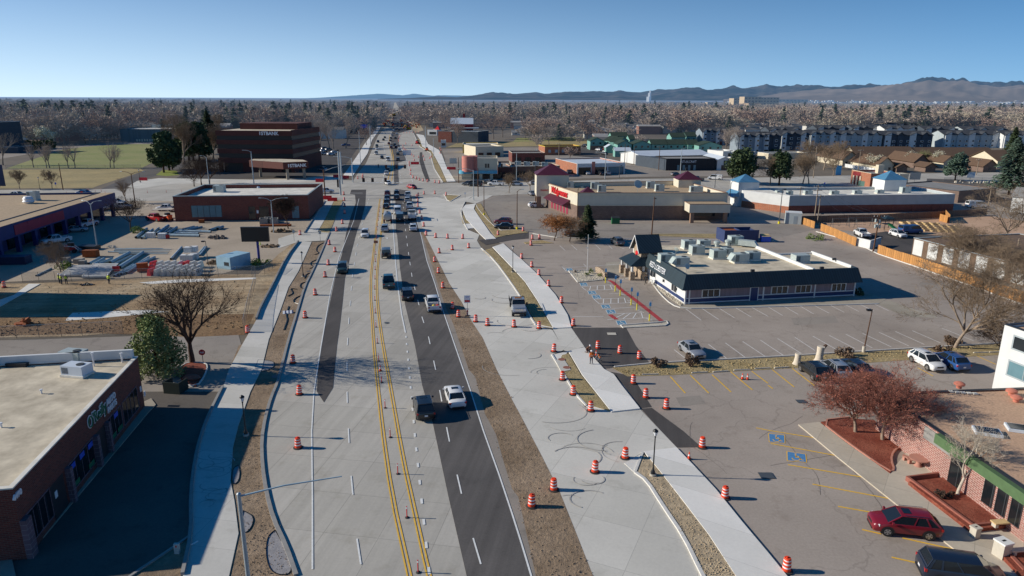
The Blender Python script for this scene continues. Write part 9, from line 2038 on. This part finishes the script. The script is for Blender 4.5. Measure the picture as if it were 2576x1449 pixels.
for i,(q,r_)in en([(('H',500,1362),.45),(('H',550,1443),.45),(('H',1003,1096),.6),(c3(188,463),.5),(c2(1600,820),.6),(('G',530,465),.4),((694,948),.5),(('G',1315,985),.35)]):
 p=K(*q)if isinstance(q[0],str)else at(*q);b=N_('stone_red' if i<2 else 'sdk' if i>2 else 'cpl');b.lt_([(r_,0),(r_,.01)],18)if i not in(2,3,4)else b.box(-r_,r_,-r_*.8,r_*.8,0,.01);o=b.bd('manhole_cover');o.location=(p.x,p.y,.165 if i<2 else.06);o['kind']='structure'
ps_('motorcycle rider in dark clothes on the shaded road',V3(BD_.objects['motorcycle'].location),BD_.objects['motorcycle'].rotation_euler.z,RIDE,'cdk','cnv',None,'cdk',z=.03)
# the wooded suburb
EXC+=[(-300,-105,195,300),(-290,-95,200,520),(-95,-60,215,265),(40,130,225,300),(-70,20,255,300),(-20,260,225,300),(45,90,340,420),(-85,30,330,430),(230,330,230,320)]
sct(620,-120,560,264,372,.08,14,25)
sct(240,540,960,262,335,.12,13,24)
sct(380,1020,1480,262,345,.12,11,18)
sct(430,1300,1900,262,350,.12,11,18)
sct(430,1900,2720,262,338,.18,11,18)
sct(180,1000,2700,285,420,.08,8,12)
cand=[c for c in cand if free(c[0],c[1])]
cand.sort(key=lambda c:c[1]/c[2])
def region(x,y):
 u=x/y
 if u<-.45:return 'the woods left of the warehouse'
 if u<-.17:return 'the woods beyond the office tower'
 if u<.05:return 'the blocks beyond the red barn'
 if u<.25:return 'the suburb above the green townhouses'
 if u<.48:return 'the suburb above the modern townhouses'
 return 'the suburb at the right edge'
near=[];mass=[]
nb=nc=0
for c in cand:
 if c[3]and nc<70:nc+=1;near.append(c)
 elif not c[3]and nb<235:nb+=1;near.append(c)
 else:mass.append(c)
for i,(x,y,h_,con)in en(near):
 rg=region(x,y)
 if con:
  t=thg('conifer_tree',f'dark conifer among the bare trees of {rg}','tree',(x,y,0),rng.uniform(0,6),f'dark conifers in {rg}')
  link(CMm[i%3],'crown',t);link(TRm,'trunk',t).scale=(.6,.6,.8);t.scale=(h_/12*rng.uniform(.8,1.2),)*2+(h_/12,)
 else:
  t=thg('bare_tree',f'bare grey-brown tree standing in {rg}','tree',(x,y,0),rng.uniform(0,6),f'bare trees in {rg}')
  link(TMm[i%6],'crown',t);link(TRm,'trunk',t);t.scale=(h_/12*rng.uniform(1.1,1.7),)*2+(h_/12*rng.uniform(.85,1.15),)
for _ in range(4200):
 u=rng.random();y=1/((1-u)/650+u/6000);x=rng.uniform(-.80,.82)*y
 if free(x,y)and not thin(x,y):mass.append((x,y,rng.uniform(12,27),evergreen(x,y,.13)))
for _ in range(1300):
 y=rng.uniform(900,3600);x=rng.uniform(-.8,.82)*y
 if free(x,y)and not thin(x,y):mass.append((x,y,rng.uniform(9,22),evergreen(x,y,.13)))
def arrays(mb):
 V=np.array(mb.v,np.float32);tri=[]
 for f in mb.f:
  for k in range(1,len(f)-1):tri.append((f[0],f[k],f[k+1]))
 return V,np.array(tri,np.int32)
LOW=[far_tree_mesh(500+i,12,'twig_a',210,.17)for i in range(6)]
LOWC=[conifer_mesh(600+i,12,3.2,'nfr',130,size=1.6,top_shape=1.2)for i in range(3)]
LA=[arrays(m_)for m_ in LOW];LC=[arrays(m_)for m_ in LOWC]
def mass_obj(name,items,src,mats_,lbl_):
 VS,TS,MI=[],[],[];off=0
 for k,(x,y,h_,con)in en(items):
  V,T=src[k%len(src)];a=rng.uniform(0,6.28);s=h_/12;wd=s*(rng.uniform(1.1,2.0)if not con else rng.uniform(.7,1.2))
  c_,s_=mc_(a)*wd,ms_(a)*wd
  P=np.empty_like(V);P[:,0]=V[:,0]*c_-V[:,1]*s_+x;P[:,1]=V[:,0]*s_+V[:,1]*c_+y;P[:,2]=V[:,2]*s
  VS.append(P);TS.append(T+off);MI.append(np.full(len(T),rng.randrange(len(mats_)),np.int32));off+=len(V)
 V=np.concatenate(VS);T=np.concatenate(TS);MI=np.concatenate(MI)
 me=BD_.meshes.new(name);me.vertices.add(len(V));me.vertices.foreach_set('co',V.ravel());me.loops.add(len(T)*3);me.loops.foreach_set('vertex_index',T.ravel())
 me.polygons.add(len(T));me.polygons.foreach_set('loop_start',np.arange(0,len(T)*3,3,dtype=np.int32));me.polygons.foreach_set('loop_total',np.full(len(T),3,np.int32))
 for m_ in mats_:me.materials.append(MATS[m_])
 me.polygons.foreach_set('material_index',MI);me.update(calc_edges=True);me.validate()
 o=link(me,name);tag(o,lbl_,'woods',kind='stuff')
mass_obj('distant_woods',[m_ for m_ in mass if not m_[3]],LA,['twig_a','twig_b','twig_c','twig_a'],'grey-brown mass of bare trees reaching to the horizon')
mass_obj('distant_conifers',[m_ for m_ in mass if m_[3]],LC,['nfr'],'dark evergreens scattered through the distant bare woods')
for k_,(nm,wm_,rm_,lb_)in en([('distant_roofs','wfw','rfd','dark roofs and pale walls glimpsed through the distant bare trees'),('distant_pale_roofs','wfb','roof_far','pale roofs and brick walls glimpsed through the distant bare trees')]):
 rb=MB()
 for _ in range(560):
  u=rng.random();y=1/((1-u)/430+u/3500);x=rng.uniform(-.8,.82)*y
  if not free(x,y)or not free(x+20,y)or not free(x+8,y)or(-.25<x/y<.1 and y<650):continue
  a,d_,h_=rng.uniform(9,22),rng.uniform(8,14),rng.uniform(3.5,7.5);rb.mat(wm_);rb.box(x,x+a,y,y+d_,0,h_);rb.mat(rm_);q=rng.uniform(1.2,2.6)
  rb.loft([[(xx,y-.5,h_),(xx,y+d_+.5,h_),(xx,y+d_/2,h_+q)]for xx in(x-.5,x+a+.5)])
 o=rb.bd(nm);tag(o,lb_,'houses',kind='stuff')
rb=MB();rb.mat('wfw')
for _ in range(520):
 y=rng.uniform(6500,12500);x=rng.uniform(.3,.85)*y;s=rng.uniform(10,45);z=2+(y-6500)*.006*rng.random();rb.box(x,x+s,y,y+s,z,z+rng.uniform(5,12))
o=rb.bd('distant_town');tag(o,'pale specks of a town at the foot of the mountains','town',kind='stuff')
rb=MB()
for _ in range(520):
 q=at(rng.uniform(1006,1058),rng.uniform(268,322));q2=at(1012+(322-268)*.5,295)
 if rng.random()<.45:q=at(rng.uniform(962,990),rng.uniform(272,318))
 i=CL[-1];rb.mat(rng.choice(['cone_orange','cone_orange','dirt_pale','sdk','cpl','wood_pole','paint_car_white']));s=rng.uniform(.4,1.6);rb.box(q.x,q.x+s,q.y,q.y+s*1.5,0,rng.uniform(.5,1.8))
o=rb.bd('roadworks_clutter');tag(o,'cones, soil and stacked material crowding the distant roadworks','roadworks',kind='stuff')
# mountains
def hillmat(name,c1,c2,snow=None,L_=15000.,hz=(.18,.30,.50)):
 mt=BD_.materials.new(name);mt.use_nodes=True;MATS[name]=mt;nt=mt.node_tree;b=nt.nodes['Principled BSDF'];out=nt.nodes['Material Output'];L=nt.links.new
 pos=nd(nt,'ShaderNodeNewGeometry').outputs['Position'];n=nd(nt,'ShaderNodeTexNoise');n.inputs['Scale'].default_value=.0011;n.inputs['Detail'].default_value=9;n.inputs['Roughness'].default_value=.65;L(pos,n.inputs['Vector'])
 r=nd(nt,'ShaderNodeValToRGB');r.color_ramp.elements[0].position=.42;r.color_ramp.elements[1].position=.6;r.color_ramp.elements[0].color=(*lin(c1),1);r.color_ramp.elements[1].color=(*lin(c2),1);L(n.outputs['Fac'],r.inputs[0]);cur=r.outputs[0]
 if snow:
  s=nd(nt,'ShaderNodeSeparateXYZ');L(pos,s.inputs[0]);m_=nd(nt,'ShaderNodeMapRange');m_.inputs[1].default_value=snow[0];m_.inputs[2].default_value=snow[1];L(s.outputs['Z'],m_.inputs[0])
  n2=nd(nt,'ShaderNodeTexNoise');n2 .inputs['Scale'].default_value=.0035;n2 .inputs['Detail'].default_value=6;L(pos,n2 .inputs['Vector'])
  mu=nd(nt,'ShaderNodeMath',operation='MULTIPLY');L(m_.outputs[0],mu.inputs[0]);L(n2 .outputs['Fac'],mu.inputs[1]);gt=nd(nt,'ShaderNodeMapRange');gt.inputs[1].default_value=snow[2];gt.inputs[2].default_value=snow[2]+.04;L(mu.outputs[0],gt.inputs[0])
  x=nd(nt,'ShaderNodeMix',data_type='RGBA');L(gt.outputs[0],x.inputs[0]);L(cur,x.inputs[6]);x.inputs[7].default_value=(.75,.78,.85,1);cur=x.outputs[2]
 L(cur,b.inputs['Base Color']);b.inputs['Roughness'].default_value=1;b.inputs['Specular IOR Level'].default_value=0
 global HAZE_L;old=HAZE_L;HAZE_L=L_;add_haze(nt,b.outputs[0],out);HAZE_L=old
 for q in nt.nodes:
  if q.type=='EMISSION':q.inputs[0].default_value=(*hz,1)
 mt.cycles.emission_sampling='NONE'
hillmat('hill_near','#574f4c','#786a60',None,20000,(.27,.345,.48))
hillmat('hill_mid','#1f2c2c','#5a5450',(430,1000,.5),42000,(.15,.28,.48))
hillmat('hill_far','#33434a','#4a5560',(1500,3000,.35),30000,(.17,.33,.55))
def ridge(name,lbl_,y0,prof,mt,depth,seed,rough=.25,nx=260,ny=26):
 b=N_(mt);xs=[p[0]for p in prof];hs=[]
 for px,py in prof:
  u=(px-1288)/FOC;v=-(py-724.5)/FOC;u,v=_cr*u-_sr*v,_sr*u+_cr*v;t=y0/(_cp+v*_sp);hs.append((u*t,CAMH+(-_sp+v*_cp)*t))
 x0,x1=hs[0][0],hs[-1][0];idx=[]
 for j in range(ny+1):
  f=j/ny;row=[]
  for i in range(nx+1):
   x=x0+(x1-x0)*i/nx
   for(a,ha),(c,hc)in zip(hs[:-1],hs[1:]):
    if a<=x<=c+1e-3:h_=ha+(hc-ha)*(x-a)/(c-a+1e-6);break
   q=V3((x/2600+seed,f*4*depth/9000,seed))
   rn=1-abs(mnoise.noise(q))*2;rn2=1-abs(mnoise.noise(q*2.7))*2;rn3=mnoise.noise(q*7)+.7*mnoise.noise(q*15)
   h_=h_*(1+.07*mnoise.noise(V3((x/700,seed,0)))+.05*mnoise.noise(V3((x/230,seed,4))))if h_>120 else h_;sh=ms_(min(1,f/.8)*PI/2)**1.3 if f<.8 else 1-(f-.8)*2
   z=h_*sh+h_*rough*(rn*.6+rn2*.4+rn3*.2-.5)*(1.2*ms_(min(1,f*1.25)*PI)+(.3 if f>.5 else 0))
   row.append((x*(1+(f-.8)*depth/y0),y0+(f-.8)*depth,max(z,-5)))
  idx.append(b.add(row))
 for j in range(ny):
  for i in range(nx):b.face(idx[j]+i,idx[j]+i+1,idx[j+1]+i+1,idx[j+1]+i)
 o=b.bd(name,None,60);o['kind']='structure';return o
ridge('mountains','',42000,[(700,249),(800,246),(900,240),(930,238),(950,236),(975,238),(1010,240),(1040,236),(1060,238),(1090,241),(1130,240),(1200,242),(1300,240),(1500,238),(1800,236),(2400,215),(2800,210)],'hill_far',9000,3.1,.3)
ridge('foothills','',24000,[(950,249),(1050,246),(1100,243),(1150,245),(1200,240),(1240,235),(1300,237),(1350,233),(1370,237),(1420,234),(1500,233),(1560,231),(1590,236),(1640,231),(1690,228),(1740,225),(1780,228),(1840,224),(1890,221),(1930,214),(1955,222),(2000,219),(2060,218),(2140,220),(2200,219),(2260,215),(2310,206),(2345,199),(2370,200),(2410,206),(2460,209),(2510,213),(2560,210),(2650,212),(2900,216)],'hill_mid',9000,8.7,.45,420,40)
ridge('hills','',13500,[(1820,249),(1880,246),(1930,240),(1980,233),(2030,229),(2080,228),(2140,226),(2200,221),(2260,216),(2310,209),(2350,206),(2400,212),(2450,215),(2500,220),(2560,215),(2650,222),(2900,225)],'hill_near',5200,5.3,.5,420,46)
ridge('plain_horizon','',30000,[(-900,250),(-300,249),(0,248),(200,248.5),(420,250),(600,249),(800,250)],'hill_far',6000,1.3,.1,80,8)
